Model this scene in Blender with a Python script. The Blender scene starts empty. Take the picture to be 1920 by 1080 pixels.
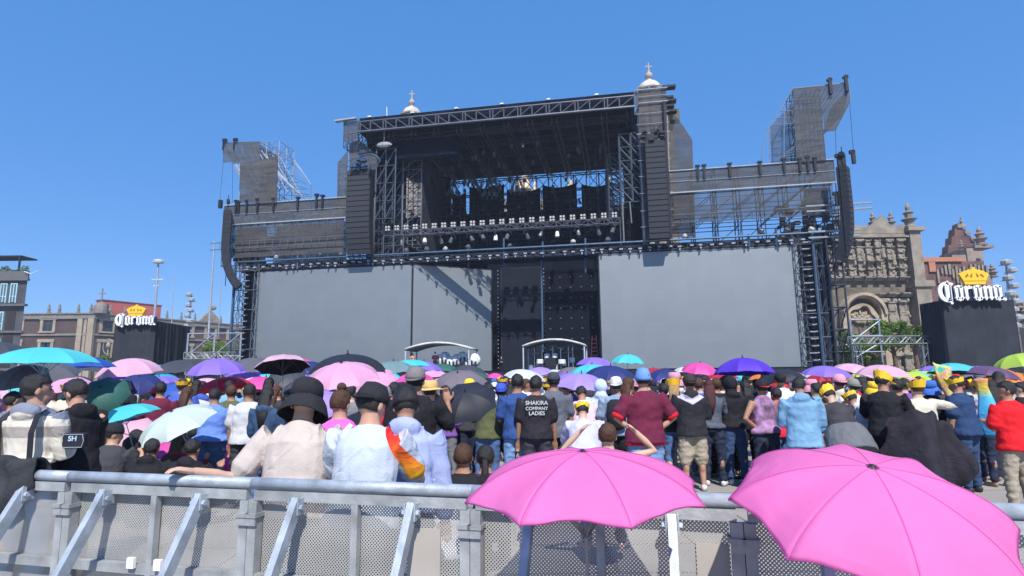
import bpy, bmesh, math, random
from mathutils import Vector, Matrix, noise
random.seed(11)
R = math.radians
sc = bpy.context.scene
col = sc.collection
# ---------------------------------------------------------------- camera
FPX = 1109.0
CAM = Vector((0, 0, 1.62))
cd = bpy.data.cameras.new('camera'); cd.sensor_width = 36; cd.lens = 36*FPX/1920
cd.clip_start = .05; cd.clip_end = 3000
cam = bpy.data.objects.new('camera', cd); col.objects.link(cam)
ROT = Matrix.Rotation(R(90+8.98), 3, 'X') @ Matrix.Rotation(R(-.54), 3, 'Z')
cam.matrix_world = Matrix.Translation(CAM) @ ROT.to_4x4()
sc.camera = cam
sc.render.resolution_x = 1024; sc.render.resolution_y = 576
def ray(px, py):
    return ROT @ Vector(((px-960)/FPX, (540-py)/FPX, -1))
def at(px, py, Y):                      # world point of a pixel at a given distance
    d = ray(px, py); return CAM + d*(Y/d.y)
def atz(px, py, z):                     # ... at a given height
    d = ray(px, py); return CAM + d*((z-CAM.z)/d.z)
def proj(p):
    q = ROT.transposed() @ (Vector(p)-CAM)
    return (960+FPX*q.x/-q.z, 540-FPX*q.y/-q.z)
# ---------------------------------------------------------------- materials
MC = {}
def M(name, c, rough=.8, metal=0, var=.15, vs=4.0, bump=0.0, bs=40.0, tr=0.0, alpha=1.0, spec=.3, fold=0):
    key = (name, c, rough, metal, tr, alpha)
    if key in MC: return MC[key]
    m = bpy.data.materials.new(name); m.use_nodes = True
    nt = m.node_tree; N = nt.nodes; L = nt.links
    b = N['Principled BSDF']; out = N['Material Output']
    b.inputs['Roughness'].default_value = rough; b.inputs['Metallic'].default_value = metal
    b.inputs['Specular IOR Level'].default_value = spec
    tc = N.new('ShaderNodeTexCoord')
    nz = N.new('ShaderNodeTexNoise'); nz.inputs['Scale'].default_value = vs; nz.inputs['Detail'].default_value = 6
    L.new(tc.outputs['Object'], nz.inputs['Vector'])
    cr = N.new('ShaderNodeValToRGB')
    a = [max(0, x*(1-var)) for x in c]; d = [min(1, x*(1+var)) for x in c]
    cr.color_ramp.elements[0].position = .3; cr.color_ramp.elements[1].position = .7
    cr.color_ramp.elements[0].color = (*a, 1); cr.color_ramp.elements[1].color = (*d, 1)
    L.new(nz.outputs['Fac'], cr.inputs['Fac']); L.new(cr.outputs['Color'], b.inputs['Base Color'])
    if bump:
        n2 = N.new('ShaderNodeTexNoise'); n2.inputs['Scale'].default_value = bs; n2.inputs['Detail'].default_value = 4
        L.new(tc.outputs['Object'], n2.inputs['Vector'])
        bp = N.new('ShaderNodeBump'); bp.inputs['Strength'].default_value = bump; bp.inputs['Distance'].default_value = .02
        L.new(n2.outputs['Fac'], bp.inputs['Height']); L.new(bp.outputs['Normal'], b.inputs['Normal'])
    if fold:      # soft creases of worn cloth
        n4 = N.new('ShaderNodeTexNoise'); n4.inputs['Scale'].default_value = 7; n4.inputs['Detail'].default_value = 3; n4.inputs['Distortion'].default_value = 2.2; n4.noise_type = 'RIDGED_MULTIFRACTAL'
        L.new(tc.outputs['Object'], n4.inputs['Vector']); b4 = N.new('ShaderNodeBump'); b4.inputs['Strength'].default_value = fold; b4.inputs['Distance'].default_value = .035
        L.new(n4.outputs['Fac'], b4.inputs['Height'])
        if bump: L.new(bp.outputs['Normal'], b4.inputs['Normal'])
        L.new(b4.outputs['Normal'], b.inputs['Normal'])
    s = b.outputs[0]
    if tr:
        t = N.new('ShaderNodeBsdfTranslucent'); L.new(cr.outputs['Color'], t.inputs['Color'])
        mx = N.new('ShaderNodeMixShader'); mx.inputs[0].default_value = tr
        L.new(s, mx.inputs[1]); L.new(t.outputs[0], mx.inputs[2]); s = mx.outputs[0]
    if alpha < 1:
        t = N.new('ShaderNodeBsdfTransparent')
        mx = N.new('ShaderNodeMixShader')
        # scaffold scrim: patchy openness
        n3 = N.new('ShaderNodeTexNoise'); n3.inputs['Scale'].default_value = .7; n3.inputs['Detail'].default_value = 5
        L.new(tc.outputs['Object'], n3.inputs['Vector'])
        mr = N.new('ShaderNodeMapRange'); mr.inputs['From Min'].default_value = .3; mr.inputs['From Max'].default_value = .7
        mr.inputs['To Min'].default_value = max(0, alpha-.12); mr.inputs['To Max'].default_value = min(1, alpha+.12)
        L.new(n3.outputs['Fac'], mr.inputs['Value']); L.new(mr.outputs[0], mx.inputs[0])
        L.new(t.outputs[0], mx.inputs[1]); L.new(s, mx.inputs[2]); s = mx.outputs[0]
    L.new(s, out.inputs['Surface'])
    MC[key] = m
    return m
def nd(m): return m.node_tree.nodes, m.node_tree.links
# ---------------------------------------------------------------- mesh builder
class MB:
    def __init__(s, mat=None): s.v = []; s.f = []; s.mi = []; s.M = mat or Matrix(); s.k = 0; s.cut = []; s.marked = False
    def mark(s): s.cut.append(len(s.f)); s.marked = True
    def add(s, vs, fs):
        if not s.marked: s.cut.append(len(s.f))
        b = len(s.v); s.v += [s.M @ Vector(p) for p in vs]; s.f += [[b+i for i in f] for f in fs]; s.mi += [s.k]*len(fs)
    def box(s, x0, y0, z0, x1, y1, z1):
        if x0 > x1: x0, x1 = x1, x0
        if y0 > y1: y0, y1 = y1, y0
        if z0 > z1: z0, z1 = z1, z0
        s.add([(x0,y0,z0),(x1,y0,z0),(x1,y1,z0),(x0,y1,z0),(x0,y0,z1),(x1,y0,z1),(x1,y1,z1),(x0,y1,z1)],
              [(0,3,2,1),(4,5,6,7),(0,1,5,4),(1,2,6,5),(2,3,7,6),(3,0,4,7)])
    def tube(s, a, b, r, n=5, r2=None):
        a = Vector(a); b = Vector(b); d = b-a
        if d.length < 1e-6: return
        d.normalize(); u = d.orthogonal().normalized(); w = d.cross(u); r2 = r if r2 is None else r2
        vs = []
        for c, q in ((a, r), (b, r2)):
            for i in range(n):
                t = 2*math.pi*(i+.5)/n; vs.append(c+u*q*math.cos(t)+w*q*math.sin(t))
        s.add(vs, [(i, (i+1) % n, n+(i+1) % n, n+i) for i in range(n)]+[tuple(range(n-1,-1,-1)), tuple(range(n, 2*n))])
    def bar(s, a, b, w, h, up=(0,0,1)):   # rectangular bar
        a = Vector(a); b = Vector(b); d = (b-a).normalized(); sd = d.cross(Vector(up)).normalized()*w/2; u = sd.cross(d).normalized()*h/2
        vs = [c+x*sd+y*u for c in (a, b) for x, y in ((-1,-1),(1,-1),(1,1),(-1,1))]
        s.add(vs, [(0,1,5,4),(1,2,6,5),(2,3,7,6),(3,0,4,7),(3,2,1,0),(4,5,6,7)])
    def prism(s, pts, y0, y1):            # polygon (x,z) extruded in y
        n = len(pts)
        s.add([(x,y0,z) for x,z in pts]+[(x,y1,z) for x,z in pts],
              [tuple(range(n)), tuple(range(2*n-1, n-1, -1))]+[(i, n+i, n+(i+1) % n, (i+1) % n) for i in range(n)])
    def lathe(s, c, prof, n=12):          # prof (r,z)
        c = Vector(c); vs = []; m = len(prof)
        for r_, z in prof:
            for i in range(n):
                t = 2*math.pi*i/n; vs.append(c+Vector((r_*math.cos(t), r_*math.sin(t), z)))
        fs = [(j*n+i, j*n+(i+1) % n, (j+1)*n+(i+1) % n, (j+1)*n+i) for j in range(m-1) for i in range(n)]
        fs += [tuple(range(n-1,-1,-1)), tuple((m-1)*n+i for i in range(n))]
        s.add(vs, fs)
    def ball(s, c, rx, ry=None, rz=None, nu=12, nv=8):
        ry = ry or rx; rz = rz or rx; c = Vector(c); vs = []
        for j in range(1, nv):
            p = math.pi*j/nv
            for i in range(nu):
                t = 2*math.pi*i/nu; vs.append(c+Vector((rx*math.sin(p)*math.cos(t), ry*math.sin(p)*math.sin(t), rz*math.cos(p))))
        b = len(vs); vs += [c+Vector((0,0,rz)), c-Vector((0,0,rz))]
        fs = [(j*nu+i, (j+1)*nu+i, (j+1)*nu+(i+1) % nu, j*nu+(i+1) % nu) for j in range(nv-2) for i in range(nu)]
        fs += [(b, i, (i+1) % nu) for i in range(nu)]+[(b+1, (nv-2)*nu+(i+1) % nu, (nv-2)*nu+i) for i in range(nu)]
        s.add(vs, fs)
    def loft(s, rings, side=(1,0,0), n=12):   # rings: (center, a, b)
        side = Vector(side); vs = []; m = len(rings); cs = [Vector(r[0]) for r in rings]
        for j in range(m):
            d = (cs[min(j+1, m-1)]-cs[max(j-1, 0)])
            d = d.normalized() if d.length > 1e-6 else Vector((0,0,1))
            sd = side-d*side.dot(d)
            if sd.length < .05: sd = d.orthogonal()
            sd.normalize(); w = d.cross(sd)
            for i in range(n):
                t = 2*math.pi*i/n; vs.append(cs[j]+sd*rings[j][1]*math.cos(t)+w*rings[j][2]*math.sin(t))
        fs = [(j*n+i, j*n+(i+1) % n, (j+1)*n+(i+1) % n, (j+1)*n+i) for j in range(m-1) for i in range(n)]
        fs += [tuple(range(n-1,-1,-1)), tuple((m-1)*n+i for i in range(n))]
        s.add(vs, fs)
    def limb(s, pts, rs, n=10):               # smooth chain with extra rounding
        rings = [(Vector(pts[0])-(Vector(pts[1])-Vector(pts[0])).normalized()*rs[0]*.7, rs[0]*.55, rs[0]*.55)]
        for i in range(len(pts)):
            rings.append((pts[i], rs[i], rs[i]))
            if i < len(pts)-1: rings.append(((Vector(pts[i])+Vector(pts[i+1]))/2, (rs[i]+rs[i+1])/2*1.04, (rs[i]+rs[i+1])/2*1.04))
        rings.append((Vector(pts[-1])+(Vector(pts[-1])-Vector(pts[-2])).normalized()*rs[-1]*.7, rs[-1]*.55, rs[-1]*.55))
        s.loft(rings, side=(1,.05,.02), n=n)
    def mesh(s, name):
        me = bpy.data.meshes.new(name); me.from_pydata([tuple(v) for v in s.v], [], s.f)
        bm = bmesh.new(); bm.from_mesh(me); bmesh.ops.recalc_face_normals(bm, faces=bm.faces)
        bm.to_mesh(me); bm.free(); return me
    def build(s, name, mats, parent=None, smooth=False, loc=None):
        me = s.mesh(name)
        if not isinstance(mats, (list, tuple)): mats = [mats]
        for m in mats: me.materials.append(m)
        if len(mats) > 1:
            for p, k in zip(me.polygons, s.mi): p.material_index = k
        if smooth: me.polygons.foreach_set('use_smooth', [True]*len(me.polygons))
        o = bpy.data.objects.new(name, me); col.objects.link(o)
        if parent: o.parent = parent
        if loc: o.location = loc
        return o
def each(mb, name, mats, parent, smooth=False):    # one part per piece (a piece = one add, or everything between marks)
    cuts = mb.cut+[len(mb.f)]; out = []
    for a, c in zip(cuts[:-1], cuts[1:]):
        if c <= a: continue
        fs = mb.f[a:c]; ids = sorted({i for f in fs for i in f}); mp_ = {j: i for i, j in enumerate(ids)}
        q = MB(); q.v = [mb.v[j] for j in ids]; q.f = [[mp_[j] for j in f] for f in fs]; q.mi = mb.mi[a:c]
        out.append(q.build(name, mats, parent, smooth))
    return out
ALL = []
def tag(o, label=None, cat=None, group=None, kind=None):
    if label: o['label'] = label
    if cat: o['category'] = cat
    if group: o['group'] = group
    if kind: o['kind'] = kind
    if label: ALL.append(o)
    return o
def empty(name, loc=(0,0,0), rz=0, label=None, cat=None, group=None):
    o = bpy.data.objects.new(name, None); col.objects.link(o); o.location = loc; o.rotation_euler = (0,0,rz); o.empty_display_size = .1
    return tag(o, label, cat, group)
def copy_tree(o, parent=None):
    c = o.copy(); col.objects.link(c)
    if parent: c.parent = parent
    for ch in KIDS.get(o.name, []): copy_tree(ch, c)
    return c
KIDS = {}
def freeze(root):     # remember children of a prototype
    for o in list(col.objects):
        if o.parent is not None: KIDS.setdefault(o.parent.name, [])
    for o in col.objects:
        if o.parent is root or (o.parent and o.parent.parent is root):
            l = KIDS.setdefault(o.parent.name, [])
            if o not in l: l.append(o)
# common materials
steel = M('galvanised steel', (.42,.45,.49), .38, .7, .18, 9)
steel2 = M('dull steel tube', (.36,.40,.46), .5, .35, .2, 3)
bluesteel = M('blue grey steel', (.06,.11,.18), .55, .2, .2, 2)
dark = M('black painted steel', (.018,.021,.030), .6, .1, .3, 2)
blackcloth = M('black stage cloth', (.009,.012,.022), .98, 0, .3, .6, .3, 6, spec=.03)
black2 = M('black plastic', (.02,.022,.03), .5, 0, .2, 5)
gauze = M('grey scaffold mesh', (.17,.17,.17), .9, 0, .3, .9, .4, 5, alpha=.66)
gauze2 = M('thin scaffold mesh', (.16,.16,.18), .9, 0, .3, .9, alpha=.55)
gauze3 = M('airy scaffold mesh', (.13,.14,.18), .9, 0, .3, .9, alpha=.42)
for gz in (gauze, gauze2, gauze3):      # scrim sags in horizontal ripples between the lifts
    N_, L_ = nd(gz); tcn = [n for n in N_ if n.type == 'TEX_COORD'][0]; mp = N_.new('ShaderNodeMapping'); mp.inputs['Scale'].default_value = (.35,.35,2.2)
    L_.new(tcn.outputs['Object'], mp.inputs[0]); n2 = N_.new('ShaderNodeTexNoise'); n2.inputs['Scale'].default_value = 1.1; n2.inputs['Detail'].default_value = 7; n2.inputs['Distortion'].default_value = .4; L_.new(mp.outputs[0], n2.inputs['Vector'])
    bp = N_.new('ShaderNodeBump'); bp.inputs['Strength'].default_value = .5; bp.inputs['Distance'].default_value = .12; L_.new(n2.outputs['Fac'], bp.inputs['Height']); L_.new(bp.outputs['Normal'], N_['Principled BSDF'].inputs['Normal'])
    cr2 = N_.new('ShaderNodeValToRGB'); cr2.color_ramp.elements[0].color = (.07,.07,.076,1); cr2.color_ramp.elements[1].color = (.12,.115,.11,1); cr2.color_ramp.elements[0].position = .35; cr2.color_ramp.elements[1].position = .68
    L_.new(n2.outputs['Fac'], cr2.inputs[0]); L_.new(cr2.outputs[0], N_['Principled BSDF'].inputs['Base Color'])
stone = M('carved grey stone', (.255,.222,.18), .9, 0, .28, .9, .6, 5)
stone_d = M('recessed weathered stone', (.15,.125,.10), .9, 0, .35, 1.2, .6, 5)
redstone = M('red tezontle masonry', (.135,.075,.066), .95, 0, .35, .7, .7, 4)
domewhite = M('pale dome stone', (.55,.50,.43), .9, 0, .18, .8)
glassd = M('dark window glass', (.03,.04,.055), .15, 0, .2, 2)
# ---------------------------------------------------------------- light
SUN_EL, SUN_AZ = 50, 7       # azimuth: degrees to the right of straight behind the camera
w = bpy.data.worlds.new('World'); sc.world = w; w.use_nodes = True
wn = w.node_tree.nodes; wl = w.node_tree.links
sky = wn.new('ShaderNodeTexSky'); sky.sky_type = 'NISHITA'; sky.sun_disc = False
sky.sun_elevation = R(SUN_EL); sky.sun_rotation = R(180-SUN_AZ)
sky.altitude = 2200; sky.air_density = 1.0; sky.dust_density = .3; sky.ozone_density = 1.5
hsv = wn.new('ShaderNodeHueSaturation'); hsv.inputs['Saturation'].default_value = 1.12; wl.new(sky.outputs[0], hsv.inputs['Color'])
smx = wn.new('ShaderNodeMix'); smx.data_type = 'RGBA'; smx.inputs[0].default_value = .66; smx.inputs[7].default_value = (.34, 1.50, 4.1, 1); wl.new(hsv.outputs[0], smx.inputs[6])
wl.new(smx.outputs[2], wn['Background'].inputs[0]); wn['Background'].inputs[1].default_value = .15
sd = Vector((math.sin(R(SUN_AZ))*math.cos(R(SUN_EL)), -math.cos(R(SUN_AZ))*math.cos(R(SUN_EL)), math.sin(R(SUN_EL))))
sl = bpy.data.lights.new('sun', 'SUN'); sl.energy = 4.4; sl.angle = R(.5); sl.color = (1, .955, .89)
so = bpy.data.objects.new('sun', sl); col.objects.link(so); so.rotation_euler = sd.to_track_quat('Z', 'Y').to_euler(); so.location = (20,-60,80)
sc.view_settings.view_transform = 'Standard'; sc.view_settings.look = 'None'; sc.view_settings.exposure = .45; sc.view_settings.gamma = 1
# ---------------------------------------------------------------- ground
gm = M('worn concrete paving', (.30,.275,.25), .9, 0, .2, .6, .35, 30)
N_, L_ = nd(gm)
br = N_.new('ShaderNodeTexBrick'); br.inputs['Scale'].default_value = .28; br.inputs['Mortar Size'].default_value = .006
br.inputs['Color1'].default_value = (1,1,1,1); br.inputs['Color2'].default_value = (.93,.93,.93,1); br.inputs['Mortar'].default_value = (.55,.53,.5,1)
tcn = [n for n in N_ if n.type == 'TEX_COORD'][0]; L_.new(tcn.outputs['Object'], br.inputs['Vector'])
mxn = N_.new('ShaderNodeMix'); mxn.data_type = 'RGBA'; mxn.blend_type = 'MULTIPLY'; mxn.inputs[0].default_value = 1
crn = [n for n in N_ if n.type == 'VALTORGB'][0]
L_.new(crn.outputs[0], mxn.inputs[6]); L_.new(br.outputs['Color'], mxn.inputs[7]); L_.new(mxn.outputs[2], N_['Principled BSDF'].inputs['Base Color'])
g = MB(); g.add([(-900,-300,0),(900,-300,0),(900,1500,0),(-900,1500,0)], [(0,1,2,3)])
tag(g.build('ground', gm), kind='structure')
# ---------------------------------------------------------------- the stage
P1 = atz(450, 492, 14.6); P2 = atz(1560, 435, 14.6)
U = (P2-P1); U.z = 0; SW = U.length; U.normalize(); NN = Vector((-U.y, U.x, 0))
SM = Matrix.Translation((P1.x, P1.y, 0)) @ Matrix(((U.x, NN.x, 0, 0), (U.y, NN.y, 0, 0), (0, 0, 1, 0), (0, 0, 0, 1)))
O0 = Vector((P1.x, P1.y, 0))
def S(px, py, n=0.0):                  # pixel -> (u, z) on the stage plane at offset n
    d = ray(px, py); t = (n-(CAM-O0).dot(NN))/d.dot(NN); p = CAM+d*t-O0
    return p.dot(U), p.z
def Sz(px, py, z):                     # pixel -> (u, n) at height z
    p = atz(px, py, z)-O0; return p.dot(U), p.dot(NN)
def SB(): return MB(SM)
def truss(mb, a, b, w, h, bay, r=.05, rd=.03, n=4):   # box truss between local points
    a = Vector(a); b = Vector(b); d = b-a; L = d.length; d.normalize()
    up = Vector((0,0,1)) if abs(d.z) < .9 else Vector((0,1,0))
    s_ = d.cross(up).normalized()*w/2; u_ = s_.cross(d).normalized()*h/2
    c = [(-1,-1),(1,-1),(1,1),(-1,1)]
    for x, y in c: mb.tube(a+s_*x+u_*y, b+s_*x+u_*y, r, n)
    k = max(1, round(L/bay))
    for i in range(k):
        p = a+d*L*i/k; q = a+d*L*(i+1)/k
        for j in range(4):
            x0, y0 = c[j]; x1, y1 = c[(j+1) % 4]
            if i % 2: x0, y0, x1, y1 = x1, y1, x0, y0
            mb.tube(p+s_*x0+u_*y0, q+s_*x1+u_*y1, rd, n)
        mb.tube(p+s_*-1+u_*-1, p+s_*-1+u_, rd, n); mb.tube(p+s_+u_*-1, p+s_+u_, rd, n)
def scaff(mb, u0, u1, n0, n1, z0, z1, bu=2.1, bn=2.1, bz=2.0, r=.045, diag=.5, rnd=None, n=4):
    rnd = rnd or random.Random(3)
    ku = max(1, round((u1-u0)/bu)); kn = max(1, round((n1-n0)/bn)); kz = max(1, round((z1-z0)/bz))
    us = [u0+(u1-u0)*i/ku for i in range(ku+1)]; ns = [n0+(n1-n0)*i/kn for i in range(kn+1)]; zs = [z0+(z1-z0)*i/kz for i in range(kz+1)]
    for x in us:
        for y in ns: mb.tube((x,y,z0), (x,y,z1), r, n)
    for z in zs:
        for y in ns: mb.tube((u0,y,z), (u1,y,z), r*.8, n)
        for x in us: mb.tube((x,n0,z), (x,n1,z), r*.8, n)
    for k in range(kz):
        for i in range(ku):
            for y in ns:
                if rnd.random() < diag: mb.tube((us[i],y,zs[k]), (us[i+1],y,zs[k+1]), r*.7, n)
        for j in range(kn):
            for x in us:
                if rnd.random() < diag: mb.tube((x,ns[j],zs[k+1]), (x,ns[j+1],zs[k]), r*.7, n)
def sheet(mb, pts, n, t=.03):          # polygon (u,z) standing at offset n
    mb.prism(pts, n, n+t)
def clutter(mb, u0, u1, n0, n1, z0, z1, k, s=.3):
    for _ in range(k):
        x = random.uniform(u0, u1); y = random.uniform(n0, n1); z = random.uniform(z0, z1)
        a, b, c = [random.uniform(.25, 1)*s for _ in range(3)]
        mb.box(x-a/2, y-b/2, z-c/2, x+a/2, y+b/2, z+c/2)
DECK = 2.5
ZS = S(483, 510, .3)[1]; 
# deck
uL = S(440, 690, 0)[0]; uR = S(1592, 690, 0)[0]
b = SB(); b.box(uL, -9, 0, uR, 14, DECK)
dk = empty('stage_deck', label='long black raised stage deck running under all the screens', cat='stage deck')
b.build('platform', blackcloth, dk)
b = SB()
for i in range(40): b.box(uL+(uR-uL)*i/40+.05, -9.06, .1, uL+(uR-uL)*(i+1)/40-.05, -9.003, DECK-.1)
b.build('skirt', dark, dk)
# LED screens ------------------------------------------------------
led = M('unlit led screen surface', (.255,.28,.30), .55, .5, .03, .25, .03, 60, spec=.4)
N_, L_ = nd(led)     # cabinet seams, the small breaks between the tiles
bk = N_.new('ShaderNodeTexBrick'); bk.offset = 0; bk.inputs['Scale'].default_value = 1; bk.inputs['Mortar Size'].default_value = .006
bk.inputs['Brick Width'].default_value = 1; bk.inputs['Row Height'].default_value = 1
bk.inputs['Color1'].default_value = (1,1,1,1); bk.inputs['Color2'].default_value = (.945,.955,.965,1); bk.inputs['Mortar'].default_value = (.86,.86,.88,1)
tcn = [n for n in N_ if n.type == 'TEX_COORD'][0]; mp = N_.new('ShaderNodeMapping'); mp.inputs['Rotation'].default_value = (R(90),0,0)
L_.new(tcn.outputs['Object'], mp.inputs[0]); L_.new(mp.outputs[0], bk.inputs['Vector'])
mxn = N_.new('ShaderNodeMix'); mxn.data_type = 'RGBA'; mxn.blend_type = 'MULTIPLY'; mxn.inputs[0].default_value = 1
crn = [n for n in N_ if n.type == 'VALTORGB'][0]
L_.new(crn.outputs[0], mxn.inputs[6]); L_.new(bk.outputs['Color'], mxn.inputs[7]); L_.new(mxn.outputs[2], N_['Principled BSDF'].inputs['Base Color'])
def screen(a, b_, z0, z1, label, m=led, t=.25):     # a,b_: local (u,n) ends; own local axes
    A = SM @ Vector((a[0], a[1], 0)); B = SM @ Vector((b_[0], b_[1], 0)); d = B-A; L = d.length
    rt = empty('led_screen', A, math.atan2(d.y, d.x), label, 'screen', 'large led screens on the stage')
    q = MB(); q.box(0, 0, z0, L, t, z1); q.build('panel', m, rt)
    q = MB(); 
    for x0, x1, h0, h1 in ((-.12,-.003,z0-.1,z1+.12), (L+.003,L+.12,z0-.1,z1+.12), (-.003,L+.003,z1+.003,z1+.12)):
        q.box(x0, -.01, h0, x1, t+.02, h1)
    for i in range(int(L/2)+1): q.tube((i*2, t+.3, z0), (i*2, t+.3, z1), .05, 4)
    q.build('frame', dark, rt)
    return rt
u0 = S(483,510,.3)[0]; u1 = S(772,494,.3)[0]
screen((u0,.3), (u1,.3), DECK+.1, ZS, 'wide grey led screen on the left of the stage, shaded along its top')
uc = Sz(921, 507, ZS)
screen((u1+.2,.35), uc, DECK+.1, ZS, 'angled lilac grey led screen with slanting shadow, turned into the stage')
ZR = S(1122,477,.3)[1]; ZR = (ZR+S(1495,460,.3)[1])/2
v0 = S(1123,476,.3)[0]; v1 = S(1503,560,.3)[0]
screen((v0,.3), (v1,.3), DECK+.1, ZR, 'wide grey led screen on the right of the stage beside the black wall')
dscr = M('dark led screen surface', (.016,.019,.03), .8, 0, .1, 1, spec=.08)
c0 = S(941, 600, 6)[0]; c1 = S(1014, 600, 6)[0]; zc = S(978, 503, 6)[1]
ds = screen((c0,6), (c1,6), DECK+.1, zc, 'narrow black led screen with a small square mark at centre stage', dscr, .3)
q = MB(); Lc = c1-c0
for x, z, sx, sz in ((-.28,.35,.2,.16),(.08,.4,.18,.2),(-.3,0,.22,.22),(.05,-.05,.24,.28),(-.2,-.4,.35,.16),(.2,.15,.12,.14)):
    q.box(Lc*.38+x, -.03, 7.1+z*1.3, Lc*.38+x+sx*1.4, -.004, 7.1+z*1.3+sz*1.5)
q.build('mark', M('black gap', (.003,.003,.005), .9), ds)
q = MB()
for k in range(26):
    for x in (-.45, Lc+.35): q.box(x, -.05, 3+k*.42, x+.09, .03, 3.12+k*.42)
each(q, 'pixel_light', M('dim lens', (.25,.27,.32), .3), ds)
# black walls at centre stage
b = SB(); b.box(S(915,600,9)[0], 9, 0, S(1140,600,9)[0]+2, 9.2, ZS+1.5)
tag(b.build('backdrop', blackcloth), 'flat black cloth backdrop hanging behind the centre of the stage', 'backdrop')
dw = empty('dotted_wall', label='black wall panel with rows of small round fixings right of centre stage', cat='wall panel')
a0 = S(1022,600,4)[0]; a1 = S(1121,600,3.2)[0]; zt = S(1070,505,4)[1]
b = SB(); b.box(a0, 4, DECK, a1, 4.3, zt); b.build('panel', M('black panel', (.008,.010,.018), .9, spec=.05), dw)
b = SB()
for i in range(5):
    for j in range(9): b.lathe((a0+(a1-a0)*(i+.5)/5, 3.96, DECK+1.2+(zt-DECK-1.5)*j/8.5), [(.02,-.1),(.1,-.05),(.1,.05),(.02,.1)], 6)
each(b, 'fixing', M('grey fixing', (.08,.09,.13), .4), dw)
# fascia truss over the screens ------------------------------------
fa = empty('fascia_truss', label='long black truss with blue top pipe spanning above the screens', cat='truss')
zt = 14.6; fu0 = S(447,492,0)[0]; fu1 = S(1562,435,0)[0]
b = SB(); b.tube((fu0,-.1,zt), (fu1,-.1,zt), .11, 6)
b.build('top_pipe', bluesteel, fa); b = SB()
for px in (1018, 1098, 945, 878, 700, 1235, 1405, 1457, 560): 
    x = S(px,470,.2)[0]; b.tube((x,.1,zt+random.uniform(0,1.2)), (x,.1,zt-1.0), .1, 5)
each(b, 'hanger', bluesteel, fa)
b = SB(); b.box(fu0, .75, ZS+.05, fu1, .95, zt-.1); b.build('cladding', blackcloth, fa)
b = SB(); truss(b, (fu0,.35,zt-.55), (fu1,.35,zt-.55), .5, .55, .9, .035, .022); b.build('lattice', M('dim steel', (.10,.115,.15), .5, .3), fa)
b = SB()
k = 0
x = fu0+1
while x < fu1-1:
    z = ZS+.42+random.uniform(-.05,.05); b.box(x, -.12, z, x+.32, .1, z+.13)
    if random.random() < .5: b.box(x+.1, -.15, z-.3, x+.24, 0, z-.12)
    x += random.uniform(.75, 1.15)
each(b, 'edge_light', M('small lamp housing', (.30,.33,.40), .4), fa)
for px, y0 in ((1018,660),(1098,512),(945,505),(878,500)):
    x, zz = S(px, y0, 1.5); zb = max(DECK, zz)
    b = SB(); b.tube((x,1.5,zb), (x,1.5,zt-.8), .09, 6)
    tag(b.build('support_pole', bluesteel), 'thin blue grey upright pole standing at centre stage below the long truss' if px == 1018 else 'short blue grey pole hanging from the truss '+{1098:'beside the dotted wall panel', 945:'above the narrow black screen', 878:'above the angled screen'}[px], 'pole', 'poles at centre stage')
# side columns -----------------------------------------------------
def side_column(pxa, pxb, left, label):
    rt = empty('side_column', label=label, cat='stage column', group='black columns beside the screens')
    a = S(pxa, 600, 0)[0]; c = S(pxb, 600, 0)[0]
    b = SB(); b.box(a+.45, 1.0, 0, c-.1, 1.3, zt+.2); b.build('cladding', blackcloth, rt)
    b = SB(); truss(b, (a+.3,.3,0), (a+.3,.3,zt), .6, .6, 1.6, .05, .03)
    truss(b, (c-.35,.3,0), (c-.35,.3,zt), .5, .5, 1.5, .04, .025)
    for k in range(7): b.tube((a,-.1,1+k*2.1), (c,-.1,1+k*2.1), .05, 4)
    b.build('lattice', M('column lattice steel', (.13,.15,.19), .5, .3), rt)  # even blue grey base colour for the column lattice
    b = SB(); b.tube((a if left else a+1.55,-.25,0), (a if left else a+1.55,-.25,zt+.1), .12, 6); b.build('upright', bluesteel, rt)
    b = SB(); m = (a+c)/2 if left else a+1.0
    z = DECK
    while z < zt-.5:       # stack of lamps facing sideways and loops of cable
        b.box(m-.35, -.15, z, m+.1, .25, z+.22); b.ball((m+.25,-.1,z+.1), .14, .14, .1, 6, 4); z += .62
    each(b, 'stacked_lamp', M('black lamp body', (.03,.033,.045), .35, .2), rt)
    b = SB(); z = DECK
    rr = random.Random(5 if left else 6)
    while z < zt-.5:
        b.box(m-.2+rr.uniform(-.3,.3), -.2, z+.05, m+.1+rr.uniform(0,.3), -.17, z+.14); z += .62
    each(b, 'lamp_lens', M('glint coloured lens', (.30,.33,.40), .3), rt)  # pale colour paints the column's white glints
    b = SB(); pr = None; rr = random.Random(9)
    for k in range(60):
        p = (m-.5+.25*math.sin(k*.9)+rr.uniform(-.1,.1), -.05, DECK+k*(zt-DECK)/60)
        if pr: b.tube(pr, p, .04, 4)
        pr = p
    b.build('cable', black2, rt)
side_column(437, 481, True, 'black lamp filled column at the left edge of the left screen')
side_column(1500, 1556, False, 'black lamp filled column at the right edge of the right screen')
oc = empty('outer_scaffold', label='open black truss legs at the far right of the stage before the church', cat='scaffold')
b = SB(); a = S(1563, 600, -.5)[0]; c = S(1590, 600, -.5)[0]
scaff(b, a, c, -.5, 1.6, 0, 15.5, 2, 2, 2.05, .09, .55); b.build('frame', M('dark steel', (.06,.07,.09), .5, .3), oc)
b = SB(); sheet(b, [(a-.1,2),(c-.4,2),(c-.4,15),(a-.1,15)], 1.7); b.build('drape', blackcloth, oc)
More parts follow.
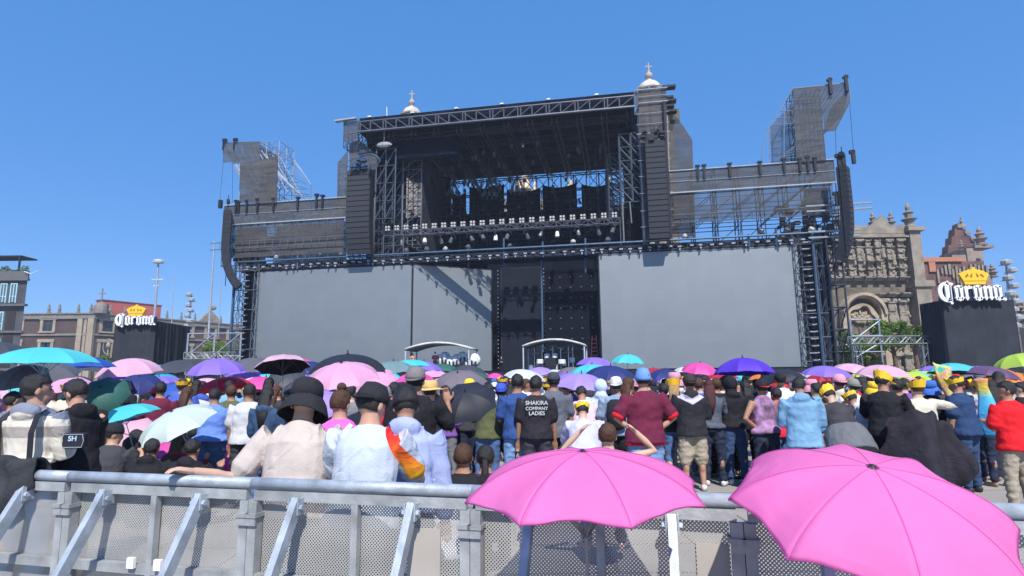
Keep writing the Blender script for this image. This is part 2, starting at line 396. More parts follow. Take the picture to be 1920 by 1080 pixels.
# ---- roof ---------------------------------------------------------
rf = empty('stage_roof', label='big black stage roof with white lattice truss along its front edge', cat='stage roof')
ru0, zt_ = S(672, 221, -1); ru1 = S(1189, 180, -1)[0]; zb_ = S(672, 249, -1)[1]
zt_ = (zt_+S(1187,169,-1)[1])/2; zb_ = (zb_+S(1187,200,-1)[1])/2
zm = zb_+(zt_-zb_)*.66
backn = Sz(1000, 331, zb_)[1]; 
b = SB(); b.box(ru0, -.75, zb_+.1, ru1, -.6, zt_); b.box(ru0, -.6, zt_-.35, ru1, backn, zt_)
b.box(ru0, -.6, zb_+.1, ru0+.15, backn*.9, zt_-.36); b.box(ru1-.15, -.6, zb_+.1, ru1, backn*.9, zt_-.36)
b.build('roof_sheet', blackcloth, rf)
b = SB(); b.box(ru0+.2, -.5, zb_+.25, ru1-.2, backn, zb_+.4); b.build('ceiling', M('black roof lining', (.008,.01,.017), .95, 0, .4, .5), rf)
b = SB()       # sagging side valance at the left, seen dark against the scaffold
p0 = S(672,252,-1); p1 = S(680,277,-1); p2 = S(712,290,-1)
sheet(b, [(p0[0],zb_+.2), (p0[0]+.2,p1[1]), (p2[0],p2[1]), (p2[0]+8,p2[1]-.1), (p2[0]+8,zb_+.2)], 1.0); 
b.build('valance', blackcloth, rf)
b = SB(); L = ru1-ru0; k = 20
b.tube((ru0,-1.1,zb_), (ru1,-1.1,zb_), .13, 6); b.tube((ru0,-1.1,zm), (ru1,-1.1,zm), .09, 6)
for i in range(k+1):
    x = ru0+L*i/k; b.tube((x,-1.1,zb_), (x,-1.1,zm), .07, 5)
    if i % 2 == 0: b.tube((x+.3,-1.1,zb_), (x+.3,-1.1,zm), .07, 5)
    if i < k:
        if i < k/2: b.tube((x,-1.1,zm), (x+L/k,-1.1,zb_), .06, 5)
        else: b.tube((x,-1.1,zb_), (x+L/k,-1.1,zm), .06, 5)
b.build('front_truss', M('bright aluminium', (.105,.115,.145), .5, .3), rf)
b = SB()
for i in range(6):
    x = ru0+1+L*i/6; b.box(x, -.9, zt_, x+.35, -.6, zt_+.12)
each(b, 'ridge_cap', M('white cap', (.8,.8,.8), .5), rf)
b = SB()
for i in range(12):
    x = ru0+1+L*i/11.6; truss(b, (x,-.4,zb_-.35), (x,backn,zb_-.35), .5, .7, 1.5, .05, .03)
for j in range(5):
    y = 1+backn*j/5; truss(b, (ru0+.5,y,zb_-.2), (ru1-.5,y,zb_-.2), .5, .5, 1.6, .05, .03)
b.build('rafter', M('roof girder', (.055,.062,.085), .5, .3), rf)
b = SB(); truss(b, (ru0+2,backn,zb_-1.1), (ru1-1,backn,zb_-1.1), .8, 2.0, 1.6, .07, .045); b.build('rear_truss', M('roof girder', (.055,.062,.085), .5, .3), rf)
b = SB(); rr = random.Random(8)
for i in range(70):        # hoists, chains and cable drops below the roof
    b.mark(); x = rr.uniform(ru0+2, ru1-3); y = rr.uniform(1, backn-1); z = rr.uniform(1, 5.5 if y > 7 else 2.4); b.tube((x,y,zb_-.5), (x,y,zb_-z), .022, 4); b.box(x-.14, y-.1, zb_-z-.45, x+.14, y+.1, zb_-z)
each(b, 'hoist', M('hoist grey', (.06,.065,.08), .5), rf)
# inner scaffold towers ---------------------------------------------
def quadbrace(mb, u0, u1, n, z0, z1, k, m, r, flip=1):
    for i in range(k+1): mb.tube((u0,n,z0+(z1-z0)*i/k), (u1,n,z0+(z1-z0)*i/k), r*.8, 4)
    for j in range(m+1): mb.tube((u0+(u1-u0)*j/m,n,z0), (u0+(u1-u0)*j/m,n,z1), r*1.2, 4)
    for i in range(k):
        for j in range(m):
            a, c = (u0+(u1-u0)*j/m, u0+(u1-u0)*(j+1)/m)
            if flip < 0: a, c = c, a
            mb.tube((a,n,z0+(z1-z0)*i/k), (c,n,z0+(z1-z0)*(i+1)/k), r, 4)
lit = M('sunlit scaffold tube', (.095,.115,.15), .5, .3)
t1 = empty('scaffold_tower', label='open lattice scaffold tower under the left end of the stage roof', cat='scaffold tower', group='scaffold towers of the stage')
a, z1_ = S(706,290,.6); c = S(742,290,.6)[0]; z0_ = S(720,410,.6)[1]
b = SB(); quadbrace(b, a, c, .6, z0_, z1_+.6, 4, 2, .075); quadbrace(b, a, c, 2.6, z0_, z1_+.6, 5, 2, .05)
scaff(b, a, c, .6, 2.6, zt, z0_, 2, 2, 1.6, .05, .9); b.build('frame', lit, t1)
b = SB(); zz0 = z0_
for nn in range(8):
    y = 2.6+nn*1.6; quadbrace(b, c+.1, c+2.2, y, zt+2, z1_+.4, 6, 1, .05)
for k in range(9): b.tube((c+.1,2.6,zt+2+k*1.3), (c+.1,14,zt+2+k*1.3), .04, 4); b.tube((c+2.2,2.6,zt+2+k*1.3), (c+2.2,14,zt+2+k*1.3), .04, 4)
for k in range(60):
    y = random.uniform(2.6,13); z = random.uniform(zt+2,z1_-1); b.tube((c+1.2,y,z), (c+2.2,y+1.5,z+1.2), .035, 4)
b.build('side_bay', M('speckled scaffold', (.21,.23,.26), .5, .3), t1)
b = SB(); b.box(a-2.1, 3.3, zt, c+.2, 3.4, z1_+.6); b.box(c+.2, 11.5, zt, c+2.8, 11.6, zb_-1); each(b, 'drape', blackcloth, t1)
b = SB(); b.box(c+2.3, 2.7, zt+1.5, c+2.34, 13, z1_+.2); b.box(c+.1, 9, zt+1.5, c+2.2, 9.04, z1_); b.build('side_mesh', M('dark scaffold mesh', (.05,.055,.065), .9, 0, .3, .9, alpha=.8), t1)
b = SB(); b.tube((a-.25,.4,zt), (a-.05,.4,S(706,372,.6)[1]), .22, 7); b.build('cable_bundle', M('dusty cable bundle', (.18,.17,.16), .8), t1)
b = SB()
b.ball((a+1.2,-.2,z1_+.7), .9, .3, .35, 8, 5); b.tube((a+1.2,-.3,z1_+.7), (a+1.2,-.3,zt_-1), .05, 5); b.box(a+.9,-.5,z1_+2.6,a+1.5,-.2,z1_+3.0)
b.build('motor', M('grey motor', (.35,.35,.36), .4), t1)
t2 = empty('scaffold_tower', label='open lattice scaffold tower under the right end of the stage roof', cat='scaffold tower', group='scaffold towers of the stage')
a, z1_ = S(1160,252,.6); c = S(1203,252,.6)[0]; z0_ = S(1180,379,.6)[1]
b = SB(); quadbrace(b, a, c, .6, z0_, z1_, 5, 2, .085, -1); quadbrace(b, a, c, 2.4, z0_, z1_, 5, 2, .06, -1)
for nn in range(5): quadbrace(b, a-1.2-nn*.1, a, 3+nn*1.5, z0_-1, z1_-1, 6, 1, .06, -1)
b.build('frame', lit, t2)
b = SB(); b.tube((c+.25,.3,zt), (c+.25,.3,z0_+9), .2, 7); b.tube((a+.1,.3,zt), (a+.1,.3,z0_), .08, 6); b.tube((a+.9,.5,zt+2), (a+.8,.5,z0_), .07, 6); b.build('cable_bundle', M('dusty cable bundle', (.18,.17,.16), .8), t2)
b = SB(); b.box(a+.3, 3, zt, c+.4, 3.2, z0_+10); b.box(a-1.6, 5, zt, a+.4, 5.2, z0_); b.build('drape', blackcloth, t2)
# drapes at the back of the upper opening ----------------------------
nb = 13.5
for i, (x0, x1, yt, yb, lab) in enumerate(((848,874,361,400,'narrow black drape at the left end of the upper stage opening'),
        (880,945,350,400,'black drape behind the hanging chandelier frames in the roof opening'), (950,1013,356,400,'black drape below the stone statues in the roof opening'),
        (1017,1081,347,400,'sagging black drape right of the statues in the roof opening'), (1090,1148,345,400,'black drape at the right end of the upper stage opening'))):
    a, z = S(x0, yt, nb); c = S(x1, yt-1, nb)[0]; zb = S(x0, 402, nb)[1]-1
    pts = [(a,zb), (c,zb)]+[(c+(a-c)*k/8, z-.45*math.sin(math.pi*k/8)+(.3 if i == 1 and k in (2,3) else 0)) for k in range(9)]
    b = SB(); sheet(b, pts, nb, .06); tag(b.build('drape', blackcloth), lab, 'drape', 'black drapes in the upper opening')
b = SB(); a = S(735,440,12)[0]; c = S(1185,440,12)[0]; z = S(960,396,12)[1]; b.box(a, 12, zt-1, c, 12.2, z)
tag(b.build('upper_backdrop', blackcloth), 'long black cloth wall behind the row of stage lamps', 'backdrop')
gr = empty('rear_gantry', label='dark lattice gantry full of lamps behind the row of square lamps', cat='gantry')
b = SB(); scaff(b, a+1.5, c-2, 9.2, 11.2, zt+1, z+1.2, 1.6, 2, 1.1, .035, .6); b.build('frame', M('gantry steel', (.055,.065,.085), .5, .3), gr)
b = SB(); clutter(b, a+1.5, c-2, 9, 11, zt+2, z+1.2, 90, .5); each(b, 'lamp', M('black lamp', (.02,.023,.033), .4), gr)
b = SB()
for (px, py, s_) in ((850,352,1.3),(917,330,2.4),(918,352,1.6),(970,345,1.5),(881,330,1.4)):
    x, zz = S(px, py, 8); b.mark()
    for k in range(9):
        t = k/9*6.283; b.tube((x,8,zz+1.2*s_*.6), (x+math.cos(t)*s_*.55,8+math.sin(t)*s_*.5,zz-.5*s_), .045, 4)
        b.box(x+math.cos(t)*s_*.55-.12, 8+math.sin(t)*s_*.5-.1, zz-.75*s_, x+math.cos(t)*s_*.55+.12, 8+math.sin(t)*s_*.5+.1, zz-.45*s_)
    b.tube((x,8,zz), (x,8,zb_-.4), .035, 4)
each(b, 'hanging_frame', M('lamp frame', (.09,.10,.12), .4, .3), gr)
# light bar ----------------------------------------------------------
lb = empty('light_truss', label='straight lattice truss carrying the long row of square stage lamps', cat='truss')
a, z = S(722,436,1); c, z2 = S(1163,409,1); z = (z+z2)/2
b = SB(); truss(b, (a,1,z-.25), (c,1,z-.25), .55, .5, .8, .05, .03); b.build('lattice', M('truss steel', (.15,.165,.2), .45, .4), lb)
b = SB(); scaff(b, a, a+2.2, .6, 2, zt, z-.5, 1.1, 1.3, 1.2, .04, .7); b.tube((c,1,zt), (c,1,z), .09, 6); b.build('leg', M('dim scaffold', (.16,.18,.21), .5, .3), lb)
zl = z
bl = MB(); bl.box(-.25,0,0,-.055,.2,.195); bl.box(.055,0,0,.25,.2,.195); bl.box(-.25,0,.305,-.055,.2,.5); bl.box(.055,0,.305,.25,.2,.5)
bh = MB(); bh.box(-.29,.21,-.05,.29,.35,.53); bh.bar((-.32,.15,-.1),(-.32,.15,.3),.04,.04,(0,1,0)); bh.bar((.32,.15,-.1),(.32,.15,.3),.04,.04,(0,1,0))
mlens = M('pale lamp reflector', (.50,.49,.47), .35); lensme = None
def W(u, n, z): return SM @ Vector((u, n, z))
rzS = math.atan2(U.y, U.x)
names24 = 24
for i in range(24):
    p = W(a+.35+(c-a-.9)*i/23, .75, zl+.12)
    rt = empty('blinder_lamp', p, rzS+random.uniform(-.1,.1), 'square four cell stage lamp standing on the long light truss', 'stage lamp', 'square lamps in a row on the light truss')
    rt.scale = (.95,.95,.95)
    if i == 0:
        o1 = bl.build('reflector', mlens, rt); o2 = bh.build('housing', black2, rt)
    else:
        for o in (o1, o2):
            q = o.copy(); col.objects.link(q); q.parent = rt
mh = MB(); mh.box(-.2,-.2,-.2,.2,.2,0); 
mh2 = MB(); mh2.bar((-.24,0,-.15),(-.24,0,-.6),.06,.12,(0,1,0)); mh2.bar((.24,0,-.15),(.24,0,-.6),.06,.12,(0,1,0))
mh3 = MB(); mh3.lathe((0,0,-.75), [(.12,-.3),(.21,-.28),(.2,0),(.15,.25),(.06,.32)], 10)
px_l = (752,785,797,824,850,879,902,930,955,985,1018,1045,1082,1118,1152)
mhs = []
for i, px in enumerate(px_l):
    u = S(px, 425, .9)[0]
    white = px in (797,930,1045)
    lab = {797:'small white lamp tilted under the left part of the light truss', 930:'bright white lamp hanging under the middle of the light truss', 1045:'bright white lamp slanting under the right part of the light truss'}.get(px, 'dark moving head lamp hanging under the long light truss')
    rt = empty('moving_head_lamp', W(u, .9, zl-.55), random.uniform(0,3), lab, 'stage lamp', 'moving head lamps under the light truss')
    m_ = M('white lamp shell', (.8,.8,.8), .4) if white else M('grey lamp shell', (.10,.105,.12), .35)
    if i < 1: mhs = [mh.build('base', black2, rt), mh2.build('yoke', black2, rt)]
    else:
        for o in mhs: q = o.copy(); col.objects.link(q); q.parent = rt
    h = mh3.build('head', m_, rt); h.rotation_euler = (random.uniform(-.5,.5), random.uniform(-.4,.4), 0)
# lamps and gear standing on the fascia truss
fg = MB(SM); rr = random.Random(21)
for i, px in enumerate((520,560,600,640,765,800,840,880,960,1075,1140,1225,1290,1430,1475,1520)):
    u = S(px, 470, .3)[0]
    rt = empty('floor_lamp', W(u, .3, zt+.12), rr.uniform(0,3), 'low dark stage lamp standing on the blue pipe of the fascia truss', 'stage lamp', 'small lamps standing on the fascia truss')
    q = MB(); q.box(-.28,-.2,0,.28,.2,.16); q.build('base', black2, rt)
    q = MB(); q.lathe((0,0,.35), [(.1,-.16),(.24,-.14),(.26,.12),(.2,.2)], 9); q.build('head', M('pale lamp body', (.42,.41,.40), .5) if i % 3 == 0 else M('grey lamp shell', (.10,.105,.12), .35), rt).rotation_euler = (rr.uniform(-1,1), 0, 0)
# ---- line arrays ----------------------------------------------------
cab = M('line array cabinet', (.028,.031,.04), .6, 0, .15, 2, spec=.15); grille = M('speaker grille', (.045,.048,.058), .7, 0, .1, 20, .4, 50, spec=.1)
def line_array(px, ytop, ybot, n, wpx, curve, label, count=16, yaw=0.0):
    u, z1 = S(px, ytop, n); z0 = S(px, ybot, n)[1]; wd = abs(S(px+wpx/2, ytop, n)[0]-S(px-wpx/2, ytop, n)[0])
    rt = empty('line_array', W(u, n, z1), rzS+yaw, label, 'loudspeaker array', 'hanging loudspeaker arrays')
    h = (z1-z0)/count; ang = 0; y = 0.; z = 0.
    for i in range(count):
        t = i/(count-1); ang = curve*max(0, (t-.35)/.65)**1.6
        Mx = Matrix.Translation((0,y,z)) @ Matrix.Rotation(ang, 4, 'X')
        q = MB(Mx); q.box(-wd/2,-.02,-h+.025,wd/2,.75,0); o = q.build('cabinet', cab, rt)
        q = MB(Mx); q.box(-wd/2+.05,-.07,-h+.05,wd/2-.05,-.023,-.03); q.build('grille', grille, o)
        z -= h*math.cos(ang); y += h*math.sin(ang)*1
    q = MB(); q.box(-wd*.45,.1,.02,wd*.45,.2,.18); q.box(-wd*.45,.5,.02,wd*.45,.6,.18); q.tube((0,.3,.1),(0,.3,1.0),.05,5); q.box(-.35,.15,1.0,.35,.45,1.35); q.tube((0,.3,1.3),(0,.3,1.9),.04,5)
    q.build('flying_frame', dark, rt)
    q = MB(); q.tube((-wd/2-.1,.4,0),(-wd/2-.1,.5,z*.95),.04,4); q.build('cable', dark, rt)
    return rt
line_array(673, 319, 476, -1.6, 44, .28, 'tall dark loudspeaker array hanging left of the stage opening', 16)
line_array(1228, 266, 447, -1.7, 38, .1, 'tall dark loudspeaker array hanging right of the stage opening', 18)
line_array(421, 397, 548, -1.5, 22, .75, 'curved loudspeaker array hanging at the far left end of the stage', 18, -1.0)
line_array(1588, 312, 492, -2.5, 24, .45, 'curved loudspeaker array hanging at the far right end in front of the church', 18, .95)
# ---- mesh clad towers and wings --------------------------------------
def wing(label, pts_band, z_rail, under, boxpx, cnt_px, n=0., seed=2, m_band=gauze):
    rt = empty('scaffold_wing', label=label, cat='scaffold', group='mesh covered scaffold wings')
    (xa, ya), (xb, yb), ybot = pts_band
    a, za = S(xa, ya, n); c, zc_ = S(xb, yb, n); z1 = (za+zc_)/2; z0 = S(xa, ybot, n)[1]
    rr = random.Random(seed)
    k = 24; pts = [(a,z0)]+[(a+(c-a)*i/k, z0+rr.uniform(-.05,.05)) for i in range(1,k)]+[(c,z0)]+[(c+(a-c)*i/k, z1+rr.uniform(-.04,.04)) for i in range(k+1)]
    b = SB(); sheet(b, pts, n-.05, .02); b.build('mesh_cover', m_band, rt)
    b = SB(); b.tube((a,n-.12,z1), (c,n-.12,z1), .06, 5); b.tube((a,n-.12,z0), (c,n-.12,z0), .075, 5); b.tube((a,n-.09,(z1+z0)/2), (c,n-.09,(z1+z0)/2), .03, 4); b.build('rail', M('pale rail', (.5,.52,.55), .4, .3), rt)
    b = SB(); scaff(b, a, c, n+.1, n+3.3, zt-.3, z1-.1, 2.0, 1.6, 1.55, .05, .65, rr); 
    b.build('frame', M('scaffold steel', (.075,.095,.13), .5, .3), rt)
    b = SB(); zz = zt+(z0-zt)*.28
    for h in (0, .75): b.tube((a-1.2,n-.3,zz+h+.3), (c+(.5 if seed == 3 else 0),n-.3,zz+h+.3), .05, 5)
    for h in range(int((c-a)/.9)): b.tube((a+h*.9,n-.3,zz+.3), (a+h*.9,n-.3,zz+1.05), .03, 4)
    b.build('catwalk', M('truss steel', (.15,.165,.2), .45, .4), rt)
    b = SB()
    for px in cnt_px:          # dark clamps standing up along the top rail
        b.mark(); x = S(px, ya, n)[0]; h = rr.uniform(.5,1.0); b.box(x-.1,n-.3,z1-1.0,x+.1,n-.1,z1+h*.5); b.box(x-.22,n-.35,z1+h*.3,x+.2,n,z1+h*.55)
    each(b, 'clamp', dark, rt)
    b = SB(); sheet(b, [(a+.3,zt+(1.6 if seed == 3 else .5)),(c-.3,zt+(1.6 if seed == 3 else .5)),(c-.3,z0),(a+.3,z0)], n-.02, .02); b.build('lower_mesh', gauze3 if seed == 3 else gauze2, rt)
    return rt, a, c, z0, z1
wl_, la, lc, lz0, lz1 = wing('left scaffold wing with grey mesh band above the left screen', ((421,385),(652,371),423), 0, 0, 0, (445,450,465,485,515,560,595,606), 0., 2)
wr_, ra, rc, rz0, rz1 = wing('right scaffold wing with grey mesh band above the right screen', ((1254,321),(1563,300),363), 0, 0, 0, (1308,1320,1368,1425,1470,1500,1515,1528), 0., 3)
# wall like mesh pieces of the left and right wing
b = SB(); a = S(443,440,1.2)[0]; c = S(500,440,1.2)[0]; b.box(a,1.2,zt,c,1.25,lz0); b.box(c+.5,2.2,zt,c+9,2.25,lz0+.2); b.build('inner_mesh', gauze, wl_)
b = SB(); a = S(1510,400,1.0)[0]; c = S(1556,400,1.0)[0]; b.box(a,1.0,zt+2,c,1.05,rz0-.05); b.build('inner_mesh', gauze, wr_)
b = SB(); clutter(b, a-2.5, c+.3, .2, 2, zt+.2, zt+3, 50, .7); each(b, 'stored_gear', M('dark gear', (.05,.045,.045), .6), wr_)
b = SB(); clutter(b, la+.8, la+5, .5, 2.6, zt+.2, zt+3, 60, .7); each(b, 'stored_gear', M('dark gear', (.05,.045,.045), .6), wl_)
def mesh_tower(label, polys, fr, extra=None, n=.3):
    rt = empty('mesh_tower', label=label, cat='scaffold tower', group='mesh covered scaffold towers')
    for (pts, m, nn) in polys:
        b = SB(); sheet(b, [S(x, y, nn) for x, y in pts][::-1], nn, .03); b.build('mesh_cover', m, rt)
    return rt
# right centre tower
rc_t = mesh_tower('tall grey mesh covered tower between the stage roof and right wing', [
    ([(1196,166),(1249,163),(1257,445),(1208,447)], gauze, -.6),
    ([(1252,214),(1264,214),(1281,236),(1298,262),(1300,320),(1256,322)], gauze, .6),
    ([(1257,363),(1302,361),(1302,442),(1258,445)], gauze, .6)], None)
b = SB(); a = S(1197,200,0)[0]; c = S(1250,200,0)[0]; ztp = S(1220,164,0)[1]
scaff(b, a, c-.4, -.3, 2.8, zt, ztp, 1.4, 1.6, 1.6, .055, .7)
for yy in (167,180,192,212,232,250,272,300,330,362,395,425): z = S(1220,yy,-.7)[1]; b.tube((a-.3,-.75,z),(c+.1,-.75,z),.07 if yy in (167,192,250) else .03,5)
b.build('frame', steel2, rc_t)
b = SB(); 
for k, yy in enumerate((166,186,192,202,212)): z = S(1250,yy,0)[1]; b.box(c-.4,-.6,z-.12,c+.9-.25*(k % 2),.2,z+.08)
each(b, 'platform', dark, rc_t)
b = SB(); x = S(1250,300,-.8)[0]; b.tube((x,-.8,S(1255,445,-.8)[1]),(x,-.8,ztp-2),.16,6); b.build('black_pole', dark, rc_t)
b = SB(); xx, zz = S(1222,257,-1.5); clutter(b, xx-1.0, xx+1.0, -1.9, -1.2, zz-.5, zz+.7, 26, .5); b.box(xx-1.3,-1.6,zz-.1,xx+1.3,-1.3,zz+.1); b.build('winch', dark, rc_t)
b = SB(); xx, zz = S(1265,225,3); b.box(xx-.4,3,zz,xx+.5,4,zz+1.2); b.tube((xx,3.3,zz+1),(xx,3.3,zz+2.2),.12,5); b.build('plinth', stone_d, rc_t)
# left centre tower
lc_t = mesh_tower('grey mesh covered tower with a boxy top left of the stage roof', [
    ([(644,229),(673,226),(673,264),(644,267)], gauze2, -.3),
    ([(633,305),(652,282),(652,372),(632,372)], gauze2, .2),
    ([(655,268),(674,263),(706,290),(704,318),(655,320)], gauze, .4),
    ([(654,372),(700,370),(702,472),(690,474),(654,478)], gauze, .5)], None)
b = SB(); a = S(655,300,0)[0]; c = S(700,300,0)[0]; z = S(660,268,0)[1]; scaff(b, a, c, .6, 3.2, zt, z, 1.6, 1.3, 1.6, .05, .7)
a2 = S(645,240,0)[0]; c2 = S(672,240,0)[0]; z2 = S(650,229,0)[1]; scaff(b, a2, c2, .0, 2, z-.4, z2, 1.5, 1.3, 1.4, .05, .7)
a3 = S(633,300,0)[0]; scaff(b, a3, a, .4, 2, zt+5, S(640,300,0)[1], 1.1, 1.3, 1.6, .045, .6)
b.build('frame', M('scaffold steel', (.075,.095,.13), .5, .3), lc_t)
b = SB(); z = S(650,226,-.4)[1]; b.bar((a2-.8,-.45,z),(c2,-.45,z+.1),.5,.16); b.build('lid', steel2, lc_t)
b = SB(); xx, zz = S(690,300,-2)
for k in range(13):
    t = k/12*math.pi; p = (xx+1.3*math.cos(t), -2, zz-.3+.9*math.sin(t)); q_ = (xx+1.3*math.cos(t+.26), -2, zz-.3+.9*math.sin(t+.26))
    if k < 12: b.tube(p, q_, .09, 5)
clutter(b, xx-1.9, xx+.3, -2.3, -1.7, zz-.9, zz+.1, 22, .45); b.build('winch', M('blue winch', (.04,.08,.17), .5), lc_t)
# outer left tower with cantilever
ol = empty('scaffold_tower', label='tall scaffold tower with cantilevered mesh top at the far left of the stage', cat='scaffold tower', group='scaffold towers of the stage')
def P3(px, py, n): u, z = S(px, py, n); return (u, n, z)
for pts, m, nn in (([(450,303),(487,300),(520,292),(518,380),(449,380)], gauze, -.3), ([(418,268),(452,268),(487,266),(487,300),(450,302),(418,305)], gauze2, -.2),
                   ([(487,270),(520,292),(522,300),(519,378),(487,378)], gauze2, 2.5)):
    b = SB(); sheet(b, [S(x, y, nn) for x, y in pts][::-1], nn, .03); b.build('mesh_cover', m, ol)
b = SB(); 
a = S(450,340,1.5)[0]; c = S(520,340,1.5)[0]; z = S(487,268,1.5)[1]; z3 = lz1
scaff(b, a, c, 1.5, 4.5, z3, z, 1.7, 1.5, 1.7, .05, .8)
b.build('frame', steel2, ol)
b = SB()
for nn in (0., 2., 4.):       # big raking braces sloping down to the right
    b.tube(P3(418,268,nn), P3(487,266,nn), .08, 5); b.tube(P3(487,266,nn), P3(552,300,nn), .05, 5); b.tube(P3(552,300,nn), P3(583,346,nn), .05, 5); b.tube(P3(583,346,nn), P3(583,373,nn), .05, 5)
    b.tube(P3(552,300,nn), P3(552,372,nn), .045, 5); b.tube(P3(520,284,nn), P3(520,375,nn), .045, 5)
    for k in range(9):
        b.tube(P3(420+k*13,270+(k*3),nn), P3(455+k*14,330+k*5,nn), .045, 4)
        b.tube(P3(490+k*7,282+k*9,nn), P3(528+k*6,335+k*5,nn), .04, 4)
    for k in range(7): b.tube(P3(487,285+k*13,nn), P3(520+k*10,290+k*13,nn), .035, 4)
for k in range(16): b.tube(P3(487+k*5.5,272+k*6.5,0), P3(487+k*5.5,268+k*6.5,4), .035, 4)
for k in range(10): b.tube(P3(418+k*3.2,271+k*6.5,0), P3(450+k*5,300+k*8,0), .05, 4)
for k in range(5): b.tube(P3(552,305+k*14,0), P3(568+k*3,325+k*10,0), .035, 4)
b.build('brace', M('brace tube', (.16,.185,.23), .4, .4), ol)
b = SB(); 
for px, py in ((420,266),(440,265)): b.mark(); x, y, z = P3(px, py, -.3); b.box(x-.1,-.5,z,x+.35,-.2,z+.3); b.tube((x,-.4,z-1),(x,-.4,z+.1),.08,5)
b.mark(); b.tube(P3(419,300,-.3), P3(412,378,-1.2), .02, 4); b.mark(); b.tube(P3(436,305,-.3), P3(436,380,-.3), .02, 4)
b.mark(); x, y, z = P3(413,382,-1.2); b.box(x-.15,y-.15,z-.5,x+.2,y+.15,z+.4)
each(b, 'pulley', dark, ol)
# outer right tower with cantilever
orr = empty('scaffold_tower', label='tall scaffold tower with cantilevered mesh top at the far right of the stage', cat='scaffold tower', group='scaffold towers of the stage')
for pts, m, nn in (([(1487,166),(1591,156),(1594,190),(1566,245),(1547,247),(1541,206),(1488,207)], gauze2, -.2),
                   ([(1487,190),(1488,207),(1494,303),(1446,306),(1444,238),(1468,212)], gauze3, 2.2),
                   ([(1488,207),(1541,206),(1549,300),(1494,303)], gauze, -.25)):
    b = SB(); sheet(b, [S(x, y, nn) for x, y in pts][::-1], nn, .03); b.build('mesh_cover', m, orr)
b = SB(); a = S(1494,250,1.5)[0]; c = S(1543,250,1.5)[0]; z = S(1510,166,1.5)[1]
scaff(b, a, c, 1.5, 4, rz1, z, 1.5, 1.3, 1.5, .05, .8); b.build('frame', M('scaffold steel', (.075,.095,.13), .5, .3), orr)
b = SB()
for nn in (0., 2., 4.):
    b.tube(P3(1487,166,nn), P3(1591,155,nn), .075, 5); b.tube(P3(1487,166,nn), P3(1443,238,nn), .05, 5); b.tube(P3(1443,238,nn), P3(1430,270,nn), .05, 5); b.tube(P3(1430,270,nn), P3(1428,306,nn), .045, 5)
    b.tube(P3(1443,238,nn), P3(1443,305,nn), .045, 5); b.tube(P3(1470,200,nn), P3(1470,304,nn), .045, 5); b.tube(P3(1591,155,nn), P3(1594,190,nn), .05, 5)
    for k in range(11): b.tube(P3(1592-k*1.0,166+k*4.5,nn), P3(1556-k*1.5,205+k*5,nn), .05, 4)
    for k in range(8): b.tube(P3(1585-k*9,158+k*1,nn), P3(1541-k*8,215+k*8,nn), .04, 4)
    for k in range(8): b.tube(P3(1541-k*1,222+k*10,nn), P3(1494-k*5,270+k*4,nn), .035, 4)
    b.tube(P3(1594,190,nn), P3(1566,245,nn), .06, 5)
for k in range(6): b.tube(P3(1487-k*8,170+k*13,0), P3(1541,168+k*12,0), .04, 4)
b.build('brace', M('brace tube', (.27,.31,.37), .4, .4), orr)
b = SB()
for px, py in ((1556,158),(1586,153)): b.mark(); x, y, z = P3(px, py, -.3); b.box(x-.12,-.5,z-1.0,x+.12,-.2,z+.6); b.box(x-.25,-.5,z+.3,x+.2,-.2,z+.5)
b.mark(); b.tube(P3(1593,190,-.3), P3(1600,285,-2.2), .02, 4); b.mark(); b.tube(P3(1566,245,-.3), P3(1568,295,-.3), .02, 4)
for px, py in ((1600,290),(1573,297),(1582,300),(1569,368)): b.mark(); x, y, z = P3(px, py, -2.2); b.box(x-.15,y-.15,z-.8,x+.12,y+.15,z+.4); b.box(x-.3,y-.15,z+.1,x+.1,y+.15,z+.4)
b.tube(P3(1578,300,-2.), P3(1578,400,-2.), .06, 5)
each(b, 'pulley', dark, orr)
b = SB(); a = S(1516,442,-.6)[0]; 
for yy in (403,414): z = S(1560,yy+30,-.6)[1]; b.tube((a,-.6,z),(a+4.2,-.6,z),.1,5)
for yy in (384,394): z = S(1560,yy,-.6)[1]; b.tube((a,-.6,z),(a+5.4,-.6,z),.09,5)
each(b, 'outrigger', steel2, orr)
# stage covers with instruments -----------------------------------------
def arch_cover(pxl, pxr, ytop, yeave, Yn, label):
    a = S(pxl, yeave, Yn)[0]; c = S(pxr, yeave, Yn)[0]; ze = S(pxl, yeave, Yn)[1]; zc_ = S((pxl+pxr)/2, ytop, Yn)[1]
    rt = empty('arched_cover', label=label, cat='stage canopy', group='arched canopies on the stage')
    k = 14; top = []; bot = []
    for i in range(k+1):
        t = i/k; x = a+(c-a)*t; zz = ze+(zc_-ze)*(1-(2*t-1)**2); top.append((x,zz+.12)); bot.append((x,zz-.06))
    b = SB(); b.prism(bot+top[::-1], Yn, Yn+3.2); b.build('cover', M('pale canvas', (.55,.54,.51), .7), rt, True)
    for x in (a+.08, c-.08):
        for y in (Yn+.1, Yn+3): b = SB(); b.tube((x,y,DECK), (x,y,ze+.1), .07, 6); b.build('post', M('pale post', (.45,.5,.58), .5), rt)
    return a, c, ze
a, c, ze = arch_cover(979, 1097, 637, 650, -3.5, 'pale arched canopy on posts over the drum kit')
a_, c_, ze_ = arch_cover(758, 880, 643, 656, -6, 'pale arched canopy over covered gear before the angled screen')
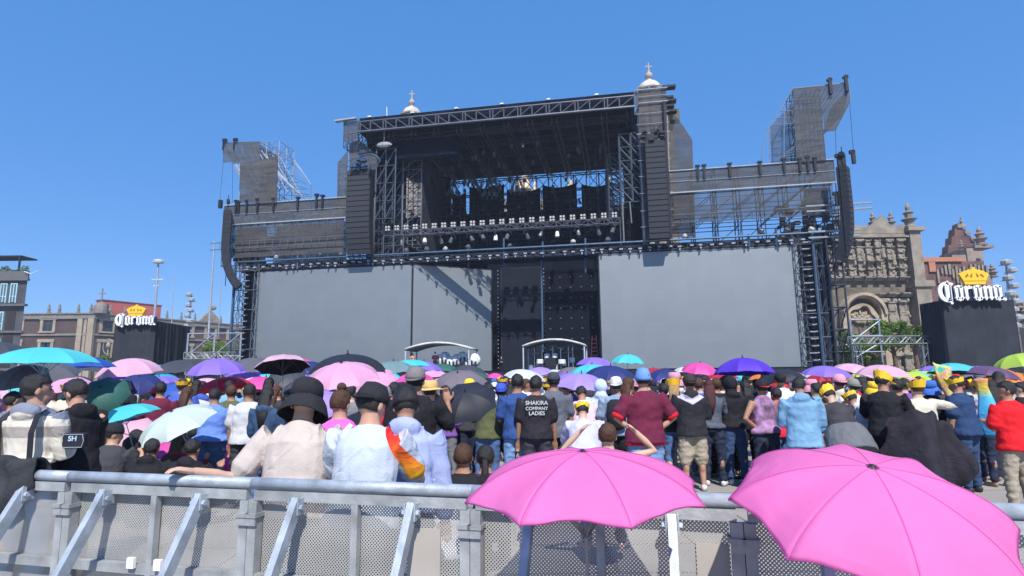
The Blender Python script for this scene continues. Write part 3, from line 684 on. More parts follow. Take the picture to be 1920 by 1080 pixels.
# drum kit
dkx = (a+c)/2; chrome = M('chrome hardware', (.6,.62,.66), .25, .8); wht = M('white drum shell', (.75,.76,.8), .3)
kit = empty('drum_kit', W(dkx-.4, -2.2, DECK), rzS, 'white and chrome drum kit standing under the arched canopy', 'drum kit')
q = MB(); q.M = Matrix.Rotation(R(90), 4, 'X'); q.lathe((0,.75,0), [(.3,-.25),(.55,-.24),(.55,.24),(.3,.25)], 14); q.build('bass_drum', black2, kit)
for x, z, r_ in ((-1,.9,.3),(1.0,.85,.33),(-.35,1.4,.24),(.35,1.4,.24)):
    q = MB(); q.lathe((x,0,z), [(r_,-.2),(r_*1.04,-.18),(r_*1.04,.16),(r_,.2)], 12); q.build('drum', wht, kit)
for x, z, r_ in ((-1.5,1.7,.4),(-.8,2.1,.42),(.9,2.15,.42),(1.6,1.75,.45),(.2,2.3,.35),(2.0,2.4,.3)):
    q = MB(Matrix.Translation((x,.1,z)) @ Matrix.Rotation(R(random.uniform(8,25)), 4, 'X')); q.lathe((0,0,0), [(.02,.05),(r_,-.01),(r_,-.03),(.02,.02)], 14); q.build('cymbal', M('pale cymbal', (.7,.68,.6), .3, .5), kit)
q = MB(); 
for x in (-1.5,-.8,.9,1.6,.2,2.0): q.tube((x,.1,0),(x,.1,2.2),.03,5)
q.tube((-1.3,0,.5),(1.4,0,.5),.03,5); q.tube((1.9,.2,2.0),(.9,.4,2.9),.03,5); each(q, 'stand', chrome, kit)
for k in range(6):
    q = MB(); x = -1.9+k*.75; q.lathe((x,.5,.4+.3*(k % 3)), [(.2,-.25),(.28,-.22),(.28,.2),(.2,.24)], 10); q.build('drum', wht if k % 2 else chrome, kit)
# covered gear under left canopy
cg = empty('covered_gear', W((a_+c_)/2+1.4, -4.6, DECK), rzS, 'gear covered by crumpled white striped sheets under the left arched canopy', 'covered equipment')
q = MB()
for k in range(7): q.ball((-1.6+k*.55,0,1.0+.25*math.sin(k*2.1)), .55, .5, .62, 10, 7)
o = q.build('sheet', M('white sheet', (.7,.72,.74), .8, 0, .35, 3), cg, True)
q = MB()
for k in range(12): q.box(-1.9+k*.34,-.55,0,-1.85+k*.34+.1,-.5,1.1+.2*math.sin(k))
each(q, 'case', dark, cg)
# red ladder
ld = empty('step_ladder', label='red step ladder standing before the black wall at centre stage', cat='ladder')
b = SB(); x0, z0 = S(1107,690,1.5); x1 = S(1124,690,1.5)[0]; zt1 = S(1116,629,1.5)[1]; xm = (x0+x1)/2
for sgn, xx in ((-1,x0),(1,x1)): b.tube((xx,1.5,DECK),(xm+sgn*.18,1.7,zt1),.05,5); b.tube((xx,2.6,DECK),(xm+sgn*.18,1.75,zt1),.04,5)
for k in range(9):
    t = k/9; b.tube((x0+(xm-.18-x0)*t,1.5+.2*t,DECK+(zt1-DECK)*t),(x1+(xm+.18-x1)*t,1.5+.2*t,DECK+(zt1-DECK)*t),.04,5)
b.build('frame', M('red ladder paint', (.085,.02,.026), .6), ld)
# ================================================================ surroundings
class Pl:      # a plane facing the camera direction at distance Y; pixel -> (x,z)
    def __init__(s, Y): s.Y = Y
    def __call__(s, px, py): p = at(px, py, s.Y); return p.x, p.z
def pr(mb, pl, x0, y0, x1, y1, d0, d1):     # relief box from a pixel rectangle, d towards the camera
    a = pl((x0), (y0+y1)/2)[0]; c = pl(x1, (y0+y1)/2)[0]; z1 = pl((x0+x1)/2, y0)[1]; z0 = pl((x0+x1)/2, y1)[1]
    mb.box(a, pl.Y-d1, z0, c, pl.Y-d0, z1)
# ---- church facade on the right ---------------------------------------
F = Pl(78)
ch = empty('church', label='ornate carved grey stone church facade between the stage and the right black sign tower', cat='church')
b = MB()
def fx(px, z): # x at facade by pixel and height, following the vertical convergence
    lo, hi = 300, 720
    for _ in range(30):
        m_ = (lo+hi)/2
        if F(px, m_)[1] > z: lo = m_
        else: hi = m_
    return F(px, m_)[0]
xl = F(1560, 560)[0]; xr = F(1722, 560)[0]; ztop = F(1650, 432)[1]
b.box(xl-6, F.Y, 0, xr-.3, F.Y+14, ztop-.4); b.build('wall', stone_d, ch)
b = MB()        # big corner pilaster
xa = F(1698, 500)[0]; xb = F(1725, 500)[0]; zc_ = F(1710, 487+50)[1]; ztp = F(1695, 437)[1]
b.box(xa, F.Y-1.6, 0, xb, F.Y+1, zc_-.3); b.box(xa-.3, F.Y-1.9, zc_-.3, xb+.4, F.Y+1.2, zc_+.5); b.box(xa+.25, F.Y-1.2, zc_+.5, xb-.25, F.Y+.8, ztp)
b.box(xa-.1, F.Y-1.6, ztp, xb+.2, F.Y+1, ztp+.5)
b.build('pilaster', stone, ch)
def finial(mb, x, y, z, h, r):
    mb.lathe((x,y,z), [(r,0),(r*1.1,h*.08),(r*.6,h*.14),(r*.75,h*.28),(r*1.25,h*.36),(r*.5,h*.42),(r*.6,h*.55),(r*.85,h*.62),(r*.3,h*.7),(r*.42,h*.82),(r*.12,h)], 8)
fb = MB(); fb.mark(); finial(fb, (xa+xb)/2, F.Y-.3, ztp+.5, 3.6, .8); fb.mark(); finial(fb, F(1568,400)[0], F.Y-.3, ztop, 3.2, .7)
for px in (1636, 1670): fb.mark(); finial(fb, F(px,420)[0], F.Y-.1, ztop+.2, 2.4, .5)
each(fb, 'finial', stone, ch)
b = MB()        # wavy parapet
x0 = F(1575,430)[0]; x1 = F(1690,430)[0]; pts = [(x0, ztop-.6)]; k = 44; pts.append((x1, ztop-.6))
for i in range(k, -1, -1):
    t = i/k; h = .5+.75*max(0, math.sin(t*math.pi*4+.4))**.6*(1 if .1 < t < .9 else .6)+(.9*math.exp(-((t-.68)/.07)**2)) + (1.2*math.exp(-((t-.1)/.06)**2))
    pts.append((x0+(x1-x0)*t, ztop+h))
b.prism(pts, F.Y-.7, F.Y+.3)
for i in range(3): b.box(x0-.2, F.Y-1.1+.25*i, ztop-.9+.28*i-.3, x1+.2, F.Y-.3, ztop-.9+.28*i-.06)
b.build('parapet', stone, ch)
zmid = F(1640, 549)[1]; zm2 = F(1640, 527)[1]; 
b = MB()        # cornices, broken forwards over each estipite
def brokencornice(z, xs0, xs1, n_, dep):
    b.mark()
    for i in range(n_):
        t0 = xs0+(xs1-xs0)*i/n_; t1 = xs0+(xs1-xs0)*(i+1)/n_; d = dep if i % 2 else dep*.55
        for q, (e, h) in enumerate(((0,.16),(.14,.32),(.3,.5))): b.box(t0-.02*q, F.Y-d-e, z+h-.16, t1+.02*q, F.Y+.02, z+h-.01)
brokencornice(zm2, xl-1, xa, 15, .7); brokencornice(zmid-.7, F(1640,549)[0], xa, 5, 1.4); brokencornice(F(1640,470)[1], xl+1, xa, 17, .3)
each(b, 'cornice', stone, ch)
b = MB(); rr = random.Random(4)   # estipites: stacked tapering blocks, on two levels
def estip(x, z0, z1, w_, d):
    mb = b; b.mark(); H = z1-z0; z = z0; segs = [q*rr.uniform(.8,1.25) for q in (.06,.13,.05,.2,.04,.1,.06,.12,.05,.12,.07)]; segs = [q/sum(segs) for q in segs]
    wd = [q*rr.uniform(.8,1.2) for q in (1.1,.8,1.15,.6,1.2,.95,.65,1.05,.6,.85,1.25)]
    for s_, w2 in zip(segs, wd):
        ww = w_*w2/2; b.box(x-ww, F.Y-d*w2, z+.01, x+ww, F.Y+.01, z+s_*H-.01); 
        for sgn in (-1,1): b.ball((x+sgn*ww*.8, F.Y-d*w2, z+s_*H*.5), ww*.35, .12, s_*H*.4, 6, 4)
        z += s_*H
xs = [F(px, 500)[0] for px in (1572,1590,1608,1626,1644,1665,1684)]
for x in xs: estip(x+rr.uniform(-.1,.1), zm2+.5, ztop-1.4, .78, .75)
xs2 = [F(px, 590)[0] for px in (1648,1668,1688)]
for x in xs2: estip(x, 2.5, zmid-.9, 1.2, .9)
each(b, 'estipite', stone, ch)
b = MB()
for i in range(520):      # carved foliage, cherubs and shells in the fields between
    x = rr.uniform(xl, xa); z = rr.uniform(zm2+.3, ztop-1); s_ = rr.uniform(.10,.30); b.ball((x, F.Y-.05, z), s_, .3, s_*rr.uniform(.6,1.3), 6, 4)
for i in range(260):
    x = rr.uniform(F(1640,600)[0], xa); z = rr.uniform(2, zmid-.8); s_ = rr.uniform(.12,.4); b.ball((x, F.Y-.05, z), s_, .25, s_*rr.uniform(.6,1.3), 6, 4)
b.build('carving', stone, ch, True)
b = MB()        # statues in niches
nb_ = MB()
for (px, y0, y1) in ((1599,470,500),(1617,468,500),(1654,460,486),(1674,470,500),(1600,500,520),(1636,500,522),(1656,500,524),(1677,560,600),(1658,560,600)):
    x, z0 = F(px, y1); z1 = F(px, y0)[1]; h = z1-z0
    nb_.box(x-.5, F.Y-.14, z0-.1, x+.5, F.Y-.02, z1+.3)
    b.mark(); b.lathe((x, F.Y-.35, z0), [(.3,0),(.34,h*.15),(.24,h*.45),(.3,h*.68),(.12,h*.8),(.15,h*.88),(.13,h*.96),(.03,h)], 8)
each(b, 'statue', stone, ch, True); each(nb_, 'niche', M('niche shade stone', (.09,.08,.075), .95, 0, .3, 1), ch)  # niche recess shade is put into the colour of flat boxes
b = MB()        # portal arch
cx, cz = F(1612, 600); R0 = F(1650,600)[0]-cx; z_sp = F(1612, 592)[1]
for (ra_, rb_, d) in ((R0*1.08, R0*.94, 1.6), (R0*.94, R0*.84, 1.25)):
    k = 20
    for i in range(k):
        t0 = math.pi*i/k; t1 = math.pi*(i+1)/k
        q = [(cx+r_*math.cos(t), z_sp+r_*1.0*math.sin(t)) for r_, t in ((ra_,t0),(ra_,t1),(rb_,t1),(rb_,t0))]
        b.prism(q, F.Y-d, F.Y)
for sgn in (-1,1): b.box(cx+sgn*R0*.95-.4, F.Y-1.3, 0, cx+sgn*R0*.95+.4, F.Y, z_sp)
k = 24; pin = []; pout = []    # scalloped inner arch
for i in range(k+1):
    t = math.pi*i/k; rr_ = R0*(.62+.07*math.cos(5*t)); pin.append((cx+rr_*math.cos(t), z_sp-.8+rr_*1.15*math.sin(t))); rr_ = R0*(.80+.02*math.cos(5*t)); pout.append((cx+rr_*math.cos(t), z_sp-.8+rr_*1.1*math.sin(t)))
for i in range(k): b.prism([pin[i], pin[i+1], pout[i+1], pout[i]], F.Y-.8, F.Y)
for i in range(60):
    t = rr.uniform(.2, 2.9); r_ = rr.uniform(.1,.6)*R0; b.ball((cx+r_*math.cos(t), F.Y-.3, z_sp+r_*math.sin(t)-1), rr.uniform(.15,.4), .25, rr.uniform(.15,.4), 6, 4)
b.build('portal', M('pale carved portal stone', (.36,.295,.215), .9, 0, .22, .9, .6, 5), ch)
# side wall and rear church
rw = empty('masonry_building', label='red tezontle church wall with orange coping beside the carved facade', cat='building')
R1 = 82
b = MB(); p0 = at(1712,505,R1); p1 = at(1748,506,R1+6); b.add([(p0.x,p0.y,0),(p1.x+3,p1.y+6,0),(p1.x+3,p1.y+6,p1.z+.2),(p0.x,p0.y,p0.z+1),(p0.x,p0.y+12,0),(p1.x+3,p1.y+14,0),(p1.x+3,p1.y+14,p1.z),(p0.x,p0.y+12,p0.z)], [(0,1,2,3),(7,6,5,4),(3,2,6,7),(1,5,6,2),(4,0,3,7)])
G = Pl(96); pr(b, G, 1735, 490, 1860, 720, -6, 0); b.build('wall', redstone, rw)
b = MB(); pr(b, G, 1724, 483, 1802, 491, -.4, .35); pr(b, G, 1740, 491, 1752, 510, 0, .3); b.build('coping', M('orange painted coping', (.42,.18,.11), .8), rw)
b = MB()
for px in range(1755, 1850, 7): pr(b, G, px, 492+random.uniform(0,14), px+4, 512+random.uniform(0,30), 0, .35)
b.build('carving', stone, rw)
tw = empty('church_tower', label='grey stone church corner tower with finials behind the right black sign tower', cat='church tower')
T = Pl(98)
b = MB(); pr(b, T, 1826, 466, 1856, 720, -5, .3); pr(b, T, 1822, 461, 1858, 466, -5, .7); pr(b, T, 1853, 515, 1872, 720, -5, .2); pr(b, T, 1800, 478, 1826, 720, -6, .1); b.build('wall', M('brown grey stone', (.27,.21,.17), .9, 0, .25, .8, .5, 5), tw)
b = MB()
b.mark(); x, z = T(1839,461); finial(b, x, T.Y, z, 3.3, .95); b.mark(); x, z = T(1827,466); finial(b, x-.6, T.Y+2, z, 2.0, .5); b.mark(); x, z = T(1862,520); finial(b, x, T.Y, z, 2.3, .7); b.mark(); x, z = T(1880,560); finial(b, x, T.Y-2, z-1.5, 2.6, .5); each(b, 'finial', M('brown grey stone', (.27,.21,.17), .9, 0, .25, .8, .5, 5), tw)
b = MB(); x, z = T(1832,495); b.box(x-.3,T.Y-.36,z-1,x+.4,T.Y-.29,z+.9); b.build('window', glassd, tw)
gb = empty('stepped_gable', label='dark red stepped pyramid gable rising behind the orange coping', cat='church gable')
b = MB(); Gp = Pl(106); pts = [Gp(*p) for p in ((1764,490),(1766,478),(1770,477),(1771,463),(1776,461),(1777,447),(1782,445),(1783,431),(1789,429),(1790,421),(1796,421),(1798,432),(1804,433),(1805,443),(1812,444),(1813,454),(1820,456),(1822,468),(1830,470),(1836,490))]; b.prism(pts[::-1], Gp.Y-1, Gp.Y+.6); b.build('wall', redstone, gb)
b = MB(); x, z = Gp(1795,422); b.tube((x,Gp.Y-1,z-1),(x,Gp.Y-1,z+1.2),.12,5); b.ball((x,Gp.Y-1,z+.4),.3); 
for (u_, v_, w_, h_) in ((1786,424,1802,430),(1800,436,1812,441),(1811,448,1824,455)): pr(b, Gp, u_, v_, w_, h_, 1.0, 1.3)
each(b, 'moulding', M('brown grey stone', (.27,.21,.17), .9, 0, .25, .8, .5, 5), gb)
fr_ = empty('stone_building', label='grey stone building with small pinnacles at the right edge of the picture', cat='building')
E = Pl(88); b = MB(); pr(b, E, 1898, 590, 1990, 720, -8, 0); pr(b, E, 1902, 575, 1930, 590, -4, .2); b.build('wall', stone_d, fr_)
b = MB(); 
for px, py in ((1905,575),(1915,590),(1925,572),(1898,600)): b.mark(); x, z = E(px, py); finial(b, x, E.Y-.5, z-.3, 2.2, .5)
b.mark(); pr(b, E, 1899, 588, 1990, 592, 0, .5); each(b, 'pinnacle', stone, fr_)
b = MB(); 
for k in range(3): pr(b, E, 1901+k*14, 615, 1909+k*14, 660, 0, .06)
each(b, 'window', glassd, fr_)
# ---- cathedral towers behind the stage ---------------------------------
def bell(px, ytop, wpx, Y, label, ycross):
    x, z = at(px, ytop, Y).x, at(px, ytop, Y).z; r_ = wpx/2/FPX*Y
    rt = empty('bell_tower', (x, Y, 0), 0, label, 'church tower', 'cathedral bell towers behind the stage')
    b = MB(); b.box(-r_*1.5,-r_*1.5,0,r_*1.5,r_*1.5,z-r_*3.2); b.lathe((0,0,z-r_*3.2), [(r_*1.25,0),(r_*1.25,r_*2.0),(r_*1.35,r_*2.05),(r_*1.35,r_*2.2)], 8); b.build('tower_wall', stone, rt)
    b = MB(); b.lathe((0,0,z-r_*1.0), [(r_*1.04,0),(r_,r_*.15)]+[(r_*math.cos(t*math.pi/16),r_*(.15+.83*math.sin(t*math.pi/16))) for t in range(1,8)]+[(r_*.2,r_),(r_*.22,r_*1.1)], 20); b.build('dome', domewhite, rt, True)
    zb = at(px, ycross, Y).z; zt2 = z+ (zb-z)*.28
    b = MB(); b.ball((0,0,zt2), r_*.34, r_*.34, r_*.34); b.lathe((0,0,z), [(r_*.2,0),(r_*.14,zt2-z)], 8); b.build('ball', M('weathered stone ball', (.40,.34,.29), .8), rt, True)
    b = MB(); b.box(-.1,-.1,zt2+r_*.3,.1,.1,zb); zc2 = zt2+(zb-zt2)*.72; b.box(-r_*.3,-.08,zc2-.1,r_*.3,.08,zc2+.1); b.box(-.2,-.15,zt2+r_*.3,.2,.15,zt2+r_*.3+.4); b.build('cross', M('weathered stone ball', (.40,.34,.29), .8), rt)
bell(1217, 152, 46, 92, 'white domed bell tower with stone cross above the right end of the roof', 118)
bell(772, 201, 36, 108, 'white domed bell tower with stone cross above the left part of the roof', 170)
b = MB(); p = at(725,200,70); q = at(727,222,70); b.tube((q.x,70,q.z-1.5),(p.x,70,p.z),.07,5,.04); b.box(q.x-.2,69.8,q.z-.3,q.x+.2,70.2,q.z)
tag(b.build('antenna', M('white antenna', (.8,.82,.85), .5)), 'thin white antenna standing on the left part of the stage roof', 'antenna')
cb = empty('cathedral', label='pale stone clock pediment with statues seen through the stage roof opening', cat='church')
C_ = Pl(96); sp = M('pale beige stone', (.62,.50,.36), .9, 0, .2, .8, .5, 5)  # pale beige base colour for the statues
b = MB(); pr(b, C_, 940, 372, 1060, 715, -20, 0); pr(b, C_, 960, 356, 1010, 372, -2, 0); b.build('wall', stone, cb)
b = MB()
for px, y0, y1, r_ in ((985,322,358,.75),(972,335,358,.5),(1003,342,360,.4),(1068,338,352,.4),(1140,332,346,.35)):
    x, z1 = C_(px, y0); z0 = C_(px, y1)[1]; h = z1-z0; b.lathe((x,C_.Y-.5,z0), [(r_*1.3,0),(r_*1.1,h*.15),(r_*.8,h*.2),(r_,h*.5),(r_*1.05,h*.65),(r_*.5,h*.8),(r_*.55,h*.9),(r_*.1,h)], 8)
each(b, 'statue', sp, cb, True)
# ---- palace on the left -------------------------------------------------
brick = M('dark tezontle brick', (.085,.058,.052), .95, 0, .28, .25, .6, 2)
trim = M('pale quarry stone trim', (.33,.275,.205), .9, 0, .15, .6)
pa = empty('palace', label='long dark brick palace with pale stone trim behind the left sign tower', cat='palace')
YA = 150.; A_ = at(178, 585, YA); zT = A_.z; XC = A_.x
XL = at(40, 620, YA).x; far = atz(455, 608, zT); dirR = Vector((far.x-XC, far.y-YA, 0)); LR = dirR.length; dirR.normalize()
zMid = at(170, 627, YA).z; z0_ = 0
b = MB(); b.box(XL-6, YA, 0, XC, YA+25, zT-1.2)
q = MB(Matrix.Translation((XC,YA,0)) @ Matrix(((dirR.x,-dirR.y,0,0),(dirR.y,dirR.x,0,0),(0,0,1,0),(0,0,0,1)))); q.box(.01, .02, 0, LR, 20, zT-1.21)
b.v += q.v[:0]; bb = len(b.v); b.v += q.v; b.f += [[i+bb for i in f] for f in q.f]; b.mi += q.mi; b.build('wall', brick, pa)
FR = Matrix.Translation((XC,YA,0)) @ Matrix(((dirR.x,-dirR.y,0,0),(dirR.y,dirR.x,0,0),(0,0,1,0),(0,0,0,1)))
FL = Matrix.Translation((XC,YA,0)) @ Matrix.Diagonal((1,1,1,1))
b = MB()
for FM, x0, x1 in ((FL, XL-6-XC, .45), (FR, -.3, LR)):
    b.M = FM
    b.box(x0, -.5, zT-1.7, x1, .3, zT-1.2); b.box(x0, -.25, zT-1.2, x1, .2, zT-.5); b.box(x0, -.55, zT-.5, x1, .3, zT-.2)
    b.box(x0, -.35, zMid-.25, x1, .1, zMid+.25)
    n_ = int((x1-x0)/1.1)
    for i in range(n_): b.box(x0+i*1.1+.2, -.32, zT-1.15, x0+i*1.1+.5, -.25, zT-.52)
b.build('cornice', M('grey stone cornice', (.21,.19,.165), .9, 0, .2, .6), pa)
b = MB()
for FM, xs_ in ((FL, (-20.2,-11.8,-9.1,-1.0,XL+5-XC+9)), (FR, (3.5,7,10.5,14.5,18,22,26,30,34,38,42,46,50,55,60,65))):
    b.M = FM
    for x in xs_:
        b.mark(); b.lathe((x,0,zT-.3), [(.5,0),(.5,.5),(.3,.6),(.42,1.1),(.25,1.6),(.3,1.9),(.04,2.6)], 6)
b.mark(); b.M = FL; b.lathe((1.0,0.6,zT-.3), [(1.6,0),(1.6,1),(1.5,1.8),(1.1,2.5),(.5,2.9),(.2,3.0)], 10); b.box(.9,.5,zT+2.5,1.1,.7,zT+6.2); b.box(.1,.5,zT+4.7,1.9,.7,zT+4.95)
b.build('finial', M('grey stone cornice', (.21,.19,.165), .9, 0, .2, .6), pa) if 0 else each(b, 'finial', M('grey stone cornice', (.21,.19,.165), .9, 0, .2, .6), pa)
zlo = 5.5
wins = [(FL, x) for x in (-19.5, -11.5, -26)]+[(FR, x) for x in (3.2, 10, 17, 24, 31, 38, 45, 52, 59, 66) if x < LR-2]
for FM, x in wins:
    for zz, hh in ((zMid+1.25, 2.5), (zMid-5.0, 3.1), (1.5, zMid-9.5)):
        b = MB(FM); w2 = 1.25
        b.box(x-w2-.7,-.3,zz-.4,x-w2,0,zz+hh); b.box(x+w2,-.3,zz-.4,x+w2+.7,0,zz+hh); b.box(x-w2-.9,-.4,zz+hh,x+w2+.9,0,zz+hh+.8); b.box(x-w2-.8,-.6,zz-.75,x+w2+.8,0,zz-.38)
        wdw = b.build('window', trim, pa)
        b = MB(FM); b.box(x-w2,-.05,zz,x+w2,.0,zz+hh); b.build('pane', glassd, wdw)
        b = MB(FM); b.box(x-.06,-.12,zz,x+.06,-.05,zz+hh); b.box(x-w2,-.12,zz+hh*.6,x+w2,-.05,zz+hh*.6+.12); b.build('mullion', M('brown window bars', (.12,.09,.07), .7), wdw)
b = MB(FL); b.box(-3.9,-.45,0,-2.6,0,zT-1.7); b.box(-1.2,-.6,0,.35,.3,zT-1.7); b.box(-6.6+4.3,-.3,0,-1.6,0,zT-1.7); each(b, 'quoin', trim, pa)
rb = MB(FR); z1 = at(205,563,YA+3).z; rb.box(2, 1.5, zT-2, 17, 4.5, z1); 
rr_ = empty('roof_block', label='plain red rooftop block rising above the dark brick palace', cat='rooftop building'); rb.build('wall', M('red painted render', (.45,.12,.10), .85, 0, .08, .3), rr_)
rb = MB(FR); rb.box(1.8, 1.3, z1, 17.2, 4.7, z1+.2); rb.build('coping', M('dark red coping', (.25,.07,.07), .8), rr_)
# pediment on the palace
b = MB(FR); b.prism([(27,zT-.2),(34,zT-.2),(32.5,zT+1.5),(30.5,zT+3.3),(28.5,zT+1.5)], -.6, .6); b.ball((31,-.2,zT+4.2), 1.3,.5,.8); b.build('pediment', stone, pa)
# ---- dark building at the far left ---------------------------------------
db = empty('apartment_building', label='tall dark stone building with white windows at the far left edge', cat='building')
YD = 84.; c0_ = at(53, 515, YD); zD = c0_.z; XD = c0_.x
sw = M('dark grey stone wall', (.075,.075,.085), .9, 0, .25, .5, .4, 3); sw2 = M('dark basalt field', (.035,.03,.035), .9, 0, .2, 1)  # even dark grey base colour for the wall
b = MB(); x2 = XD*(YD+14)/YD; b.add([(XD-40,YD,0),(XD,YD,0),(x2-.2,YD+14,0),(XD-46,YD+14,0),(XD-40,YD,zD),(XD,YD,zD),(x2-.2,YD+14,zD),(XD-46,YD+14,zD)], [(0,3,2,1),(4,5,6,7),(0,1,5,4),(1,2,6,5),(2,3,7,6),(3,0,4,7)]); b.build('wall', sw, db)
b = MB(); 
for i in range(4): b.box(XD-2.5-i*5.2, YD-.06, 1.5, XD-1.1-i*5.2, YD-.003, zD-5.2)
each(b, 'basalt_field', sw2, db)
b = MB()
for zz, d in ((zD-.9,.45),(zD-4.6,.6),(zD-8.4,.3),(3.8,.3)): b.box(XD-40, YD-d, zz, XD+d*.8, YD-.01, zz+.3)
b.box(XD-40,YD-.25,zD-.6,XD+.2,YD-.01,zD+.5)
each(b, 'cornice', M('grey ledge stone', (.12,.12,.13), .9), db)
for i in range(9):
    for zz, hh in ((zD-4.0,2.6),(zD-7.9,2.4),(zD-11.8,2.4),(1.2,2.6)):
        x = XD-1.75-i*1.45 if zz > zD-5 else XD-3.25-i*2.6
        b = MB(); b.box(x-.50,YD-.14,zz-.1,x-.36,YD-.01,zz+hh); b.box(x+.36,YD-.14,zz-.1,x+.50,YD-.01,zz+hh); b.box(x-.50,YD-.14,zz+hh,x+.50,YD-.01,zz+hh+.15); b.box(x-.06,YD-.14,zz,x+.06,YD-.05,zz+hh); b.box(x-.36,YD-.13,zz+.8,x+.36,YD-.05,zz+.9)
        wdw = b.build('window', M('white window frame', (.36,.58,.62), .6), db)
        b = MB(); b.box(x-.36,YD-.05,zz,x+.36,YD-.008,zz+hh); b.build('pane', M('blue reflecting glass', (.10,.14,.19), .1), wdw)
b = MB(); b.box(XD-14,YD+1,zD+2.9,XD-2.2,YD+4,zD+3.1); 
for x in (XD-2.4,XD-8,XD-13): b.box(x-.1,YD+1.0,zD,x+.1,YD+1.2,zD+2.9)
b.build('pergola', dark, db)
b = MB(); rr = random.Random(2)
for i in range(1400): 
    x = XD-.3-rr.random()*16; z = zD+.5+rr.random()*.9*(.6+.4*math.sin(x*2.2)); s_ = .16; a_ = rr.uniform(0,6.28)
    b.add([(x,YD+.3+rr.uniform(-.3,.3),z),(x+s_*math.cos(a_),YD+.3,z+s_*math.sin(a_)),(x-s_*math.sin(a_),YD+.2,z+s_*math.cos(a_))], [(0,1,2)])
tag(b.build('hedge', M('roof terrace leaves', (.10,.16,.06), .8)), 'green planting along the roof terrace edge of the dark building', 'hedge')
b = MB(); p = at(45,509,YD-.5); q = at(72,507,YD-.5); b.tube(p, (p.x+(q.x-p.x)*.5,p.y,p.z-.35), .05, 4); b.tube((p.x+(q.x-p.x)*.5,p.y,p.z-.35), q, .05, 4)
tag(b.build('flag_pole', M('white antenna', (.8,.82,.85), .5)), 'thin white pole jutting sideways from the roof of the dark building', 'pole')
# ---- sign towers with lettering -------------------------------------------
def minim(x, y0=0, y1=1, w_=.175):
    return [(x-.06,y1-.14),(x+.08,y1+.04),(x+w_+.02,y1-.1),(x+w_,y0+.2),(x+w_+.07,y0+.1),(x+w_*.5,y0-.1),(x-.05,y0+.12),(x,y0+.22)]
def letters():
    P = []
    # C : crescent, inner stem, hairline, flag and tail
    k = 18; out_ = []; inn = []
    for i in range(k+1):
        t = math.pi*(.42+1.18*i/k); out_.append((.72+.72*math.cos(t), .56+.78*math.sin(t)*1.0)); inn.append((.80+.50*math.cos(t), .62+.66*math.sin(t)))
    for i in range(k): P.append([out_[i], out_[i+1], inn[i+1], inn[i]])
    P.append([(.58,.12),(.52,1.12),(.66,1.3),(.86,1.18),(.82,.16),(.68,.02)])
    P.append([(.96,-.28),(.96,1.12),(1.01,1.12),(1.01,-.28)])
    P.append([(.62,1.2),(.8,1.42),(.92,1.28),(1.2,1.2),(1.06,1.02),(.9,1.12),(.76,1.08)])
    P.append([(.86,-.2),(.98,-.14),(1.06,-.27),(.95,-.40),(.84,-.3)])
    P.append([(.55,-.2),(.72,-.02),(1.0,.0),(.95,-.12)])
    def o_(x): P.extend([minim(x), minim(x+.37), [(x+.06,.93),(x+.29,1.09),(x+.52,.93),(x+.46,.82),(x+.29,.92),(x+.12,.82)], [(x+.06,.06),(x+.29,-.16),(x+.52,.06),(x+.46,.16),(x+.29,.0),(x+.12,.16)]])
    def n_(x): P.extend([minim(x), minim(x+.39), [(x+.18,.86),(x+.46,1.05),(x+.52,.95),(x+.40,.93),(x+.2,.76)]])
    o_(1.30); P.extend([minim(2.04), [(2.2,.84),(2.38,1.05),(2.46,.95),(2.58,.98),(2.54,.78),(2.42,.80),(2.24,.74)]])
    o_(2.72); n_(3.46); o_(4.22); P.append([(4.74,.2),(4.90,.06),(4.80,-.1),(4.64,.02)]); P.append([(4.95,.06),(5.06,-.03),(4.95,-.16),(4.85,-.05)])
    return P
def crown():
    out_ = [(-.78,0),(.78,0),(.82,.22),(1.12,.78),(.75,1.0),(.35,1.12),(.12,1.14),(.12,1.24),(0,1.34),(-.12,1.24),(-.12,1.14),(-.35,1.12),(-.75,1.0),(-1.12,.78),(-.82,.22)]
    dk_ = [[(-.72,.6),(-.5,.84),(-.42,.62),(-.55,.62),(-.62,.5)], [(.72,.6),(.5,.84),(.42,.62),(.55,.62),(.62,.5)],
           [(-.34,.62),(-.14,.9),(-.16,.6),(-.25,.5)], [(.34,.62),(.14,.9),(.16,.6),(.25,.5)], [(-.8,.24),(.8,.24),(.8,.28),(-.8,.28)]]
    return out_, dk_
white_s = M('white sign letters', (.86,.87,.88), .5, 0, .03); gold = M('golden yellow sign paint', (.86,.50,.035), .45, 0, .06, 2); gold_d = M('brown crown detail lines', (.30,.14,.01), .6)  # brown is for the crown's own dark details
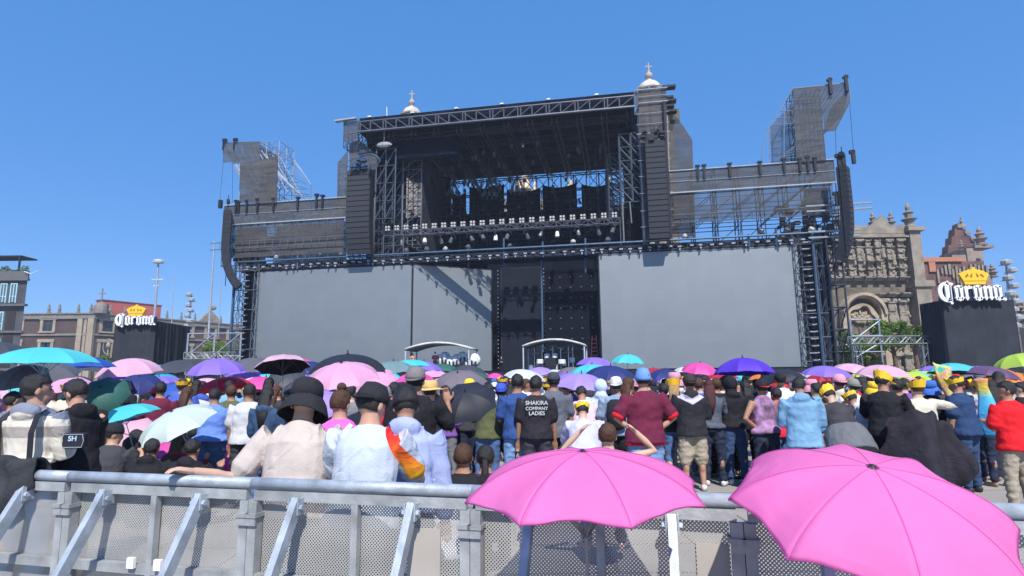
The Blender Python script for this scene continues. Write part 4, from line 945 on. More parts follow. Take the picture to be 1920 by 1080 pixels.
def sign_tower(fx0, fx1, sx, ybase, ytf, Y, side, txt, cr_c, label, yaw=0.0, dep=6.0, fa_=.1):
    # front face between pixel columns fx0..fx1 at distance Y; side face receding to pixel sx
    a = at(fx0, 640, Y); c = at(fx1, 640, Y); z = at((fx0+fx1)/2, ytf, Y).z
    rt = empty('sign_tower', label=label, cat='sign tower', group='black draped sign towers')
    ang = R(yaw); D = Vector((math.cos(ang), math.sin(ang), 0)); Nn = Vector((-D.y, D.x, 0)); L = (c-a).length
    FMx = Matrix.Translation((a.x, a.y, 0)) @ Matrix(((D.x,Nn.x,0,0),(D.y,Nn.y,0,0),(0,0,1,0),(0,0,0,1)))
    b = MB(FMx); n_ = 90
    def face(p, q, k, seed):
        rr = random.Random(seed); p = Vector(p); q = Vector(q); nrm = Vector(((q-p).y, -(q-p).x, 0)).normalized(); vs = []
        for i in range(k+1):
            o_ = nrm*(fa_*math.sin(i*.9+rr.uniform(-1.2,1.2))*rr.uniform(.3,1)+.06*math.sin(i*.31)); 
            for j in range(5): 
                pt = p+(q-p)*i/k+o_*(1.3-.22*j)+nrm*(.02*math.sin(j*3+i)); vs.append((pt.x, pt.y, z*j/4))
        b.add(vs, [(i*5+j, (i+1)*5+j, (i+1)*5+j+1, i*5+j+1) for i in range(k) for j in range(4)])
    face((0,0,0),(L,0,0),60,1); face((L,0,0),(L,dep,0),70,2); face((0,dep,0),(0,0,0),70,3); face((L,dep,0),(0,dep,0),30,4)
    b.box(.12,.12,z-.5,L-.12,dep-.12,z-.05)
    b.build('drape', M('black drape on sign tower', (.028,.032,.042), .85, 0, .25, .8, .3, 8), rt, True)
    # letters
    (tx0, ty0, tx1) = txt; s_ = abs(at(tx1, ty0, Y-.6).x-at(tx0, ty0, Y-.6).x)/5.16
    p0 = at(tx0, ty0, Y-.6); inv = FMx.inverted()
    lg = empty('lettering', label=None); lg.parent = rt
    b = MB(FMx); lp = inv @ p0; lx = lp.x; lz = lp.z
    for P in letters(): b.prism([(lx+x*s_, lz+y*s_) for x, y in P], -.50, -.36)
    bpy.data.objects.remove(lg)
    b.build('lettering', white_s, rt)
    b = MB(FMx); b.box(lx+.2*s_, -.28, lz-.1*s_, lx+5.0*s_, -.16, lz+.95*s_)
    for k in range(6): b.box(lx+(.6+.8*k)*s_, -.16, lz+.2*s_, lx+(.6+.8*k)*s_+.1, .1, lz+.4*s_)
    for k in (-.7,.7): b.box((inv @ at(cr_c[0], cr_c[1], Y-.5)).x+k*s_, -.3, lz+.8*s_, (inv @ at(cr_c[0], cr_c[1], Y-.5)).x+k*s_+.08, -.2, lz+1.8*s_)
    b.build('sign_backing', M('navy sign backing', (.012,.02,.06), .6), rt)
    o_, dk_ = crown(); cp = inv @ at(cr_c[0], cr_c[1], Y-.5); cs = abs(at(cr_c[0]+cr_c[2], cr_c[1], Y-.5).x-at(cr_c[0], cr_c[1], Y-.5).x)/2.24
    b = MB(FMx); b.prism([(cp.x+x*cs, cp.z+y*cs) for x, y in o_], -.5, -.25); co = b.build('crown', gold, rt)
    b = MB(FMx)
    for P in dk_: b.prism([(cp.x+x*cs, cp.z+y*cs) for x, y in P], -.515, -.495)
    each(b, 'crown_detail', gold_d, co)
    return FMx, L
sign_tower(213, 290, 352, 690, 602, 56, 1, (213,608,291), (254,592,36), 'left black draped sign tower with white lettering and golden crown beside the palace', 0)
sign_tower(1776, 1911, 1733, 690, 562, 44, -1, (1763,561,1893), (1829,533,56), 'right black draped sign tower with white lettering and golden crown before the church', 0, 2.5, .05)
# ---- masts, lamps ---------------------------------------------------------
def mast(px0, y0, px1, y1, Y, r_, label, head=None, cat='mast'):
    rt = empty('mast', label=label, cat=cat); p = at(px0, y0, Y); q = at(px1, y1, Y)
    b = MB(); b.tube((q.x, Y, 0), p, r_, 6, r_*.6); b.build('pole', steel2, rt); b = MB()
    if head == 'flood':
        b.lathe(p-Vector((0,0,.3)), [(.2,0),(.9,.15),(1.0,.5),(.6,.8),(.2,.9)], 10); b.box(p.x-1,Y-.1,p.z-3.4,p.x+1.3,Y+.1,p.z-3.2); b.box(p.x-.6,Y-.1,p.z-4.6,p.x+.5,Y+.1,p.z-4.4)
        b.build('lamp_head', M('pale lamp head', (.5,.53,.56), .4), rt)
    if head == 'horns':
        for k in range(9):
            z = p.z-.4-k*.95; x = p.x+((k % 2)-.5)*.5; b.lathe((x,Y-.3,z), [(.2,-.3),(.55,-.25),(.6,.1),(.25,.3)], 8); b.box(x-.5,Y-.2,z-.35,x+.5,Y+.3,z-.28)
        b.build('lamp_head', M('grey flood lamp', (.35,.37,.4), .4), rt)
mast(297, 492, 288, 640, 110, .3, 'tall grey lamp mast rising behind the left sign tower', 'flood', 'lamp post')
mast(327, 518, 322, 640, 120, .12, 'thin bare pole beside the tall lamp mast', None)
mast(359, 548, 355, 640, 105, .16, 'pole with stacked flood lamps above the palace roof', 'horns', 'lamp post')
mast(402, 452, 391, 640, 90, .2, 'tall leaning pole left of the curved loudspeaker array', None)
mast(416, 500, 411, 640, 95, .08, 'thin wire like pole between the palace and the stage', None)
mast(1886, 486, 1893, 660, 70, .18, 'pole with stacked flood lamps behind the right sign tower', 'horns', 'lamp post')
b = MB(); p = at(176,558,YA-1); b.tube((p.x,YA-1,p.z-3),(p.x,YA-1,p.z),.1,4)
# small rooftop street lamp in front of palace
sl_ = empty('street_lamp', label='ornate white bracket street lamp in front of the palace corner', cat='street lamp')
b = MB(); x = at(203,650,100).x; b.tube((x,100,0),(x,100,at(203,655,100).z),.12,6); b.build('post', trim, sl_)
b = MB(); zc2 = at(203,650,100).z
for k in range(16):
    t = k/16*6.283; t2 = (k+1)/16*6.283; b.tube((x+.9*math.cos(t),100,zc2+1.3*math.sin(t)),(x+.9*math.cos(t2),100,zc2+1.3*math.sin(t2)),.07,4)
b.ball((x,100,zc2+.2),.35,.35,.5); b.build('scroll', trim, sl_)
# ---- ground truss gates ----------------------------------------------------
def gtruss(px0, px1, y0, y1, Y, label):
    rt = empty('ground_truss', label=label, cat='truss'); a = at(px0, (y0+y1)/2, Y); c = at(px1, (y0+y1)/2, Y); h = abs(at(px0, y0, Y).z-at(px0, y1, Y).z)
    b = MB(); truss(b, (a.x,Y,(a.z+c.z)/2), (c.x,Y,(a.z+c.z)/2), h*.8, h, h*1.1, .05, .035); b.build('beam', M('grey aluminium', (.24,.26,.27), .45, .3), rt)
    b = MB(); b.mark(); truss(b, (a.x+.5,Y,0), (a.x+.5,Y,a.z-h*.55), .4, .4, .6, .04, .03); b.mark(); truss(b, (c.x-.5,Y,0), (c.x-.5,Y,a.z-h*.55), .4, .4, .6, .04, .03); each(b, 'leg', M('grey aluminium', (.24,.26,.27), .45, .3), rt)
gtruss(1593, 1742, 631, 645, 46, 'silver lattice truss beam between the stage and the right sign tower')
gtruss(347, 434, 661, 673, 52, 'silver lattice truss beam between the left sign tower and the stage')
b = MB(); x0 = at(1594,600,50).x
for yy in (600,630,660): b.tube((x0,50,at(1594,yy,50).z),(x0+2.6,50,at(1594,yy,50).z),.06,4)
b.tube((x0,50,0),(x0,50,at(1594,598,50).z),.07,4); b.tube((x0+2.4,50,0),(x0+2.4,50,at(1594,598,50).z),.07,4); b.tube((x0,50,at(1594,640,50).z),(x0+2.6,50,at(1594,600,50).z),.05,4); b.tube((x0+.2,50,at(1594,670,50).z),(x0+2.6,50,at(1594,640,50).z),.05,4)
tag(b.build('support_scaffold', steel2), 'small grey scaffold frame standing in front of the green tree', 'scaffold')
b = MB(); x0 = at(355,600,54).x; x1 = at(372,600,54).x; zt2 = at(360,595,54).z
quadbrace(b, x0, x1+4, 54, 0, zt2-1.5, 3, 2, .07); tag(b.build('support_scaffold', steel2), 'grey scaffold frame standing right beside the left sign tower', 'scaffold')
# ---- trees ------------------------------------------------------------------
leaf = [M('leaf green %d' % i, c, .7, 0, .25, 2, tr=.3) for i, c in enumerate(((.14,.24,.035),(.07,.14,.025),(.23,.31,.06)))]
def tree(px, ytop, ybot, wpx, Y, label, seed, n=6500):
    rr = random.Random(seed); c = at(px, (ytop+ybot)/2, Y); x = c.x; zt2 = at(px, ytop, Y).z; zb2 = max(1.2, at(px, ybot, Y).z); wd = wpx/2/FPX*Y
    rt = empty('tree', (x, Y, 0), 0, label, 'tree', 'trees in front of the church'); H_ = zt2-zb2
    b = MB(); b.limb([(0,0,0),(.1,0,zb2*.6),(0,.1,zb2+.3),(.1,0,zb2+H_*.5)], [.28,.22,.17,.08], 8)
    for i in range(9):
        a = rr.uniform(0,6.28); r_ = wd*rr.uniform(.4,.85); b.tube((0,0,zb2*.8+rr.uniform(0,H_*.4)), (r_*math.cos(a), r_*math.sin(a), zb2+H_*rr.uniform(.3,.9)), .08, 5, .02)
    b.build('trunk', M('brown bark', (.13,.09,.06), .9), rt)
    b = MB(); cl = [(Vector((rr.uniform(-1,1)*wd*.8, rr.uniform(-1,1)*wd*.6, zb2+H_*rr.uniform(.08,.88))), rr.uniform(.25,.45)*min(wd, H_)*.75) for _ in range(26)]
    for i in range(n):
        c_, r_ = rr.choice(cl); d = Vector((rr.gauss(0,1), rr.gauss(0,1), rr.gauss(0,1))).normalized()*r_*rr.uniform(.5,1.1); d.z *= .7; p = c_+d
        u_ = Vector((rr.gauss(0,1), rr.gauss(0,1), rr.gauss(0,1))).normalized(); v_ = u_.cross(Vector((rr.gauss(0,1), rr.gauss(0,1), rr.gauss(0,1)))).normalized(); s_ = rr.uniform(.08,.16)
        b.k = 0 if rr.random() < .5 else (1 if rr.random() < .6 else 2)
        b.add([p-u_*s_, p+v_*s_*.6, p+u_*s_, p-v_*s_*.6], [(0,1,2,3)])
    b.build('crown', leaf, rt)
tree(1620, 596, 684, 92, 56, 'bright green leafy tree right of the black stage scaffolding', 5)
tree(1672, 602, 650, 78, 60, 'broad olive green tree crown behind the silver truss beam', 7)
tree(1712, 604, 650, 56, 62, 'small green tree crown beside the right sign tower', 9)
tree(408, 640, 662, 60, 80, 'low green tree in front of the palace beside the stage', 12, 3000)
tree(205, 662, 690, 30, 90, 'small bush like tree at the foot of the palace corner', 13, 1500)
b = MB(); pr(b, Pl(68), 1600, 650, 1640, 712, -2, 0); tag(b.build('low_wall', redstone), 'low red stone wall below the bright green tree', 'wall')
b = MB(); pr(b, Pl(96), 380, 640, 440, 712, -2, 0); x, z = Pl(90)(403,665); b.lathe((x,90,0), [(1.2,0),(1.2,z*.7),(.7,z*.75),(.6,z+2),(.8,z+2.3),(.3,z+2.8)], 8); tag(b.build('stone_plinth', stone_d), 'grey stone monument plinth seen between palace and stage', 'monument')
# ================================================================ the crowd barrier
ZR_ = 1.12
pa_, pb_ = atz(60, 880.5, ZR_), atz(1900, 944, ZR_)
BD = Vector((pb_.x-pa_.x, pb_.y-pa_.y, 0)).normalized(); BN = Vector((-BD.y, BD.x, 0))   # BN away from the camera
def bs(px, py=1000):      # parameter along the barrier where a pixel column meets it
    d = ray(px, py); t = (pa_-CAM).dot(BN)/d.dot(BN); p = CAM+d*t; return (p-pa_).dot(BD)
s0 = bs(133,905); s3 = bs(1390,950); MWD = (s3-s0)/3
galv = M('galvanised barrier steel', (.36,.405,.46), .55, .3, .30, 9, .15, 70)
galv_p = M('galvanised barrier post', (.37,.385,.39), .6, .3, .28, 7, .15, 50)
perf = M('perforated grey plate', (.38,.375,.36), .65, .15, .2, 3)
N_, L_ = nd(perf); tcn = [n for n in N_ if n.type == 'TEX_COORD'][0]
mp = N_.new('ShaderNodeMapping'); mp.inputs['Rotation'].default_value = (R(90),0,0); mp2 = N_.new('ShaderNodeMapping'); mp2.inputs['Rotation'].default_value = (0,0,R(45))
L_.new(tcn.outputs['Object'], mp.inputs[0]); L_.new(mp.outputs[0], mp2.inputs[0])
vo = N_.new('ShaderNodeTexVoronoi'); vo.voronoi_dimensions = '2D'; vo.inputs['Randomness'].default_value = 0; vo.inputs['Scale'].default_value = 1/.0125
L_.new(mp2.outputs[0], vo.inputs['Vector'])
lt = N_.new('ShaderNodeMath'); lt.operation = 'GREATER_THAN'; lt.inputs[1].default_value = .31; L_.new(vo.outputs['Distance'], lt.inputs[0])
tr_ = N_.new('ShaderNodeBsdfTransparent'); mx = N_.new('ShaderNodeMixShader'); L_.new(lt.outputs[0], mx.inputs[0]); L_.new(tr_.outputs[0], mx.inputs[1]); L_.new(N_['Principled BSDF'].outputs[0], mx.inputs[2]); L_.new(mx.outputs[0], N_['Material Output'].inputs['Surface'])
plate = M('plain beige plate', (.42,.385,.345), .8, 0, .1, 2)
places = ['with a dark jacket on it', 'with a hand on its rail', 'before the white tee', 'behind the left magenta umbrella', 'behind the right magenta umbrella', 'at the right edge']
for i in range(-1, 5):
    o_ = pa_+BD*(s0+MWD*i); rt = empty('crowd_barrier', (o_.x, o_.y, 0), math.atan2(BD.y, BD.x), 'steel crowd barrier with perforated plate '+places[i+1], 'barrier', 'steel crowd barrier sections in a row')
    x0 = 0.004 if i != -1 else MWD*.725; x1 = MWD-.004
    b = MB(); b.tube((x0,0,ZR_-.03),(x1,0,ZR_-.03),.031,12); 
    for x in (x0, x1): b.ball((x,0,ZR_-.03),.0315,.0315,.0315,10,6)
    b.build('top_rail', galv, rt, True)
    b = MB(); b.box(x0+.02,-.018,ZR_-.115,x1-.02,.018,ZR_-.064); b.box(.05,-.02,.585,MWD-.05,.02,.635); b.box(.05,-.02,.06,MWD-.05,.02,.12)
    b.build('cross_rail', galv_p, rt)
    for x in (.027, MWD-.027):
        b = MB(); b.box(x-.025,-.03,.02,x+.025,.03,ZR_-.118); b.box(x-.035,-.05,ZR_-.2,x+.035,.045,ZR_-.18); b.box(x-.03,-.045,ZR_-.24,x+.03,-.032,ZR_-.2)
        b.build('post', galv_p, rt)
    b = MB(); b.box(MWD/2-.018,-.022,.12,MWD/2+.018,.018,ZR_-.116); b.build('mid_post', galv_p, rt)
    for x in (MWD*.24, MWD*.76):
        b = MB(); b.bar((x,-.03,ZR_-.1),(x,-.62,.03),.062,.038,(1,0,0)); o1_ = b.build('strut', galv, rt)
        b = MB(); 
        for sg in (-1,1): b.tube((x+sg*.028,-.05,ZR_-.135),(x+sg*.045,-.05,ZR_-.135),.014,6); b.box(x+sg*.026-.004,-.07,ZR_-.17,x+sg*.026+.004,0,ZR_-.09)
        each(b, 'bolt', galv, o1_)
    b = MB(); b.box(.055,.03,.05,MWD-.055,.032,ZR_-.12); b.build('perforated_plate', perf, rt)
    b = MB(); b.box(.01,.06,.0,MWD-.01,1.05,.03); b.build('foot_plate', M('worn foot plate', (.46,.43,.39), .7, .1, .12, 3, .2, 60), rt)
    if i in (1,2):
        b = MB(); sx = MWD-.34 if i == 1 else MWD-.20; b.box(sx,.018,.13,sx+.17 if i == 1 else sx+.14,.026,.9); b.build('cover_plate', plate, rt)
    if i == 0:
        b = MB()
        for x in (MWD*.40, MWD*.545): b.box(x,-.045,.62,x+.045,-.025,.675)
        each(b, 'white_tag', M('white tag', (.8,.8,.78), .6), rt)
b = MB(); o_ = pa_; 
# dark jacket thrown over the left end of the rail
vs = []; nx, ny = 22, 26; rr = random.Random(3)
MJ = Matrix.Translation((pa_.x, pa_.y, 0)) @ Matrix.Rotation(math.atan2(BD.y, BD.x), 4, 'Z')
b = MB(MJ); xs0 = -.55; 
for i in range(nx+1):
    u_ = i/nx; x = xs0+.62*u_
    for j in range(ny+1):
        t = j/ny; fall = (.20+.1*math.sin(u_*3.1)) if u_ < .75 else .24-(u_-.75)*.5
        s_ = (t-.5)*2*(fall+.06)
        if abs(s_) < .05: y = s_; z = ZR_+.012+math.sqrt(max(0,.05**2-s_**2))*.5+.02
        else: y = math.copysign(.05+.02*math.sin(u_*17+t*4), s_); z = ZR_+.02-(abs(s_)-.05)
        n1 = noise.noise(Vector((x*7, t*5, 1.7)))
        vs.append((x+.06*(t-.5)*(1-u_)+.02*n1, y*1.1+n1*.03, z+.025*noise.noise(Vector((x*9, t*3, 4)))+.015))
b.add(vs, [(i*(ny+1)+j, (i+1)*(ny+1)+j, (i+1)*(ny+1)+j+1, i*(ny+1)+j+1) for i in range(nx) for j in range(ny)])
jk = b.build('jacket', M('charcoal jacket cloth', (.035,.038,.045), .9, 0, .3, 6, .4, 60), None, True)
md = jk.modifiers.new('s', 'SOLIDIFY'); md.thickness = .012
tag(jk, 'dark charcoal jacket thrown over the left end of the barrier rail', 'jacket')
# ================================================================ umbrellas
def canopy_mesh(Rr, sag, seg=6, rad=8, scal=.05, thick=0, wob=0, seed=0, off=0):
    rr = random.Random(seed); b = MB(); n = 8
    def rib(k, t):
        a = 2*math.pi*k/n+.2; r_ = Rr*math.sin(t*1.18)/math.sin(1.18); z = -sag*(1-math.cos(t*1.18))/(1-math.cos(1.18))
        return Vector((r_*math.cos(a), r_*math.sin(a), z-off))
    for k in range(n):
        vs = []
        for j in range(rad+1):
            t = .015+.985*j/rad
            for i in range(seg+1):
                s_ = i/seg; tt = t*(1-scal*math.sin(math.pi*s_)*(t**3)); p = rib(k, tt).lerp(rib(k+1, tt), s_)
                dp = math.sin(math.pi*s_)*t
                p.z += -wob*.6*dp + wob*dp*noise.noise(Vector((p.x*5+seed, p.y*5, k)))*1.1
                if wob: p.z += wob*.5*t*t*noise.noise(Vector((s_*4+k*3, t*14, seed)))*math.sin(math.pi*s_)
                vs.append(p)
        b.add(vs, [(j*(seg+1)+i, (j+1)*(seg+1)+i, (j+1)*(seg+1)+i+1, j*(seg+1)+i+1) for j in range(rad) for i in range(seg)])
    me = b.mesh('canopy'); me.polygons.foreach_set('use_smooth', [True]*len(me.polygons))
    # make sure normals point up
    if sum(p.normal.z for p in me.polygons) < 0: me.flip_normals()
    return me
shaft_m = M('umbrella shaft metal', (.25,.26,.28), .35, .6); tipm = M('black umbrella tip', (.02,.02,.025), .5)
CM = {}
for q_, (sg_, wob_) in enumerate(((.17,.01),(.22,.015),(.27,.02))):
    me = canopy_mesh(.5, sg_, 4, 6, .06, wob=wob_, seed=q_); me.materials.append(tipm)
    ml = canopy_mesh(.495, sg_, 4, 6, .06, wob=wob_, seed=q_, off=.006); ml.materials.append(tipm)
    sb = MB(); sb.tube((0,0,.0),(0,0,-.82),.007,5); ms = sb.mesh('shaft'); ms.materials.append(shaft_m)
    hb = MB(); hb.tube((0,0,-.78),(0,0,-.9),.014,6); hm_ = hb.mesh('handle'); hm_.materials.append(tipm)
    tb = MB(); tb.tube((0,0,0),(0,0,.05),.008,5); tb.ball((0,0,.004),.022,.022,.01,8,4); mt = tb.mesh('tip'); mt.materials.append(tipm)
    ribs = []
    for k in range(8):
        a = 2*math.pi*k/8+.2; rbm = MB(); pr_ = None
        for j in range(5):
            t = j/4; r_ = .495*math.sin(t*1.18)/math.sin(1.18); z = -sg_*(1-math.cos(t*1.18))/(1-math.cos(1.18))-.012; p = (r_*math.cos(a), r_*math.sin(a), z)
            if pr_: rbm.tube(pr_, p, .004, 4)
            pr_ = p
        rbm.tube((0,0,-.3),(.25*math.cos(a),.25*math.sin(a),-sg_*.26),.003,4)
        rm = rbm.mesh('rib'); rm.materials.append(shaft_m); ribs.append(rm)
    CM[q_] = (me, ml, ms, hm_, mt, ribs)
def om(o, m): o.material_slots[0].link = 'OBJECT'; o.material_slots[0].material = m
UMB = []
COLS = dict(turquoise=(.10,.62,.68), cyan=(.03,.42,.60), pink=(.78,.40,.60), palepink=(.78,.47,.60), magenta=(.80,.10,.42), purple=(.30,.19,.72), violet=(.12,.05,.60),
            lilac=(.42,.30,.74), grey=(.14,.145,.17), darkgrey=(.055,.06,.075), black=(.022,.024,.034), navy=(.035,.05,.20), blue=(.04,.12,.50), green=(.05,.16,.13), lime=(.50,.70,.10),
            red=(.50,.035,.06), mint=(.62,.72,.68), white=(.70,.72,.74), taupe=(.22,.19,.22), plum=(.16,.09,.20), greyteal=(.20,.32,.34), orange=(.85,.25,.05), yellow=(.85,.6,.06), teal=(.04,.33,.36))
ucache = {}
def umat(c):
    if c not in ucache: ucache[c] = M(c+' umbrella cloth', COLS[c], .55, 0, .05, 5, .12, 60, tr=.32 if c not in ('black','darkgrey') else .1, spec=.35)
    return ucache[c]
def umbrella(px, py, wpx, colr, label, dia=1.0, tilt=(0,0), sh=1, lining=None, full=False, group='open umbrellas in the crowd', shaft=True, rot=None, name='umbrella'):
    # px,py: pixel of the crown top; tilt = (towards the camera +, towards the right +) degrees
    Y = FPX*dia/wpx; p = at(px, py, Y)
    rt = empty(name, p, 0, label, 'umbrella', group); rt.scale = (dia,)*3
    rt.rotation_euler = (Matrix.Rotation(R(tilt[1]), 3, 'Y') @ Matrix.Rotation(R(tilt[0]), 3, 'X') @ Matrix.Rotation(rot if rot is not None else random.uniform(0,.78), 3, 'Z')).to_euler()
    me, ml, ms, hm_, mt, ribs = CM[sh]
    def mk(n, d, m=None):
        o = bpy.data.objects.new(n, d); col.objects.link(o); o.parent = rt
        if m: om(o, m)
        return o
    mk('canopy', me, umat(colr)); 
    if lining: mk('lining', ml, umat(lining))
    if shaft: mk('shaft', ms)
    mk('tip', mt)
    if full:
        mk('handle', hm_)
        for r_ in ribs: mk('rib', r_)
    UMB.append((rt, p, colr)); return rt
U_ = umbrella
U_(85,651,178,'turquoise','wide turquoise umbrella above the man in the cream jacket',1.1,(2,0),0,full=True,rot=.2)
U_(60,681,150,'grey','dark grey umbrella low behind the man in the cream jacket',1.05,(14,-3),1)
U_(-6,640,170,'darkgrey','dark umbrella cut by the left edge of the picture above the others',1.1,(0,4),1)
U_(2,732,70,'palepink','pale pink umbrella at the left edge beside the cream jacket sleeve',1.0,(20,0),1)
U_(-14,772,130,'cyan','blue umbrella low at the left edge behind the barrier jacket',.9,(4,14),1)
U_(150,668,120,'blue','blue umbrella peeking out right of the wide turquoise umbrella',1.0,(0,0),0)
U_(188,726,92,'green','dark green umbrella tilted back behind the man in black',.78,(48,14),2,full=True)
U_(196,676,95,'darkgrey','dark grey umbrella between the turquoise and the pale pink umbrellas',1.0,(0,4),1)
U_(241,672,110,'palepink','pale pink umbrella before the left black sign tower',1.0,(8,-4),2,full=True)
U_(120,706,100,'pink','pink umbrella seen above the head of the man in black',.95,(10,0),1)
U_(262,706,85,'navy','navy blue umbrella under the pale pink one near the left sign tower',.95,(22,8),1)
U_(337,675,98,'darkgrey','charcoal umbrella between the pale pink and the purple umbrellas',1.05,(6,-4),1,lining='navy')
U_(300,684,50,'cyan','small cyan umbrella between the pale pink and charcoal umbrellas',.95,(0,0),1)
U_(406,672,103,'purple','light purple umbrella left of the black lamp column',1.0,(6,-2),2,full=True)
U_(480,671,88,'grey','grey umbrella between the light purple and the black lined pink umbrellas',1.0,(10,6),1)
U_(228,762,117,'turquoise','turquoise umbrella tilted left above the seated man in a black cap',.82,(6,-17),1,full=True)
U_(322,772,142,'mint','mint white umbrella tilted left in the seated crowd',.98,(22,-17),1,full=True,name='umbrella')
U_(338,756,95,'white','white umbrella behind the mint white one',1.0,(18,-22),2)
U_(325,829,100,'magenta','magenta umbrella held low under the mint white one',.8,(8,2),1,full=True)
U_(243,822,105,'palepink','pale pink umbrella lying low behind the seated man in a black cap',.85,(60,18),1)
U_(196,806,80,'blue','bright blue umbrella low behind the seated man in a black cap',.8,(40,-20),1)
U_(428,842,100,'magenta','magenta umbrella tilted towards us left of the beige tee shirt',.85,(42,-30),0)
U_(300,735,80,'blue','crumpled blue umbrella among the seated people on the left',.8,(45,-25),1)
U_(530,668,100,'palepink','pink umbrella with black lining tilted to the left over the left screen',1.0,(-14,-9),1,lining='black',full=True)
U_(498,700,66,'turquoise','turquoise umbrella under the black lined pink umbrella',1.0,(0,-10),0)
U_(560,672,60,'magenta','small magenta umbrella behind the black lined pink umbrella',1.0,(0,0),0)
U_(570,678,75,'navy','navy umbrella left of the big black umbrella',1.0,(8,-6),1)
U_(548,700,90,'darkgrey','blue grey umbrella above the black bucket hat',1.0,(30,20),1)
U_(652,664,150,'black','big black umbrella below the left screen',1.3,(7,0),1,full=True)
U_(640,681,140,'pink','big pink umbrella behind the woman with the hair bun',.95,(16,-3),1,full=True,rot=.5)
U_(692,705,98,'pink','pink umbrella right behind the hair bun woman and lower than the big pink one',.95,(34,-14),1)
U_(600,740,110,'lilac','pale lilac umbrella between the bucket hat and the pink top',.9,(30,0),1)
U_(738,677,90,'greyteal','grey teal umbrella right of the big black umbrella',1.05,(4,0),1)
U_(722,694,80,'turquoise','turquoise umbrella under the grey teal one',1.0,(0,6),1)
U_(772,674,75,'turquoise','turquoise umbrella behind the man in the grey cap',.95,(0,0),0)
U_(795,677,74,'purple','light purple umbrella behind the man in the grey cap',1.0,(0,6),1)
U_(836,682,62,'green','dark green umbrella below the left arched canopy',1.0,(0,8),1)
U_(858,699,108,'taupe','taupe grey umbrella behind the front black umbrella',1.0,(22,-4),1,full=True)
U_(885,686,68,'darkgrey','dark grey umbrella at the foot of the angled screen',1.0,(12,12),1)
U_(872,735,118,'black','black creased umbrella tilted towards us at the centre left',.66,(38,-8),1,full=True,rot=.15)
U_(968,792,110,'darkgrey','grey umbrella lowered beside the jeans of the man in the navy tee',.9,(55,-40),1)
U_(1002,690,60,'lilac','lilac umbrella left of the drum kit posts above the black lettered shirt',.95,(10,-14),1)
U_(985,694,56,'red','dark red umbrella in front of the drum kit',1.0,(0,-6),1)
U_(1117,670,74,'purple','light purple umbrella behind the red ladder',1.0,(0,4),1)
U_(1072,688,64,'taupe','brownish umbrella in front of the drum kit',1.0,(0,0),1)
U_(1110,683,92,'turquoise','turquoise umbrella over the crouching white clad person',1.0,(2,0),1)
U_(1090,700,110,'lilac','lilac umbrella just below the turquoise one',1.0,(8,4),1)
U_(1177,664,64,'turquoise','turquoise umbrella with black knob against the right screen',1.0,(2,2),2,full=True)
U_(1247,692,66,'navy','navy umbrella right of the blue cap',1.0,(8,0),1)
U_(1225,690,60,'red','red umbrella just right of the blue cap',1.0,(0,0),0)
U_(1313,680,70,'magenta','hot pink umbrella against the lower edge of the right screen',.95,(8,4),2)
U_(1283,688,44,'white','white patterned umbrella left of the hot pink one',.95,(0,0),1)
U_(1392,671,110,'violet','violet umbrella against the lower edge of the right screen',1.05,(-4,1),2,lining='violet',full=True)
U_(1352,699,66,'red','red umbrella under the violet umbrella',1.0,(0,0),0)
U_(1366,703,48,'cyan','cyan umbrella under the violet umbrella',1.0,(0,0),1)
U_(1428,701,50,'orange','orange umbrella right under the violet umbrella',1.0,(0,0),1)
U_(1458,698,58,'lime','lime green umbrella right of the violet umbrella',.95,(8,-18),1)
U_(1550,686,90,'purple','light purple umbrella right of the denim jacket man',1.0,(4,4),1,full=True)
U_(1610,684,82,'palepink','pale pink umbrella next to the light purple one on the right',1.0,(8,16),1)
U_(1655,684,92,'palepink','wide pale pink umbrella below the silver truss beam',1.0,(4,3),1)
U_(1714,697,52,'turquoise','small turquoise umbrella right of the wide pale pink one',.95,(0,0),0)
U_(1746,686,44,'purple','small purple umbrella before the right sign tower',.95,(0,0),1)
U_(1785,681,84,'turquoise','turquoise umbrella before the right sign tower',1.0,(-4,4),1,lining='darkgrey')
U_(1838,690,48,'turquoise','small turquoise umbrella right of the larger one before the sign tower',.95,(0,0),1)
U_(1862,687,88,'plum','plum coloured umbrella before the right sign tower',1.0,(6,10),1)
U_(1902,664,92,'lime','lime green umbrella with blue lining at the right edge',1.05,(-8,-10),2,lining='blue',full=True)
U_(1850,798,80,'red','red umbrella lowered behind the man in the red tee',.85,(30,10),1)
U_(1905,700,60,'cyan','blue umbrella above the head of the man in the red tee',.95,(0,0),1)
U_(1553,768,62,'purple','violet umbrella low beside the denim jacket elbow',.7,(30,0),1)
